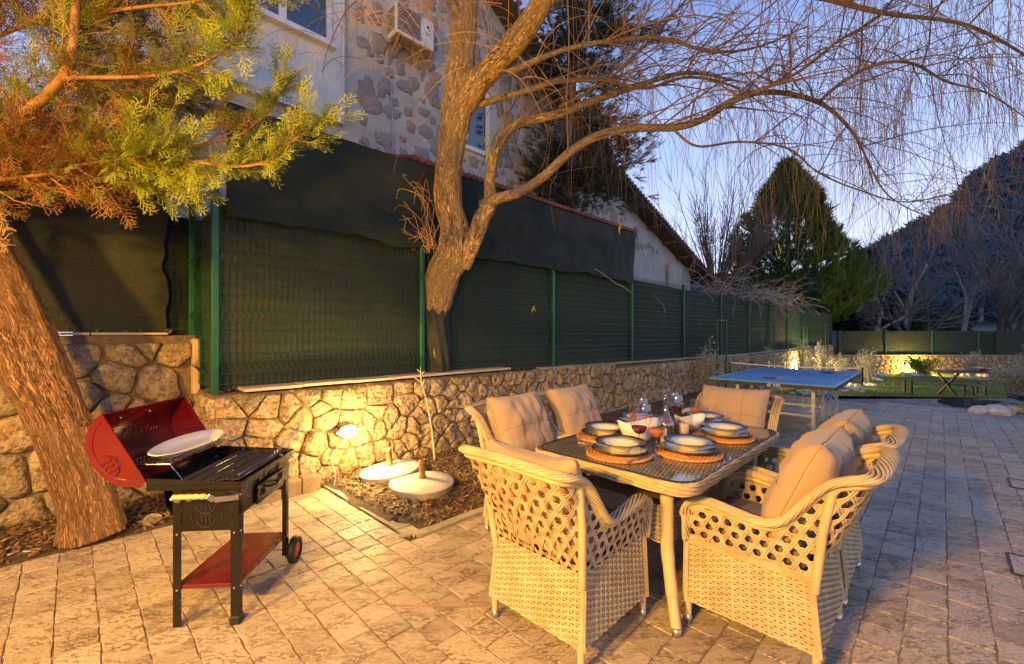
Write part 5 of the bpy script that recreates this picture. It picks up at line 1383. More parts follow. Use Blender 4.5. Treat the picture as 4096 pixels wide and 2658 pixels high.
# ---- dining table
TU0, TU1, TV0, TV1 = 1.885, 3.435, .775, 1.735
TC = ((TU0 + TU1) / 2, (TV0 + TV1) / 2); TW, TD = TU1 - TU0, TV1 - TV0
table = thing('dining_table', 'large rectangular wicker dining table with rounded corners and a clear glass top', 'dining table', W(*TC), TH)
def rrect(w, d, r, z, n=7):
    out = []
    for cx, cy, a0 in ((w / 2 - r, d / 2 - r, 0), (-w / 2 + r, d / 2 - r, 90), (-w / 2 + r, -d / 2 + r, 180), (w / 2 - r, -d / 2 + r, 270)):
        for i in range(n + 1): g = R(a0 + 90 * i / n); out.append(Vector((cx + r * math.cos(g), cy + r * math.sin(g), z)))
    return out
def dense(path, step=.03):
    out = []
    for i in range(len(path)):
        a, b_ = path[i], path[(i + 1) % len(path)]; n = max(1, round((b_ - a).length / step)); out += [a.lerp(b_, k / n) for k in range(n)]
    return out
mb = MB()
for j in range(7):
    z = .692 + j * .0083; q = j / 6; ins = .012 * (1 - q) + (.004 if j == 6 else 0); P = dense(rrect(TW - 2 * ins, TD - 2 * ins, .12 - ins, z))
    for s in range(2):
        pts = [p + (Vector((p.x, p.y, 0)).normalized() * .0035 * math.sin(i * .55 + s * math.pi + j * 1.3)) + Vector((0, 0, .0035 * math.cos(i * .55 + s * math.pi + j * 1.3))) for i, p in enumerate(P)]; mb.tube(pts, .0046, 5, closed=True)
part('braided_edge', mb, WICK, table, True, kind='stuff')
mb = MB(); inn = rrect(TW - .03, TD - .03, .105, 0); mb.prism([(p.x, p.y) for p in inn], .690, .738); part('top_core', mb, plain('dark_core', (.20, .15, .095)), table)
mb = MB(); nst = 34; nrow = 92
for i in range(nst):
    x = -TW / 2 + .03 + (TW - .06) * i / (nst - 1); ribbon(mb, [Vector((x, -TD / 2 + .03, .7415)), Vector((x, TD / 2 - .03, .7415))], [Vector((0, 0, 1))] * 2, .005, .001)
for j in range(nrow):
    y = -TD / 2 + .022 + (TD - .044) * j / (nrow - 1); inset = max(0, abs(y) - (TD / 2 - .12)); dx = .12 - math.sqrt(max(0, .0144 - inset * inset)) + .016
    n = nst * 2; pts = [Vector((-TW / 2 + dx + (TW - 2 * dx) * i / n, y, .7415 + .0028 * math.cos(math.pi * (i / 2 + j)))) for i in range(n + 1)]; ribbon(mb, pts, [Vector((0, 0, 1))] * (n + 1), .0046, .0012)
part('woven_top', mb, WICK, table, kind='stuff')
GL = mat_thin_glass('table_glass', (.95, .97, .96), .0, .03)
mb = MB(); g = rrect(TW - .036, TD - .036, .11, 0); mb.prism([(p.x, p.y) for p in g], .7475, .7535); gt = part('glass_top', mb, GL, table)
mb = MB(); mb.tube([Vector((p.x, p.y, .7505)) for p in dense(g, .1)], .0034, 4, closed=True); part('glass_edge', mb, plain('dark_glass_edge', (.015, .03, .028), None, 5, .15), gt)
for sx in (-1, 1):
    for sy in (-1, 1):
        mb = MB(); x, y = sx * (TW / 2 - .20), sy * (TD / 2 - .20)
        wrapped(mb, sp3([(x, y, .69), (x, y, .40), (x + sx * .012, y + sy * .012, .30), (x + sx * .045, y + sy * .045, .16), (x + sx * .085, y + sy * .085, .03)], 6), [.034] * 7 + [.033] * 6 + [.030] * 6 + [.026] * 6, 12, .011); lg = part('leg', mb, WRAP, table, True)
        mb = MB(); mb.lathe([(.022, 0), (.024, .035), (.02, .036)], 12, (x + sx * .088, y + sy * .088, 0)); part('leg_tip', mb, TIPM, lg, True)
def boxweave(mb, x0, y0, x1, y1, z0, z1):
    a, b_ = Vector((x0, y0, 0)), Vector((x1, y1, 0)); n = (b_ - a).normalized().cross(Vector((0, 0, 1))); m2 = apron(lambda t, z: a.lerp(b_, t) + Vector((0, 0, z)), lambda t, z: n, (b_ - a).length, z0, z1, .05, .012); mb.add(m2.v, m2.f)
mb = MB(); sx, sy = TW / 2 - .20, TD / 2 - .20
for q in ((-sx, -sy, sx, -sy), (sx, -sy, sx, sy), (sx, sy, -sx, sy), (-sx, sy, -sx, -sy)): boxweave(mb, *q, .36, .55)
part('shelf_apron', mb, WICK, table, kind='stuff')
mb = MB(); mb.box((0, 0, .545), (2 * sx - .01, 2 * sy - .01, .012)); 
part('shelf', mb, plain('shelf_weave', (.30, .24, .17), (.20, .15, .10), 90, .7, .8, 120, .006), table)

# ------------------------------------------------------------------ on the table
ZT = .7538
def mat_rush():
    m, nt, b = nodes('woven_rush'); k = NB(nt); col = k.mix(k.ramp(k.noise(45, None, 5), [(.35, 0), (.65, 1)]), (.62, .29, .09), (.42, .17, .05)); k.l(col, b.inputs['Base Color']); b.inputs['Roughness'].default_value = .8
    k.l(k.bump(k.noise(120, None, 4), .6, .003), b.inputs['Normal']); return m
RUSH = mat_rush()
def mat_plate(name, r0, r1):
    m, nt, b = nodes(name); k = NB(nt); sp_ = k.n('ShaderNodeSeparateXYZ'); k.l(k.tc.outputs['Object'], sp_.inputs[0])
    rr = k.math('SQRT', k.math('ADD', k.math('MULTIPLY', sp_.outputs[0], sp_.outputs[0]), k.math('MULTIPLY', sp_.outputs[1], sp_.outputs[1])))
    at = k.math('ARCTAN2', sp_.outputs[1], sp_.outputs[0]); cv_ = k.n('ShaderNodeCombineXYZ'); k.l(k.math('MULTIPLY', at, 7.0), cv_.inputs[0]); k.l(k.math('MULTIPLY', rr, 12.0), cv_.inputs[1])
    st = k.noise(3.5, cv_.outputs[0], 5, .6); f = k.math('ADD', k.math('DIVIDE', k.math('SUBTRACT', rr, r0), r1 - r0), k.math('MULTIPLY', k.math('SUBTRACT', st, .5), .7))
    col = k.ramp(f, [(0, (.72, .64, .46)), (.22, (.52, .46, .33)), (.48, (.26, .24, .19)), (.75, (.10, .10, .11)), (1, (.02, .022, .028))])
    up = k.n('ShaderNodeNewGeometry'); sn = k.n('ShaderNodeSeparateXYZ'); k.l(up.outputs['Normal'], sn.inputs[0])
    col = k.mix(k.ramp(k.math('ADD', sn.outputs[2], 0), [(.0, 1), (.25, 0)]), col, (.66, .58, .42)); k.l(col, b.inputs['Base Color']); b.inputs['Roughness'].default_value = .10; b.inputs['Coat Weight'].default_value = .6; return m
CREAM = plain('cream_glaze', (.72, .64, .47), (.66, .58, .42), 9, .15, coat=.5)
def under(me, rows):
    me.materials.append(CREAM)
    for p in me.polygons: p.material_index = 1 if p.index < rows * 48 else 0
PL1 = mat_plate('glazed_plate', .055, .148); PL2 = mat_plate('glazed_bowl', .078, .132)
mb = MB()
for i in range(9):
    rr = .018 + i * .0192; n = max(16, int(rr * 2 * math.pi / .012)); 
    for s in range(2):
        mb.tube([Vector(((rr + .004 * math.sin(k * 1.5708 + s * math.pi)) * math.cos(2 * math.pi * k / n), (rr + .004 * math.sin(k * 1.5708 + s * math.pi)) * math.sin(2 * math.pi * k / n), .006 + .0035 * math.cos(k * 1.5708 + s * math.pi))) for k in range(n)], .0068, 4, closed=True)
MATME = mb.mesh('placemat', RUSH, True)
mb = MB(); mb.lathe([(0, 0), (.085, 0), (.09, .004), (.145, .016), (.150, .019), (.149, .022), (.142, .0205), (.092, .008), (.06, .006), (0, .006)], 48); PME = mb.mesh('plate', PL1, True); under(PME, 5)
mb = MB(); mb.lathe([(0, 0), (.048, 0), (.052, .004), (.076, .030), (.090, .036), (.130, .047), (.134, .050), (.132, .053), (.090, .042), (.076, .036), (.055, .012), (.03, .009), (0, .008)], 48); BME = mb.mesh('bowl', PL2, True); under(BME, 6)
EDG = plain('dark_rim_glaze', (.012, .013, .018), None, 5, .12)
mb = MB(); mb.tube([Vector((.1495 * math.cos(g / 48 * 2 * math.pi), .1495 * math.sin(g / 48 * 2 * math.pi), .0205)) for g in range(48)], .0022, 5, closed=True); PE = mb.mesh('rim', EDG, True)
mb = MB(); mb.tube([Vector((.1335 * math.cos(g / 48 * 2 * math.pi), .1335 * math.sin(g / 48 * 2 * math.pi), .0515)) for g in range(48)], .0022, 5, closed=True); BE = mb.mesh('rim', EDG, True)
settings = [(2.115, 1.262, 'at the near end of the table'), (2.40, 1.000, 'in front of the lower right armchair'), (2.40, 1.535, 'in front of the leftmost armchair'), (2.93, .995, 'in front of the second armchair on the right'), (3.225, 1.235, 'at the far end of the table'), (2.86, 1.55, 'behind the wine glasses on the wall side')]
for u, v, wh in settings:
    m_ = link('placemat', MATME, None, 'round woven orange placemat ' + wh, 'placemat', 'placemats on the dining table', loc=W(u, v, ZT)); m_.rotation_euler = (0, 0, u * 9)
    p_ = thing('dinner_plate', 'dark rimmed dinner plate ' + wh, 'plate', W(u, v, ZT + .0165), u * 5, 'dinner plates on the placemats'); link('plate', PME, p_); link('rim', PE, p_)
    b_ = thing('soup_plate', 'deep cream soup plate with dark rim ' + wh, 'soup plate', W(u + .003, v - .004, ZT + .0165 + .0075), u * 7, 'soup plates on the dinner plates'); link('bowl', BME, b_); link('rim', BE, b_)
CERW = plain('white_ceramic', (.80, .77, .72), (.76, .73, .68), 5, .15, coat=.5)
for (u, v, s, lab) in ((2.455, 1.335, 1.15, 'white oval serving bowl between the near plate and the decanter'), (2.96, 1.225, .95, 'white oval serving bowl behind the ribbed candle glass')):
    mb = MB(); mb.lathe([(0, 0), (.042, 0), (.05, .006), (.075, .03), (.092, .062), (.102, .092), (.098, .093), (.088, .064), (.07, .034), (.045, .012), (0, .010)], 40, sx=1.15, sy=.82)
    for i, p in enumerate(mb.v): mb.v[i] = (p[0], p[1], p[2] * (1 + .9 * p[0] * p[0] / .0104 * .35))
    o = part('serving_bowl', mb, CERW, None, True); o.location = W(u, v, ZT); o.rotation_euler = (0, 0, TH - .5); o.scale = (s, s, s * .92); tag(o, lab, 'bowl', 'serving bowls')
GLASS = mat_thin_glass('drinking_glass', (.90, .90, .92), .02, .17)
def liquid(name, c, rough=.05, tr=.5, em=None):
    m, nt, b = nodes(name); k = NB(nt); b.inputs['Base Color'].default_value = (*c, 1); b.inputs['Roughness'].default_value = rough
    tl = k.n('ShaderNodeBsdfTranslucent'); tl.inputs[0].default_value = (*c, 1); ms = k.n('ShaderNodeMixShader'); ms.inputs[0].default_value = tr; k.l(b.outputs[0], ms.inputs[1]); k.l(tl.outputs[0], ms.inputs[2]); k.l(ms.outputs[0], nt.nodes['Material Output'].inputs[0]); return m
LIPG = mat_thin_glass('glass_lip', (.8, .8, .82), .05, .45)
WINE = liquid('red_wine', (.28, .004, .015)); JUICE = liquid('orange_juice', (.90, .33, .03)); PALE = liquid('decanter_wine', (.24, .004, .03))
def glass(u, v, h, rb, kind, label, drink=None, lev=0.0, cat='wine glass'):
    t = thing('stem_glass', label, cat, W(u, v, ZT), 0, 'drinking glasses on the dining table'); st = h * .42 if kind == 'wine' else h * .40
    bh = h - st; prof = [(.0035, st), (rb * .55, st + bh * .08), (rb * .92, st + bh * .28), (rb, st + bh * .45), (rb * .93, st + bh * .7), (rb * .76, h)] if kind == 'wine' else [(.0035, st), (rb * .6, st + bh * .1), (rb * .95, st + bh * .35), (rb, st + bh * .6), (rb * .95, h)]
    mb = MB(); mb.lathe([(rb * .78, 0), (rb * .72, .002), (.008, .006), (.0038, .015), (.0032, st * .6)] + prof, 28); mb.f = [f for f in mb.f if len(f) == 4 or min(mb.v[i][2] for i in f) < .001]; part('glass', mb, GLASS, t, True)
    mb = MB(); zr = h; mb.tube([Vector((prof[-1][0] * math.cos(a / 28 * 2 * math.pi), prof[-1][0] * math.sin(a / 28 * 2 * math.pi), zr)) for a in range(28)],   .0014, 5, closed=True); part('lip', mb, LIPG, t, True)
    if drink:
        zl = st + bh * lev; pp = [(0.0, st + .002)]
        for (r0, z0), (r1_, z1) in zip(prof, prof[1:]):
            pp.append((r0 * .95, z0 + .002))
            if z1 >= zl: q = (zl - z0) / (z1 - z0); pp.append(((r0 + (r1_ - r0) * q) * .95, zl)); break
        pp.append((0, zl)); mb = MB(); mb.lathe(pp, 24); part('drink', mb, drink, t, True)
glass(2.262, 1.222, .218, .047, 'wine', 'wine glass a third full of red wine, the nearest one beside the near plate', WINE, .36)
glass(2.262, 1.118, .210, .045, 'wine', 'stemmed glass with orange drink standing nearest the spoon', JUICE, .42)
glass(2.64, 1.465, .195, .031, 'flute', 'flute with orange drink partly hidden behind the first wine glass', JUICE, .45, 'flute')
glass(2.77, 1.475, .222, .047, 'wine', 'empty wine glass farthest left in the cluster by the wall side')
glass(2.60, 1.365, .210, .045, 'wine', 'stemmed glass with orange drink behind the nearest red wine', JUICE, .35)
glass(3.10, 1.375, .215, .046, 'wine', 'wine glass with red wine at the far end, beside the orange flute', WINE, .34)
glass(3.19, 1.44, .222, .046, 'wine', 'empty wine glass standing just behind the far red wine glass')
glass(3.13, 1.255, .190, .032, 'flute', 'flute half full of orange drink in front of the far armchair', JUICE, .52, 'flute')
# decanter
t = thing('decanter', 'tall glass decanter of dark red wine with a round glass stopper', 'decanter', W(2.637, 1.243, ZT))
prof = [(.040, 0), (.046, .004), (.050, .03), (.050, .09), (.046, .115), (.030, .15), (.017, .185), (.014, .22), (.014, .245), (.024, .252), (.021, .258)]
mb = MB(); mb.lathe(prof, 32); part('body', mb, GLASS, t, True)
mb = MB(); mb.lathe([(0, .004), (.042, .006), (.047, .03), (.047, .09), (.044, .114), (.029, .148), (.025, .158), (0, .158)], 32); part('wine', mb, PALE, t, True)
mb = MB(); mb.lathe([(.010, .235), (.012, .262), (.007, .268), (.018, .282), (.026, .300), (.024, .318), (.012, .332), (0, .336)], 20); part('stopper', mb, mat_thin_glass('stopper_glass', (.93, .93, .95), .02, .12), t, True)
mb = MB(); mb.lathe([(.0505, .085), (.0508, .092), (.0495, .108)], 32); part('label_band', mb, plain('pewter_band', (.55, .55, .57), None, 5, .3, metal=.8), t, True)
for q in range(1, 9): pass
# ribbed candle glasses
for (u, v, h, r_, lab) in ((2.505, 1.193, .155, .033, 'narrow ribbed glass candle holder with a cream candle beside the decanter'), (2.775, 1.185, .142, .050, 'wide ribbed glass candle holder with a cream candle right of the decanter')):
    t = thing('candle_holder', lab, 'candle holder', W(u, v, ZT), 0, 'ribbed candle glasses'); mb = MB(); mb.lathe([(r_, 0), (r_, h)], 64, wob=lambda g, i: 1 + .035 * math.cos(g * 20)); mb.f = [f for f in mb.f if len(f) == 4]; part('glass', mb, mat_thin_glass('ribbed_glass', (.95, .90, .80), .03, .08), t, True)
    mb = MB(); mb.lathe([(r_ * .62, .002), (r_ * .62, h * .60), (r_ * .5, h * .58), (0, h * .57)], 24); c_ = part('candle', mb, plain('cream_wax', (.86, .74, .50), (.80, .66, .42), 9, .4), t, True)
    mb = MB(); mb.tube([(0, 0, h * .57), (.002, 0, h * .57 + .012)], .0012, 5); part('wick', mb, RUB, c_)
# cutlery
def cutlery(kind, a, b_, label, zz=ZT):
    a = Vector((a[0], a[1], 0)); b_ = Vector((b_[0], b_[1], 0)); d = b_ - a; L = d.length; mb = MB()
    if kind == 'knife': mb.box((L * .25, 0, .006), (L * .5, .011, .006), b=.002); mb.box((L * .75, .001, .006), (L * .5, .018, .0018), b=.0006)
    else:
        mb.box((L * .36, 0, .006), (L * .66, .007, .003), b=.001)
        if kind == 'spoon': mb.lathe([(0, -.004), (.012, -.002), (.020, .003), (.0195, .0035), (.012, -.0005), (0, -.0025)], 20, (L * .84, 0, .009), sx=1.5)
        else:
            mb.box((L * .74, 0, .007), (L * .12, .019, .0022), b=.0008)
            for i in range(4): mb.box((L * .90, -.0075 + i * .005, .008), (L * .2, .0022, .0018))
    o = part(kind, mb, METAL, None, kind == 'spoon'); o.location = W(a.x, a.y, zz); o.rotation_euler = (0, 0, TH + math.atan2(d.y, d.x)); tag(o, label, kind, 'cutlery on the dining table')
gp = lambda px, py, z=.765: UV(*G(px, py, z)[:2])
cutlery('knife', gp(2508, 1853), gp(2600, 1826), 'steel knife lying on the edge of the near placemat', ZT + .008)
cutlery('spoon', gp(2552, 1846), gp(2634, 1820), 'steel soup spoon beside the knife by the near placemat', ZT + .003)
cutlery('fork', gp(2782, 1836), gp(2640, 1800), 'steel fork resting on the placemat in front of the lower right armchair', ZT + .010)
cutlery('knife', gp(2920, 1778), gp(3010, 1800) if False else (2.78, .85), 'steel knife on the placemat of the second armchair on the right', ZT + .010) if False else None
cutlery('fork', (2.70, 1.16), (2.83, 1.06), 'steel fork beside the plate of the second armchair on the right', ZT + .008)
cutlery('knife', (2.22, 1.62), (2.30, 1.45), 'steel knife beside the plate of the leftmost armchair', ZT + .010)
# ------------------------------------------------------------------ barbecue
GR = R(4.5); GO = Vector((-1.335, 2.12, 0))   # front right foot
bq = thing('barbecue', 'black charcoal barbecue cart with open dark red barrel lid and a red bottom shelf', 'barbecue', GO, GR)
BK = plain('black_enamel', (.006, .0055, .005), (.010, .009, .008), 5, .30, .25, 90, .0015, spec=.35, coat=.12)
REDL = plain('dark_red_enamel', (.125, .003, .003), (.10, .003, .003), 5, .22, .12, 90, .001, coat=.5); REDS = plain('red_shelf_paint', (.13, .006, .010), (.10, .005, .008), 4, .30, coat=.3)
CHR = plain('chrome_wire', (.75, .72, .68), (.7, .67, .62), 9, .18, metal=1.0); IRON = plain('cast_iron_slats', (.035, .028, .026), (.05, .04, .036), 14, .5, .4, 60, .003)
GW, GL_ = .30, .56      # leg spacing across (x negative = left) and along y
def angle(x, y, z0, z1, sx, sy):
    mb = MB(); mb.box((x + sx * .0175, y, (z0 + z1) / 2), (.037, .003, z1 - z0)); mb.box((x, y + sy * .0175, (z0 + z1) / 2), (.003, .037, z1 - z0)); return mb
for (x, y, sx, sy, z1) in ((0, 0, -1, 1, .665), (-GW, 0, 1, 1, .665), (0, GL_, -1, -1, .665), (-GW, GL_, 1, -1, .665)):
    lg = part('leg', angle(x, y, .0 if y < .1 else .05, z1, sx, sy), BK, bq)
    if y < .1 and x > -.1: mb = MB(); mb.box((x - .017, y + .017, .02), (.048, .048, .04), b=.004); part('foot_cap', mb, RUB, lg)
    for z in (.63, .45, .18):
        mb = MB(); mb.lathe([(.006, 0), (.005, .003), (0, .004)], 8, (x + (.001 if sx < 0 else -.001), y + sy * .018, z), Matrix.Rotation(R(90 if sx < 0 else -90), 3, 'Y')); part('bolt', mb, CHR, lg)
        mb = MB(); mb.lathe([(.006, 0), (.005, .003), (0, .004)], 8, (x + sx * .018, y - sy * .002, z), Matrix.Rotation(R(90 * sy), 3, 'X')); part('bolt', mb, CHR, lg)
# fire box: end panels, front and back sloping inwards to the bottom
mb = MB()
sec = [(-.355, .69), (-.34, .58), (-.285, .50), (-.03, .50), (.0, .60), (.004, .69)]
ev = lambda y: [(x, y, z) for x, z in sec]
mb.add(ev(.012) + ev(GL_ - .01), [(i, i + 1, 7 + i, 6 + i) for i in range(5)])
part('firebox', mb, BK, bq)
mb = MB(); mb.box((-GW / 2, .004, .565), (GW - .03, .004, .21), b=.001); ep = part('end_panel', mb, BK, bq); mb = MB(); mb.box((-GW / 2, GL_ - .004, .565), (GW - .03, .004, .21), b=.001); part('end_panel', mb, BK, bq)
def flames(cx, cz, s, mapf, mb, n=3):
    mb.tube([mapf(cx + s * x, cz + s * z) for x, z in ((-1, .25), (-.75, -.15), (-.3, -.38), (.3, -.38), (.75, -.15), (1, .28))], s * .085, 5)
    mb.tube([mapf(cx + s * x, cz + s * z) for x, z in ((-.55, -.42), (0, -.56), (.55, -.42))], s * .06, 5)
    for i in range(n): x0 = -.45 + .45 * i; mb.tube([mapf(cx + s * (x0 + dx), cz + s * z) for dx, z in ((0, -.1), (.09, .18), (-.03, .45), (.08, .8))], s * .085, 5)
EM = plain('embossed_enamel', (.02, .018, .016), (.026, .022, .018), 5, .2, coat=.4)
mb = MB(); mE = lambda x, z: Vector((x, -.000, z))
flames(-GW / 2, .565, .042, mE, mb); flames(-GW / 2, .50, .042, mE, mb)
for i in range(10):
    x = -.262 + .045 * (i % 2) if i < 5 else -.075 + .045 * (i % 2); z = .47 + (i % 5) * .042; mb.tube([mE(x - .006, z), mE(x + .004, z + .01), mE(x - .003, z + .022), mE(x + .006, z + .03)], .0026, 5)
part('embossed_flames', mb, EM, ep, kind='stuff')
mb = MB(); FX = .006; mF = lambda y, z: Vector((FX, y, z))
fp_ = MB(); fp_.add([(.004, .012, .69), (.004, GL_ - .01, .69), (.004, GL_ - .01, .535), (.004, .012, .535)], [(0, 1, 2, 3)]); fpo = part('front_panel', fp_, BK, bq)
flames(.165, .655, .036, mF, mb); flames(.395, .655, .036, mF, mb); mb.tube([mF(.28 + .04 * x, .645 + .04 * z) for x, z in ((-1, .25), (-.6, -.2), (0, -.4), (.6, -.2), (1, .28))], .0032, 5)
part('embossed_flames', mb, EM, fpo, kind='stuff')
text('AGH', 'embossed_lettering', EM, fpo, (.0065, .28, .665), (R(90), 0, R(90)), .034, .0018)
dr = MB(); dr.box((.012, .30, .575), (.014, .30, .10), b=.003); dro = part('drawer', dr, BK, bq)
mb = MB(); mF2 = lambda y, z: Vector((.0205, y, z)); flames(.20, .57, .030, mF2, mb); flames(.405, .585, .030, mF2, mb); part('embossed_flames', mb, EM, dro, kind='stuff')
mb = MB(); mb.tube(sp3([(.018, .255, .585), (.045, .265, .588), (.052, .30, .59), (.045, .335, .588), (.018, .345, .585)], 4), .008, 8, sq=.7); part('drawer_handle', mb, RUB, dro, True)
# tray flange with raised rear corners
mb = MB()
L0, R0 = -.405, .022; y0, y1 = -.022, GL_ + .025
for (a, b_) in (((L0, y0), (R0, y0)), ((L0, y1), (R0, y1))):
    mb.add([(a[0], a[1], .668), (b_[0], b_[1], .668), (b_[0], b_[1], .700), (a[0], a[1], .728), (a[0], a[1] + .004, .668), (b_[0], b_[1] + .004, .668), (b_[0], b_[1] + .004, .700), (a[0], a[1] + .004, .728)], [(0, 1, 2, 3), (7, 6, 5, 4), (3, 2, 6, 7), (0, 4, 5, 1)])
mb.box(((R0), (y0 + y1) / 2, .685), (.004, y1 - y0, .034)); mb.box((L0, (y0 + y1) / 2, .70), (.004, y1 - y0, .058)); mb.box((R0 + .004, (y0 + y1) / 2, .700), (.010, y1 - y0, .004))
mb.box((L0 + .045, (y0 + y1) / 2, .675), (.09, y1 - y0, .003)); mb.box((R0 - .012, (y0 + y1) / 2, .690), (.024, y1 - y0, .003)); mb.box(((L0 + R0) / 2, y0 + .02, .692), (R0 - L0, .04, .003)); mb.box(((L0 + R0) / 2, y1 - .02, .692), (R0 - L0, .04, .003))
part('tray', mb, BK, bq)
for i in range(13):
    mb = MB(); x = -.285 + i * .0225; z = .700 + .002 * math.sin(i * 2.1); mb.add([(x - .010, .015, z), (x, .015, z + .006), (x + .010, .015, z), (x - .010, GL_ - .01, z + .001), (x, GL_ - .01, z + .007), (x + .010, GL_ - .01, z + .001)], [(0, 1, 4, 3), (1, 2, 5, 4), (0, 2, 1), (3, 4, 5), (0, 3, 5, 2)]); part('grill_slat', mb, IRON, bq)
# bottom shelf, axle, wheels
mb = MB(); mb.box((-GW / 2, GL_ / 2, .19), (GW - .006, GL_ - .006, .020), b=.003); part('shelf', mb, REDS, bq)
mb = MB(); mb.tube([(-GW - .03, GL_ + .015, .08), (.035, GL_ + .015, .08)], .005, 6); part('axle', mb, CHR, bq)
for x in (.033, -GW - .033):
    rot = Matrix.Rotation(R(90), 3, 'Y'); mb = MB(); mb.lathe([(.048, -.016), (.066, -.02), (.077, -.016), (.080, -.006), (.0785, 0), (.080, .006), (.077, .016), (.066, .02), (.048, .016)], 32, (x, GL_ + .015, .08), rot, wob=lambda g, i: 1 + (.008 * math.cos(g * 26) if 2 <= i <= 6 else 0)); mb.f = [f for f in mb.f if len(f) == 4]; w = part('wheel', mb, RUB, bq, True)
    mb = MB(); mb.lathe([(.050, -.012), (.050, .012), (.030, .017), (.012, .014), (0, .015)], 24, (x, GL_ + .015, .08), rot); part('hub', mb, plain('red_hub', (.60, .03, .012), None, 4, .25), w, True)
# wooden handle on the near end
hd = MB(); hp = [(-.255, -.058), (-.245, -.058), (-.20, -.058), (-.16, -.058), (-.12, -.058), (-.112, -.058)]
hd.tube([(-.262 + .155 * i / 18, -.062, .650) for i in range(19)], [.0125 * (.8 if i in (0, 18) else 1) + .0015 * math.cos(i * 1.6) for i in range(19)], 12); hdo = part('wooden_handle', hd, plain('pine_wood', (.72, .42, .14), (.62, .34, .10), 14, .5, bump=.1), bq, True)
for x, k in ((-.262, 0), (-.105, 1)):
    mb = MB(); pl = [(0, -.002), (.010, .012), (.030, .012), (.050, -.008)]; 
    for (a, b_) in (((x, -.066, .652), (x + .020, -.048, .628)), ((x + .020, -.048, .628), (x + .062 * k + .03, -.010, .622)), ((x + .062 * k + .03, -.010, .622), (x + .062 * k + .045, -.002, .622))): mb.beam(a, b_, .004, .026, .001)
    part('handle_bracket', mb, METAL, hdo)
# lid: half barrel, opened back about 60 degrees past upright
A_, B_ = Vector((-.625, 0, 1.028)), Vector((-.430, 0, .704)); ch = B_ - A_; mid = (A_ + B_) / 2; out = Vector((-.857, 0, -.514)); half = ch.length / 2; cd = ch.normalized()
def lidp(g, s=1.0): return mid + cd * (-math.cos(g) * half * s) + out * (math.sin(g) * half * .80 * s)
LY0, LY1 = .0, .575
mb = MB(); n = 22
for yy, s in ((0, 1.0), (0, .985)):
    o = len(mb.v)
    for j in range(2):
        for i in range(n + 1): p = lidp(math.pi * i / n, s); mb.v.append((p.x, LY0 + (LY1 - LY0) * j, p.z))
    for i in range(n): mb.f.append((o + i, o + i + 1, o + n + 2 + i, o + n + 1 + i))
lid = part('lid', mb, REDL, bq, True)
for y in (LY0, LY1):
    mb = MB(); pts = [lidp(math.pi * i / n, 1.02) for i in range(n + 1)]; vs = [(p.x, y - .002, p.z) for p in pts] + [(p.x, y + .002, p.z) for p in pts]; k = n + 1; mb.add(vs, [tuple(range(k)), tuple(range(2 * k - 1, k - 1, -1))] + [(i, (i + 1) % k, k + (i + 1) % k, k + i) for i in range(k)])
    lo = part('lid_end', mb, REDL, lid)
    mb = MB(); mb.tube([Vector((lidp(math.pi * i / n, .84).x, y - .003, lidp(math.pi * i / n, .84).z)) for i in range(1, n)], .003, 5); mb.tube([Vector((lidp(math.pi * i / n, .84).x, y + .003, lidp(math.pi * i / n, .84).z)) for i in range(1, n)], .003, 5)
    for sg in (-.0035, .0035): flames(.04, 0, .055, lambda a, b2, sg=sg: mid + cd * a * 1 + out * (b2 + .075) + Vector((0, y + sg, 0)), mb)
    part('embossed_flames', mb, REDL, lo, kind='stuff')
mb = MB()
for p in (A_, B_): mb.box((p.x, (LY0 + LY1) / 2, p.z), (.022, LY1 - LY0 + .012, .006), Matrix.Rotation(R(-30), 3, 'Y'))
mb.beam((A_.x, LY0 - .004, A_.z), (B_.x, LY0 - .004, B_.z), .006, .022); mb.beam((A_.x, LY1 + .004, A_.z), (B_.x, LY1 + .004, B_.z), .006, .022); part('lid_lip', mb, REDL, lid)
lg_ = math.pi * .30; pc = lidp(lg_, .972); tn_ = (lidp(lg_ + .05) - lidp(lg_ - .05)).normalized(); nn = Vector((0, 1, 0)).cross(tn_).normalized()
# letters and flames pressed into the lid, seen from inside
mm = Matrix((Vector((0, 1, 0)), -tn_, Vector((0, 1, 0)).cross(-tn_))).transposed()
lt_ = text('NEA', 'embossed_lettering', REDL, lid, (pc.x, .26, pc.z), mm.to_euler(), .062, .0022, flip=True)
mb = MB(); pm = lambda a, b2: Vector((pc.x, 0, pc.z)) + Vector((0, 1, 0)) * a + tn_ * (-b2) ; flames(.09, 0, .050, lambda a, b2: pm(a, -b2), mb); flames(.42, 0, .050, lambda a, b2: pm(a, -b2), mb); part('embossed_flames', mb, REDL, lid, kind='stuff')
for y, g in ((.16, .12), (.36, .12), (.07, .94), (.11, .94)):
    p = lidp(math.pi * g, .97); mb = MB(); mb.lathe([(.006, 0), (.005, .005), (0, .006)], 8, (p.x, y, p.z)); part('bolt', mb, CHR, lid)
mb = MB(); mb.beam((-.445, .03, .70), (-.395, .03, .66), .004, .03, .001); mb.beam((-.445, .53, .70), (-.395, .53, .66), .004, .03, .001); part('hinge', mb, METAL, bq)
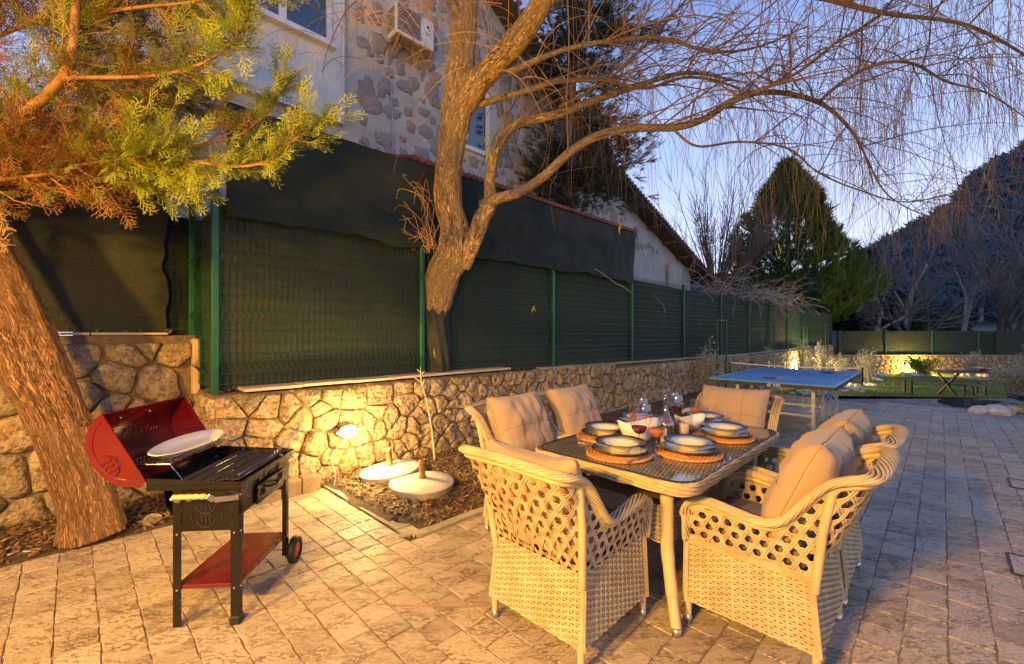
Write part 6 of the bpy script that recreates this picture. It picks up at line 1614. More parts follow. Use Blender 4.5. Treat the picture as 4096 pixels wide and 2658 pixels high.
# warming rack
mb = MB(); RX0, RX1, RY0, RY1, RZ_ = -.52, -.345, .045, .60, .775
mb.tube([(RX0, RY0, RZ_), (RX1, RY0, RZ_), (RX1, RY1, RZ_), (RX0, RY1, RZ_)], .0028, 5, closed=True)
for i in range(6): x = RX0 + .02 + i * .031; mb.tube([(x, RY0, RZ_ + .022), (x, RY0 + .012, RZ_), (x, RY1 - .012, RZ_), (x, RY1, RZ_ + .022)], .0018, 4)
for i in range(24): y = RY0 + .01 + i * .0235; mb.tube([(RX0, y, RZ_ + .02), (RX0, y, RZ_), (RX1, y, RZ_)], .0014, 4)
mb.tube([(RX0, RY0, RZ_ + .022), (RX0, RY1, RZ_ + .022)], .0022, 5); mb.tube([(RX1, RY0, RZ_ + .022), (RX1, RY1, RZ_ + .022)], .0022, 5)
for y in (RY0, RY1): mb.tube([(RX1 + .01, y, RZ_ + .01), (RX1, y, RZ_), (-.27, y - .02, .697)], .003, 6); mb.tube([(RX0, y, RZ_), (-.565, y, RZ_ - .01)], .0026, 5)
part('warming_rack', mb, CHR, bq, kind='stuff')
o = MB(); o.lathe([(0, 0), (.062, 0), (.078, .012), (.092, .038), (.098, .041), (.094, .043), (.072, .018), (.055, .010), (0, .009)], 44, sy=2.75); pt = part('oval_platter', o, CERW, None, True); tag(pt, 'long white oval serving platter resting on the barbecue warming rack', 'platter'); c, s_ = math.cos(GR), math.sin(GR)
pt.location = GO + Vector((c * -.44 - s_ * .335, s_ * -.44 + c * .335, RZ_ + .004)); pt.rotation_euler = (R(1.5), R(8), GR + R(-2))
# wire grid handle resting on the slats
def bqw(x, y, z): return GO + Vector((c * x - s_ * y, s_ * x + c * y, z))
hw = MB(); a0 = bqw(-.015, .06, .712); a1 = bqw(.01, .36, .735); a2 = D(1205, 1702, 2.72)
for off in (-.007, .007): hw.tube(sp3([a0 + Vector((off * 2.5, 0, -.002)), a1 + Vector((off, 0, 0)), a1.lerp(a2, .5) + Vector((off, 0, .01)), a2 + Vector((off * .7, 0, 0))], 5), .0026, 6)
hw.tube([a2 + Vector((-.005, 0, 0)), a2 + Vector((0, .008, .006)), a2 + Vector((.005, 0, 0))], .0026, 6)
for k in (.0, .03): q = a1 + Vector((.0, k, 0)); hw.tube([q + Vector((0, 0, .02)), q + Vector((0, 0, -.022))], .0022, 5)
hwo = part('grid_handle', hw, CHR, None, True); tag(hwo, 'long bent wire handle lying across the barbecue slats and sticking up at the back', 'wire handle')

# ------------------------------------------------------------------ wall lamp, cable, umbrella bases, sapling
EMW = mat_emit('lamp_glow', (1, .86, .55), 40)
def bulkhead(name, label, loc, nrm, s=1.0, cat='wall lamp'):
    t = thing(name, label, cat, loc, math.atan2(nrm.y, nrm.x) + math.pi / 2, 'lit wall lamps'); rot = Matrix.Rotation(R(90), 3, 'X')
    mb = MB(); mb.lathe([(.070, 0), (.070, .018), (.062, .022), (.060, .022)], 28, (0, 0, 0), rot, sx=1.5); mb2_ = [f for f in mb.f]; part('base', mb, plain('white_lamp_base', (.75, .75, .72)), t, True)
    mb = MB(); mb.lathe([(.060, .020), (.057, .040), (.042, .055), (0, .062)], 28, (0, 0, 0), rot, sx=1.5); part('diffuser', mb, EMW, t, True)
    for x in (-.118, .118): mb = MB(); mb.lathe([(.012, 0), (.012, .01), (0, .011)], 10, (x, 0, 0), rot); part('lug', mb, plain('grey_lug', (.5, .5, .5)), t)
    if s != 1: t.scale = (s, s, s)
    return t
pl_ = W(*UV(*D(1392, 1726, 4.14)[:2]), D(1392, 1726, 4.14).z)
nV = Vector((UY, -UX, 0))
bulkhead('wall_lamp', 'bright oval lamp glowing on the stone wall between the barbecue and the umbrella bases', pl_, nV, .88)
lamp('wall_lamp_light', pl_ + nV * .30, 58, (1.0, .62, .20), .05)
p2 = W(15.9, 4.06, .02); p2 = D(3182, 1470, 17.0); bulkhead('wall_lamp', 'lit lamp on the garden side of the long wall, right above the table tennis net', p2, nV, 1.1); lamp('garden_lamp_light', p2 + nV * .35, 300, (1.0, .70, .30), .08)
p3 = D(3631, 1458, YF - .12); bulkhead('wall_lamp', 'lit lamp on the far garden wall beside the oleander', p3, Vector((0, -1, 0)), 1.2); lamp('garden_lamp_light', p3 + Vector((0, -.5, 0)), 330, (1.0, .62, .18), .08)
mb = MB(); e0 = pl_ + Vector((0, 0, -.06)); mb.tube(sp3([e0 + nV * .01, D(1345, 1800, 4.08), D(1330, 1850, 4.05), D(1342, 1905, 4.03), D(1335, 1950, 3.99), D(1352, 1958, 3.93)], 6), .005, 7); cb = part('cable', mb, plain('white_cable', (.28, .26, .22)), None, True); tag(cb, 'white cable hanging from the bright wall lamp down to the soil', 'cable')
def ubase(loc, tilt, rz, label):
    t = thing('umbrella_base', label, 'umbrella base', loc, rz, 'round umbrella bases on the planting bed'); t.rotation_euler = (tilt[0], tilt[1], rz); m_ = plain('white_concrete', (.58, .54, .47), (.48, .44, .36), 7, .7, .25, 60, .003)
    mb = MB(); mb.lathe([(.262, 0), (.272, .008), (.276, .058), (.282, .062), (.282, .074), (.276, .078), (.15, .096), (.045, .106), (0, .108)], 56); part('disc', mb, m_, t, True)
    mb = MB(); mb.lathe([(.034, .104), (.034, .12), (.0285, .128), (.0275, .235), (.030, .237), (.030, .27), (.026, .272), (.0235, .27), (.0235, .20), (0, .20)], 24); part('tube', mb, plain('rusty_tube', (.30, .15, .06), (.18, .08, .03), 12, .6, .4, 60, metal=.15), t, True)
    mb = MB(); mb.lathe([(.005, 0), (.005, .003)], 10, (.0265, -.010, .215), Matrix.Rotation(R(90), 3, 'Y')); part('pin_hole', mb, RUB, t)
    mb = MB(); mb.box((0, -.277, .035), (.075, .006, .018), b=.002); part('handle_slot', mb, plain('slot_shadow', (.35, .28, .16)), t)
ubase(Vector((-.80, 3.86, .03)), (R(1), 0), R(60), 'white round concrete umbrella base lying flat nearest the patio')
ubase(Vector((-1.16, 4.16, .05)), (R(-1), R(-5)), R(14), 'white round concrete umbrella base lying tilted behind, nearest the wall lamp')
sap = thing('sapling', 'thin bare leafless sapling standing against the wall right of the umbrella bases', 'sapling', (0, 0, 0))
mb = MB(); P = sp3([D(1740, 1858, 4.7), D(1732, 1760, 4.68), D(1718, 1660, 4.65), D(1700, 1580, 4.62), D(1685, 1530, 4.6)], 5); mb.tube(P, [.014 - .0005 * i for i in range(len(P))], 7)
for a, b_ in (((1685, 1530), (1650, 1505)), ((1685, 1530), (1682, 1470)), ((1682, 1500), (1700, 1485)), ((1682, 1490), (1668, 1478)), ((1690, 1545), (1698, 1515))): mb.tube([D(*a, 4.6), D((a[0] + b_[0]) / 2, (a[1] + b_[1]) / 2, 4.58), D(*b_, 4.58)], [.008, .006, .004], 5)
part('stem', mb, plain('pale_stem', (.46, .40, .26), (.36, .30, .18), 9, .8), sap, True)

# dead leaves, pebbles and litter on the beds
rl = random.Random(55)
lt_v = [(-.5, 0, 0), (-.15, -.14, .05), (.25, -.12, .03), (.5, 0, .08), (.2, .12, .06), (-.2, .13, 0)]; lt_f = [(0, 1, 4, 5), (1, 2, 3, 4)]
ms_ = []
def scatter(n, fu, smin, smax, z0=0.004):
    for i in range(n):
        u, v, z = fu(); ms_.append(frame(W(u, v, z + z0 + rl.random() * .022), (rl.uniform(-1, 1), rl.uniform(-1, 1), rl.uniform(-.35, .35)), (rl.uniform(-.7, .7), rl.uniform(-.7, .7), 1), rl.uniform(smin, smax)))
def bz(u, v): return bedfn(max(0, min(1, (u - 1.62) / 10.2)), max(0, min(1, (v - 2.6) / 1.7))).z
def f1():
    while True:
        u = rl.uniform(1.7, 6.2) if rl.random() < .8 else rl.uniform(1.7, 11); v = rl.uniform(2.66, 4.2)
        if u < 1.80 and v < 2.9: continue
        return u, v, bz(u, v)
scatter(11500, f1, .022, .062)
def f2():
    u = rl.uniform(-3.6, 1.6); v = rl.uniform(4.10, 4.95 if u < .8 else 4.18); return u, v, 0
scatter(6000, f2, .025, .075)
def f3(): u = rl.uniform(.9, 9); return u, rl.uniform(VW + .1, VW + .35), wall_top(u) - .01
scatter(900, f3, .03, .07, .012)
def f4(): return rl.uniform(-3, .7), rl.uniform(4.95, 5.05), 1.42
scatter(120, f4, .03, .07, .012)
def f5(): return rl.uniform(4.5, 11), rl.uniform(2.2, 3.2), .002
scatter(600, f5, .03, .06)
def f7():
    while True:
        u, v = rl.uniform(-2.5, 8), rl.uniform(-3, 4)
        if inpatio(u, v): return u, v, -.012
scatter(130, f7, .02, .045)
def f8():
    u = rl.uniform(-3, 1.6); return u, 4.07 - abs(rl.gauss(0, .10)), -.012
scatter(160, f8, .015, .045)
lv = link('dead_leaves', instmesh('dead_leaves', lt_v, lt_f, ms_, DEADLEAF), None, kind='stuff'); lv['label'] = 'litter of narrow brown dead leaves on the soil of both beds'
ms_ = []
def f6():
    while True:
        u = rl.uniform(1.75, 5); v = rl.uniform(2.7, 4.1)
        if noise.noise(Vector((u * 1.6, v * 1.6, 8))) > .05: return u, v, bz(u, v)
gt_v = [(0, -.5, 0), (0, .5, 0), (.6, .2, .9), (.6, -.2, .9)]
for i in range(1300):
    u, v, z = f6(); ms_.append(frame(W(u, v, z), (rl.uniform(-1, 1), rl.uniform(-1, 1), 1.2), (rl.uniform(-1, 1), rl.uniform(-1, 1), .3), rl.uniform(.008, .020)))
wd = link('weeds', instmesh('weeds', gt_v, [(0, 1, 2, 3)], ms_, mat_leaf('weed', (.16, .19, .03), (.22, .22, .04), (.12, .13, .03))), None, kind='stuff'); wd['label'] = 'sparse low weeds between the dead leaves'
def rock(c, r, mat, label, cat='rock', group=None, seed=0, flat=.7):
    bmv = MB(); n, m_ = 9, 6; prof = [(max(.0, math.sin(math.pi * i / m_)), -math.cos(math.pi * i / m_)) for i in range(m_ + 1)]; bmv.lathe(prof, n); 
    for i, p in enumerate(bmv.v):
        q = Vector(p); f = 1 + .45 * noise.noise(q * .9 + Vector((seed * 3.7, 0, 0))) + .18 * noise.noise(q * 2.6 + Vector((0, seed, 0))); q = Vector((round(q.x * 2.6) / 2.6 * .45 + q.x * .55, q.y, q.z)) * f * r; q.z *= flat; bmv.v[i] = tuple(q)
    o = part('rock', bmv, mat, None); o.location = c; tag(o, label, cat, group); return o
WR = mat_soil('white_rock', (.74, .71, .68), (.60, .57, .53), (.42, .38, .33), .02); TANR = mat_stone('tan_rock', (.50, .40, .28), (.42, .34, .25), (.30, .22, .14))
rock(G(597, 2075, .03) if False else Vector((-2.72, 3.28, .02)), .075, TANR, 'pale tan stone lying on the leaves between the leaning trunk and the barbecue', seed=2, flat=.5)
rock(Vector((-2.62, 3.70, .02)), .07, TANR, 'tan stone close to the high wall behind the barbecue leg', seed=5, flat=.45)
# bits of broken white plastic by the left bed edge
mb = MB()
for (px, py, a) in ((110, 2205, .3), (140, 2198, .5), (52, 2214, 1.2)): p = G(px, py, .012); mb.box(p, (.05, .012, .004), Matrix.Rotation(a, 3, 'Z') @ Matrix.Rotation(.15, 3, 'X'))
o = part('litter', mb, plain('white_scrap', (.75, .72, .68)), None, kind='stuff'); o['label'] = 'white scraps lying on the soil at the left'

# ------------------------------------------------------------------ table tennis table
TT = Vector((4.43, 6.92, 0)); TTR = R(46.2)
tt = thing('table_tennis_table', 'blue table tennis table with dark edge and silver wheeled legs on the patio', 'table tennis table', TT, TTR)
BLUE = plain('blue_playing_top', (.08, .33, .66), (.07, .29, .60), 6, .42, .15, 200, .001); WHL = plain('white_line', (.78, .80, .82)); SILV = plain('silver_paint', (.50, .47, .42), (.44, .41, .37), 6, .38, metal=.35); DK = plain('dark_apron', (.018, .016, .016), None, 5, .45)
for s in (-1, 1):
    mb = MB(); mb.box((s * .688, 0, .750), (1.366, 1.525, .018), b=.003); h = part('table_half', mb, BLUE, tt)
    mb = MB(); z = .7601
    for (x0, x1, y0, y1) in ((s * .008, s * 1.370, .742, .7625), (s * .008, s * 1.370, -.7625, -.742), (s * 1.350, s * 1.3705, -.742, .742), (s * .008, s * 1.350, -.0015, .0015)): mb.add([(min(x0, x1), y0, z), (max(x0, x1), y0, z), (max(x0, x1), y1, z), (min(x0, x1), y1, z)], [(0, 1, 2, 3)])
    part('line', mb, WHL, h)
    mb = MB()
    mb.box((s * 1.362, 0, .718), (.016, 1.51, .046)); 
    for y in (-.752, .752): mb.box((s * .69, y, .718), (1.33, .016, .046))
    part('apron', mb, DK, h)
    for y in (-.47, .47):
        for x in (1.02, .30):
            wheel = x < .5; mb = MB(); mb.box((s * x, y, .36 if not wheel else .42), (.042, .042, .70 if not wheel else .58)); lg = part('leg', mb, SILV, tt)
            if wheel:
                mb = MB(); mb.beam((s * x, y, .14), (s * x + .03, y - .02, .055), .03, .02); part('caster_fork', mb, METAL, lg)
                mb = MB(); mb.lathe([(.012, -.014), (.052, -.014), (.055, -.008), (.055, .008), (.052, .014), (.012, .014)], 20, (s * x + .035, y - .022, .055), Matrix.Rotation(R(90), 3, 'X')); part('caster', mb, plain('grey_tyre', (.09, .09, .09)), lg, True)
                mb = MB(); mb.lathe([(.030, -.016), (.030, .016)], 16, (s * x + .035, y - .022, .055), Matrix.Rotation(R(90), 3, 'X')); part('caster_hub', mb, METAL, lg, True)
        mb = MB(); mb.beam((s * 1.02, y, .30), (s * .28, y, .52), .012, .03); mb.beam((s * .98, y, .70), (s * .30, y, .36), .012, .025); part('brace', mb, SILV, tt)
    for x, z in ((1.02, .30), (.30, .34), (1.02, .70)): mb = MB(); mb.beam((s * x, -.47, z), (s * x, .47, z), .03, .03); part('cross_rail', mb, SILV, tt)
mb = MB(); mb.box((0, -.50, .42), (.62, .006, .13)); pc_ = part('side_plate', mb, METAL, tt)
text('KBS', 'lettering', DK, pc_, (-.10, -.504, .43), (R(90), 0, 0), .07)
text('KBS', 'lettering', WHL, tt, (-1.3712, -.115, .717), (R(90), 0, R(-90)), .052, .0012)
mb = MB(); rot = Matrix.Rotation(R(-90), 3, 'Y')
mb.tube([Vector((-1.372, -.02 + .019 * math.cos(a / 16 * 2 * math.pi), .716 + .019 * math.sin(a / 16 * 2 * math.pi))) for a in range(16)], .0035, 5, closed=True); mb.tube([Vector((-1.372, -.02 + .009 * math.cos(a / 12 * 2 * math.pi), .716 + .009 * math.sin(a / 12 * 2 * math.pi))) for a in range(12)], .003, 5, closed=True); mb.beam((-1.372, -.038, .736), (-1.372, -.055, .738), .004, .006)
part('logo', mb, WHL, tt)
nt_ = thing('table_tennis_net', 'sagging dark table tennis net with white top band clamped across the blue table', 'net', TT, TTR)
mb = MB(); nx_ = 100
def netz(y, t): e = (y / .90); return .765 + (.150 - .028 * (1 - e * e)) * t
for i in range(nx_ + 1): y = -.90 + 1.8 * i / nx_; mb.tube([(0, y, netz(y, 0)), (0, y, netz(y, 1))], .0011, 3, cap=False)
for j in range(9): mb.tube([(0, -.90 + 1.8 * i / 24, netz(-.90 + 1.8 * i / 24, j / 9)) for i in range(25)], .0011, 3, cap=False)
part('netting', mb, plain('net_cord', (.03, .035, .05)), nt_, kind='stuff')
mb = MB(); mb.tube([(0, -.90 + 1.8 * i / 24, netz(-.90 + 1.8 * i / 24, 1.0)) for i in range(25)], .009, 6, sq=.35, nrm=Vector((1, 0, 0))); part('top_band', mb, plain('white_tape', (.80, .74, .68)), nt_, True)
for y in (-.90, .90): mb = MB(); mb.tube([(0, y, .66), (0, y, .925)], .012, 8); mb.beam((0, y, .70), (0, y * .83, .71), .02, .03); part('net_post', mb, BLACKM, nt_)
def paddle(p, rz, label, flip):
    t = thing('table_tennis_bat', label, 'table tennis bat', p, rz, 'bats on the table tennis table'); mb = MB(); mb.lathe([(.074, .002), (.078, .004), (.078, .012), (.074, .014)], 28, sx=1.06); part('blade', mb, plain('bat_rubber', (.30, .02, .015) if flip else (.02, .02, .025), None, 5, .6), t, True)
    mb = MB(); mb.box((.118, 0, .008), (.10, .026, .016), b=.004); part('handle', mb, plain('bat_wood', (.42, .20, .09)), t)
paddle(G(3080, 1514, .76), R(-15), 'red table tennis bat lying in front of the net', True); paddle(G(3310, 1492, .765), R(-30), 'black table tennis bat lying behind the net', False)

# ------------------------------------------------------------------ picnic table, benches, fruit
DW = plain('weathered_boards', (.24, .17, .12), (.16, .11, .08), 9, .7, .4, 40, .003, vary=.4, vec=(1, 6, 1)); BI = plain('black_iron', (.02, .018, .017), None, 5, .5)
PG = -.43; PR = R(-7)
pic = thing('picnic_table', 'dark picnic table with crossed iron legs standing on the lawn', 'picnic table', (13.45, 12.45, PG), PR)
for i in range(5): mb = MB(); mb.box((0, -.32 + i * .16, .745), (2.3, .154, .04), b=.004); part('board', mb, DW, pic)
for x in (-.88, .88):
    for a, b_ in (((x, -.36, 0), (x, .36, .72)), ((x, .362, 0), (x, -.358, .72))): mb = MB(); mb.beam(a, b_, .05, .05); part('leg', mb, BI, pic)
mb = MB(); mb.beam((-.88, -.39, .012), (-.88, .39, .012), .05, .025); mb.beam((.88, -.39, .012), (.88, .39, .012), .05, .025); mb.beam((-.88, 0, .36), (.88, 0, .36), .03, .03); part('rail', mb, BI, pic)
def bench(x, y, label):
    t = thing('garden_bench', label, 'bench', (x, y, PG), PR, 'benches at the picnic table')
    for i in range(2): mb = MB(); mb.box((0, -.09 + i * .18, .43), (2.1, .17, .035), b=.003); part('board', mb, DW, t)
    for sx in (-.98, .98):
        for sy in (-.13, .13): mb = MB(); mb.box((sx, sy, .205), (.045, .045, .41)); part('leg', mb, BI, t)
        mb = MB(); mb.box((sx, 0, .022), (.045, .21, .04)); part('foot_rail', mb, BI, t)
bench(12.98, 13.05, 'dark slatted bench on the far side of the picnic table'); bench(13.55, 11.85, 'dark slatted bench on the near side of the picnic table')
ZP = PG + .765
fb = thing('fruit_bowl', 'shallow glass bowl heaped with fruit on the picnic table', 'fruit bowl', (13.33, 12.35, ZP)); mb = MB(); mb.lathe([(.0, 0), (.10, 0), (.24, .09), (.25, .095), (.235, .09), (.1, .012), (0, .01)], 30); part('bowl', mb, mat_thin_glass('bowl_glass', (.9, .8, .7), .05, .2), fb, True)
ORG = plain('orange_peel', (.75, .16, .02), (.6, .1, .01), 5, .45, .3, 90); BAN = plain('banana_peel', (.75, .55, .06), (.6, .42, .05), 9, .5); PUR = plain('aubergine', (.06, .015, .05))
rf_ = random.Random(2)
for i in range(9): mb = MB(); mb.lathe([(.042 * math.sin(math.pi * k / 6), -.042 * math.cos(math.pi * k / 6)) for k in range(7)], 12); o = part('orange', mb, ORG, None, True); o.location = (13.33 + rf_.uniform(-.08, .14), 12.35 + rf_.uniform(-.1, .1), ZP + .06 + (i > 5) * .05); tag(o, 'orange in the heap of oranges in the fruit bowl', 'orange', 'oranges in the fruit bowl')
for i in range(3): mb = MB(); mb.tube([(-.10, 0, .02), (-.05, .005, -.005), (0, .0, -.012), (.05, .0, -.005), (.09, 0, .015)], [.006, .017, .019, .016, .006], 8); o = part('banana', mb, BAN, None, True); o.location = (13.21, 12.27 + i * .035, ZP + .115 + i * .008); tag(o, 'banana in the bunch at the left side of the fruit bowl', 'banana', 'bananas in the fruit bowl')
pa = thing('pineapple', 'small pineapple lying behind the oranges in the fruit bowl', 'pineapple', (13.40, 12.42, ZP + .12)); mb = MB(); mb.lathe([(0, -.08), (.035, -.06), (.045, 0), (.035, .06), (0, .08)], 12, m=Matrix.Rotation(R(80), 3, 'Y')); part('fruit', mb, plain('pineapple_skin', (.22, .15, .04), (.12, .10, .03), 40, .8, .6, 60), pa, True)
mb = MB()
for i in range(14): a = i * .9; mb.tube([(.08, 0, 0), (.13, .03 * math.cos(a), .03 * math.sin(a)), (.17, .06 * math.cos(a), .06 * math.sin(a) + .01)], [.008, .006, .001], 4)
part('crown', mb, plain('pineapple_crown', (.06, .10, .04)), pa)
mb = MB(); mb.lathe([(0, -.05), (.03, -.035), (.035, 0), (.028, .03), (0, .045)], 10); o = part('plum', mb, PUR, None, True); o.location = (13.27, 12.46, ZP + .14); tag(o, 'dark purple fruit on top of the fruit bowl', 'fruit')
mb = MB(); mb.box((12.82, 12.35, ZP + .008), (.75, .28, .014), Matrix.Rotation(PR, 3, 'Z')); o = part('table_runner', mb, plain('dark_runner', (.03, .02, .03)), None); tag(o, 'dark folded runner lying on the picnic table left of the fruit', 'table runner')
mb = MB(); mb.box((12.42, 12.42, ZP + .007), (.30, .22, .014), Matrix.Rotation(PR, 3, 'Z'), .003); o = part('chopping_board', mb, plain('board_wood', (.35, .18, .09)), None); tag(o, 'brown wooden board at the left end of the picnic table', 'board')
mb = MB(); mb.box((13.95, 12.2, ZP + .016), (.34, .24, .03), Matrix.Rotation(PR + .2, 3, 'Z'), .008); o = part('folded_cloth', mb, plain('white_cloth', (.75, .74, .74)), None); tag(o, 'white folded cloth on the picnic table right of the fruit bowl', 'cloth')

# ------------------------------------------------------------------ loungers at the right edge
def lounger(x, y, rz, label):
    t = thing('sun_lounger', label, 'sun lounger', (x, y, 0), rz, 'sun loungers at the right edge'); wood = plain('brown_lounger_frame', (.16, .09, .05), (.11, .06, .035), 9, .5); sl = plain('dark_sling', (.045, .055, .075), (.035, .04, .055), 40, .6)
    for sy in (-.30, .30): mb = MB(); mb.box((1.0, sy, .27), (1.95, .035, .06), b=.004); part('side_rail', mb, wood, t)
    mb = MB(); mb.box((.05, 0, .26), (.04, .60, .05), b=.004); part('end_rail', mb, wood, t)
    for lx in (.25, 1.7):
        for sy in (-.29, .29): mb = MB(); mb.box((lx, sy, .12), (.05, .03, .24), b=.003); part('leg', mb, wood, t)
    prof = [(0.03, .24), (-.02, .27), (-.02, .315), (.03, .335), (.3, .315), (1.0, .305), (1.4, .32), (1.95, .60)]; pp = spline(prof, 4); mb = MB(); n = len(pp)
    mb.v = [(p[0], -.27, p[1]) for p in pp] + [(p[0], .27, p[1]) for p in pp] + [(p[0], -.27, p[1] - .012) for p in pp] + [(p[0], .27, p[1] - .012) for p in pp]; mb.f = [(i, i + 1, n + i + 1, n + i) for i in range(n - 1)] + [(3 * n + i, 3 * n + i + 1, 2 * n + i + 1, 2 * n + i) for i in range(n - 1)] + [(i, 2 * n + i, 2 * n + i + 1, i + 1) for i in range(n - 1)]; part('sling', mb, sl, t, True)
lounger(9.0, 7.80, R(-32), 'dark sling sun lounger end, the upper of the two at the right edge'); lounger(8.72, 7.12, R(-32), 'dark sling sun lounger end, the lower of the two at the right edge')
# pond hole with rocks
mb = MB(); pc2 = G(3960, 1632); 
pond = MB(); n = 28; pu = [(12.75 + .95 * math.cos(2 * math.pi * i / n) * (1 + .12 * math.sin(3 * i)), -.55 + .62 * math.sin(2 * math.pi * i / n)) for i in range(n)]
pond.add([W(u, v, .004) for u, v in pu], [tuple(range(n))]); pd = part('pond', pond, plain('dark_pond_water', (.010, .011, .010), (.02, .018, .014), 3, .08, rvar=.02), None, kind='structure')
for i, (px, py, r_) in enumerate(((3915, 1648, .15), (3985, 1652, .19), (4015, 1634, .15), (4062, 1642, .14))): rock(G(px, py, .02) + Vector((0, 0, r_ * .15)), r_, TANR if i == 2 else WR, ('pale pinkish boulder at the left of the pond', 'largest flat white boulder in front of the pond', 'rough brownish boulder behind the white ones at the pond', 'white boulder at the pond under the sun loungers')[i], 'boulder', 'boulders at the pond', 11 + i, .6)

# ------------------------------------------------------------------ white rocks and shrubs of the garden
rr_ = random.Random(19)
def place(px, py):  # ground point of the garden in view of pixel
    y = 9.0
    for k in range(60): y = F0 * (1.42 - lawn_z(0, y)) / (py - 1334) * .5 + y * .5
    return Vector(((px - 2048) / F0 * y, y, lawn_z(0, y)))
ORD = ['leftmost', 'second from left', 'third from left', 'fourth from left', 'fifth from left', 'sixth from left', 'seventh from left', 'eighth from left', 'ninth from left', 'tenth from left', 'third from right', 'second from right', 'rightmost']
groups = [('white rock in the row beside the table tennis net post', [(3385, 1540), (3408, 1545), (3430, 1548), (3455, 1542), (3478, 1545), (3498, 1548), (3500, 1520), (3518, 1525), (3470, 1512), (3492, 1505), (3515, 1508), (3530, 1500), (3455, 1500)]),
          ('white rock in the row along the edge of the lawn', [(3375, 1555), (3400, 1562), (3425, 1568), (3448, 1572), (3380, 1570)]),
          ('white rock in the heap seen between the table tennis legs', [(3170, 1580), (3195, 1572), (3220, 1585), (3245, 1582), (3268, 1590), (3290, 1590), (3310, 1585), (3330, 1592), (3200, 1595), (3300, 1575)]),
          ('white rock in the row in front of the far wall lamp', [(3612, 1500), (3635, 1502), (3658, 1504), (3680, 1503), (3705, 1503), (3668, 1498)]),
          ('white rock in the row behind the picnic table', [(3835, 1504), (3858, 1506), (3882, 1507), (3905, 1505), (3928, 1507), (3945, 1508)]),
          ('white rock in the row at the right edge of the lawn', [(4030, 1526), (4052, 1524), (4075, 1522), (4092, 1524)])]
for gl, pts in groups:
    for i, (px, py) in enumerate(sorted(pts)):
        c = place(px, py); r_ = rr_.uniform(10, 16) / F0 * c.y; rock(c + Vector((0, 0, r_ * .3)), r_, WR, ORD[i] + ' ' + gl, 'rock', gl.replace('white rock', 'white rocks'), 30 + i + px, .75)
rock(G(2752, 1662, .0) + Vector((0, 0, .05)), .13, WR, 'white rock on the soil just left of the far armchair', seed=77)
OLV = mat_leaf('olive_leaf', (.36, .37, .24), (.46, .46, .32), (.26, .28, .17), .25); OLS = plain('olive_stem', (.34, .28, .20), (.24, .19, .13), 8, .8)
lfv = [(0, 0, 0), (.4, -.13, .03), (1, 0, 0), (.4, .13, .03)]
def shrub(px, py, ptop, wpx, label, seed, mat=OLV, n=900, dens=1, L=.05, Yd=None, name='olive_bush', cat='olive bush', vase=.5):
    r = random.Random(seed); c = place(px, py) if Yd is None else Vector(((px - 2048) / F0 * Yd, Yd, lawn_z(0, Yd))); H = (1.42 - (ptop - 1334) / F0 * c.y) - c.z; Wd = wpx / F0 * c.y / 2
    t = thing(name, label, cat, c, 0, 'olive bushes in the garden' if mat is OLV else None); sm_ = MB(); ms2 = []
    for b in range(16):
        a = r.uniform(0, 2 * math.pi); q = r.random() ** .6; tip = Vector((math.cos(a) * Wd * q, math.sin(a) * Wd * q, H * r.uniform(.55, 1.0) * (1 - .25 * q))); P = sp3([(0, 0, 0), (tip.x * .12 + r.uniform(-.03, .03), tip.y * .12, tip.z * .35), (tip.x * .6, tip.y * .6, tip.z * .72), tip], 4); sm_.tube(P, [max(.004, .018 * (1 - i / len(P))) for i in range(len(P))], 4, cap=False)
        for i in range(int(n * 2.2) // 16):
            k = int(len(P) * (.35 + .65 * r.random())) - 1; p = P[max(1, min(len(P) - 1, k))] + Vector((r.gauss(0, 1), r.gauss(0, 1), r.gauss(0, 1))) * Wd * .13; ms2.append(frame(p, (r.uniform(-1, 1), r.uniform(-1, 1), r.uniform(-.2, 1.3)), (r.uniform(-1, 1), r.uniform(-1, 1), 1), L * 1.45 * r.uniform(.7, 1.4)))
    part('stems', sm_, OLS, t, True); link('foliage', instmesh('foliage', lfv, [(0, 1, 2, 3)], ms2, mat), t, kind='stuff')
shrub(2842, 1600, 1335, 110, 'olive bush standing against the wall, nearest the dining table', 1, Yd=9.9, n=620)
shrub(2935, 1600, 1400, 70, 'small olive bush against the lit wall left of the table tennis table', 2, Yd=10.6, n=300)
shrub(3068, 1560, 1355, 130, 'olive bush behind the left part of the table tennis net', 3, Yd=13.0, n=800)
shrub(3205, 1540, 1318, 90, 'tall thin olive bush just above the garden lamp', 4, Yd=15.5, n=700)
shrub(3292, 1535, 1338, 110, 'pale olive bush right of the garden lamp', 5, Yd=15.8, n=800)
shrub(3365, 1530, 1395, 80, 'low olive bush behind the net post', 6, Yd=16.0, n=500)
shrub(3475, 1530, 1362, 130, 'spreading olive bush above the white rocks in front of the far wall', 7, Yd=16.5, n=900)
shrub(3690, 1505, 1410, 110, 'bright green oleander beside the far wall lamp', 8, mat_leaf('oleander_leaf', (.12, .20, .03), (.18, .27, .04), (.09, .14, .03)), 700, L=.12, Yd=21.5, name='oleander', cat='oleander')
shrub(3890, 1505, 1385, 80, 'small olive bush behind the picnic table', 9, Yd=19.5, n=420, L=.07)
shrub(4062, 1605, 1440, 170, 'olive tree with a pale forked stem in front of the picnic table', 10, Yd=9.9, n=1500)
shrub(4105, 1520, 1345, 60, 'olive bush cut by the right edge of the picture', 12, Yd=16, n=500)
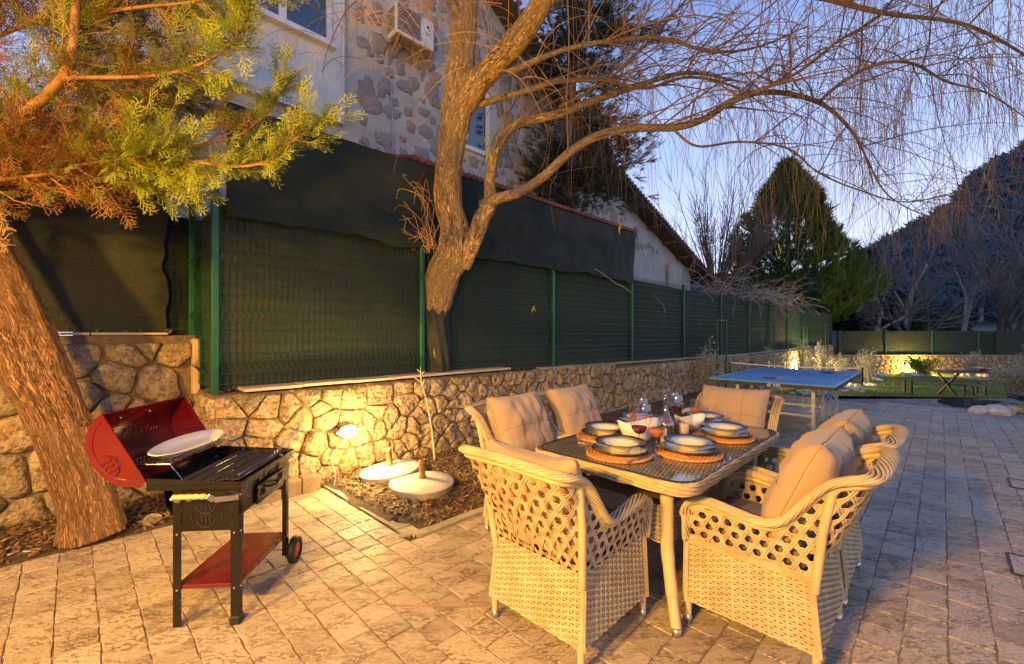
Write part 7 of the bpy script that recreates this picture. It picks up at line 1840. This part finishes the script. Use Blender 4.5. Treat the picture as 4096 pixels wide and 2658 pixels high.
# grass blades
ms_ = []; rg = random.Random(6)
for i in range(26000):
    a = rg.random(); v = rg.uniform(-10, 4); u0 = ledge_u(v); u = u0 + rg.random() ** 1.5 * 14; p = W(u, v)
    if p.y < 8.8 or p.x / p.y < .55 or p.x / p.y > 1.35: continue
    if noise.noise(Vector((u * .9, v * .9, 0))) < -.25 and rg.random() < .7: continue
    ms_.append(frame((p.x, p.y, lawn_z(p.x, p.y) + .004), (rg.uniform(-.7, .7), rg.uniform(-.7, .7), 1), (rg.uniform(-1, 1), rg.uniform(-1, 1), .2), rg.uniform(.6, 1.4)))
gv = [(0, -.010, 0), (0, .010, 0), (.040, .004, .01), (.040, -.004, .01), (0, .02, 0), (0, .034, 0), (.03, .05, -.01), (.03, .046, -.01)]
gb = link('grass_blades', instmesh('grass_blades', gv, [(0, 1, 2, 3), (4, 5, 6, 7)], ms_, mat_leaf('grass', (.15, .24, .025), (.21, .30, .04), (.27, .30, .06), .3)), lawn, kind='stuff')
# access covers set in the paving
for (px, py, w, d, lab) in ((4150, 1950, .34, .34, 'square paved access cover with a dark frame at the right edge'), (4190, 2290, .34, .30, 'dark framed drain cover at the right edge, nearer the camera')):
    p = G(px, py, .004); t = thing('access_cover', lab, 'access cover', (p.x, p.y, .003), TH, 'covers set in the patio'); mb = MB()
    for (x, y, a, b_) in ((0, -d / 2, w, .012), (0, d / 2, w, .012), (-w / 2, 0, .012, d - .014), (w / 2, 0, .012, d - .014)): mb.box((x, y, .004), (a, b_, .008))
    part('frame', mb, BI, t); mb = MB(); mb.box((0, 0, .0), (w - .02, d - .02, .008)); me = mb.mesh('cover', TRAV); settint(me, .1); link('cover', me, t)
# large slabs under the far side of the table tennis table
for i in range(3):
    mb = MB(); mb.box((0, 0, .012), (.62, .50, .03), b=.004); me = mb.mesh('slab', TRAV); settint(me, .1 + .2 * i); o = link('step_slab', me, None, ('grey stepping slab at the left behind the table tennis legs', 'grey stepping slab in the middle behind the table tennis legs', 'grey stepping slab nearest the white rocks behind the table tennis legs')[i], 'slab', 'stepping slabs', loc=W(8.2 + i * .72, 2.72, .0), rz=TH)
# fallen thin twig on the paving
mb = MB(); mb.tube([G(1515, 2418, .006), G(1620, 2422, .012), G(1760, 2430, .010), G(1900, 2424, .012), G(1985, 2418, .006)], .0026, 5); o = part('fallen_twig', mb, plain('orange_twig', (.36, .20, .09)), None); tag(o, 'long thin orange twig lying on the pavers left of the near armchair', 'twig')
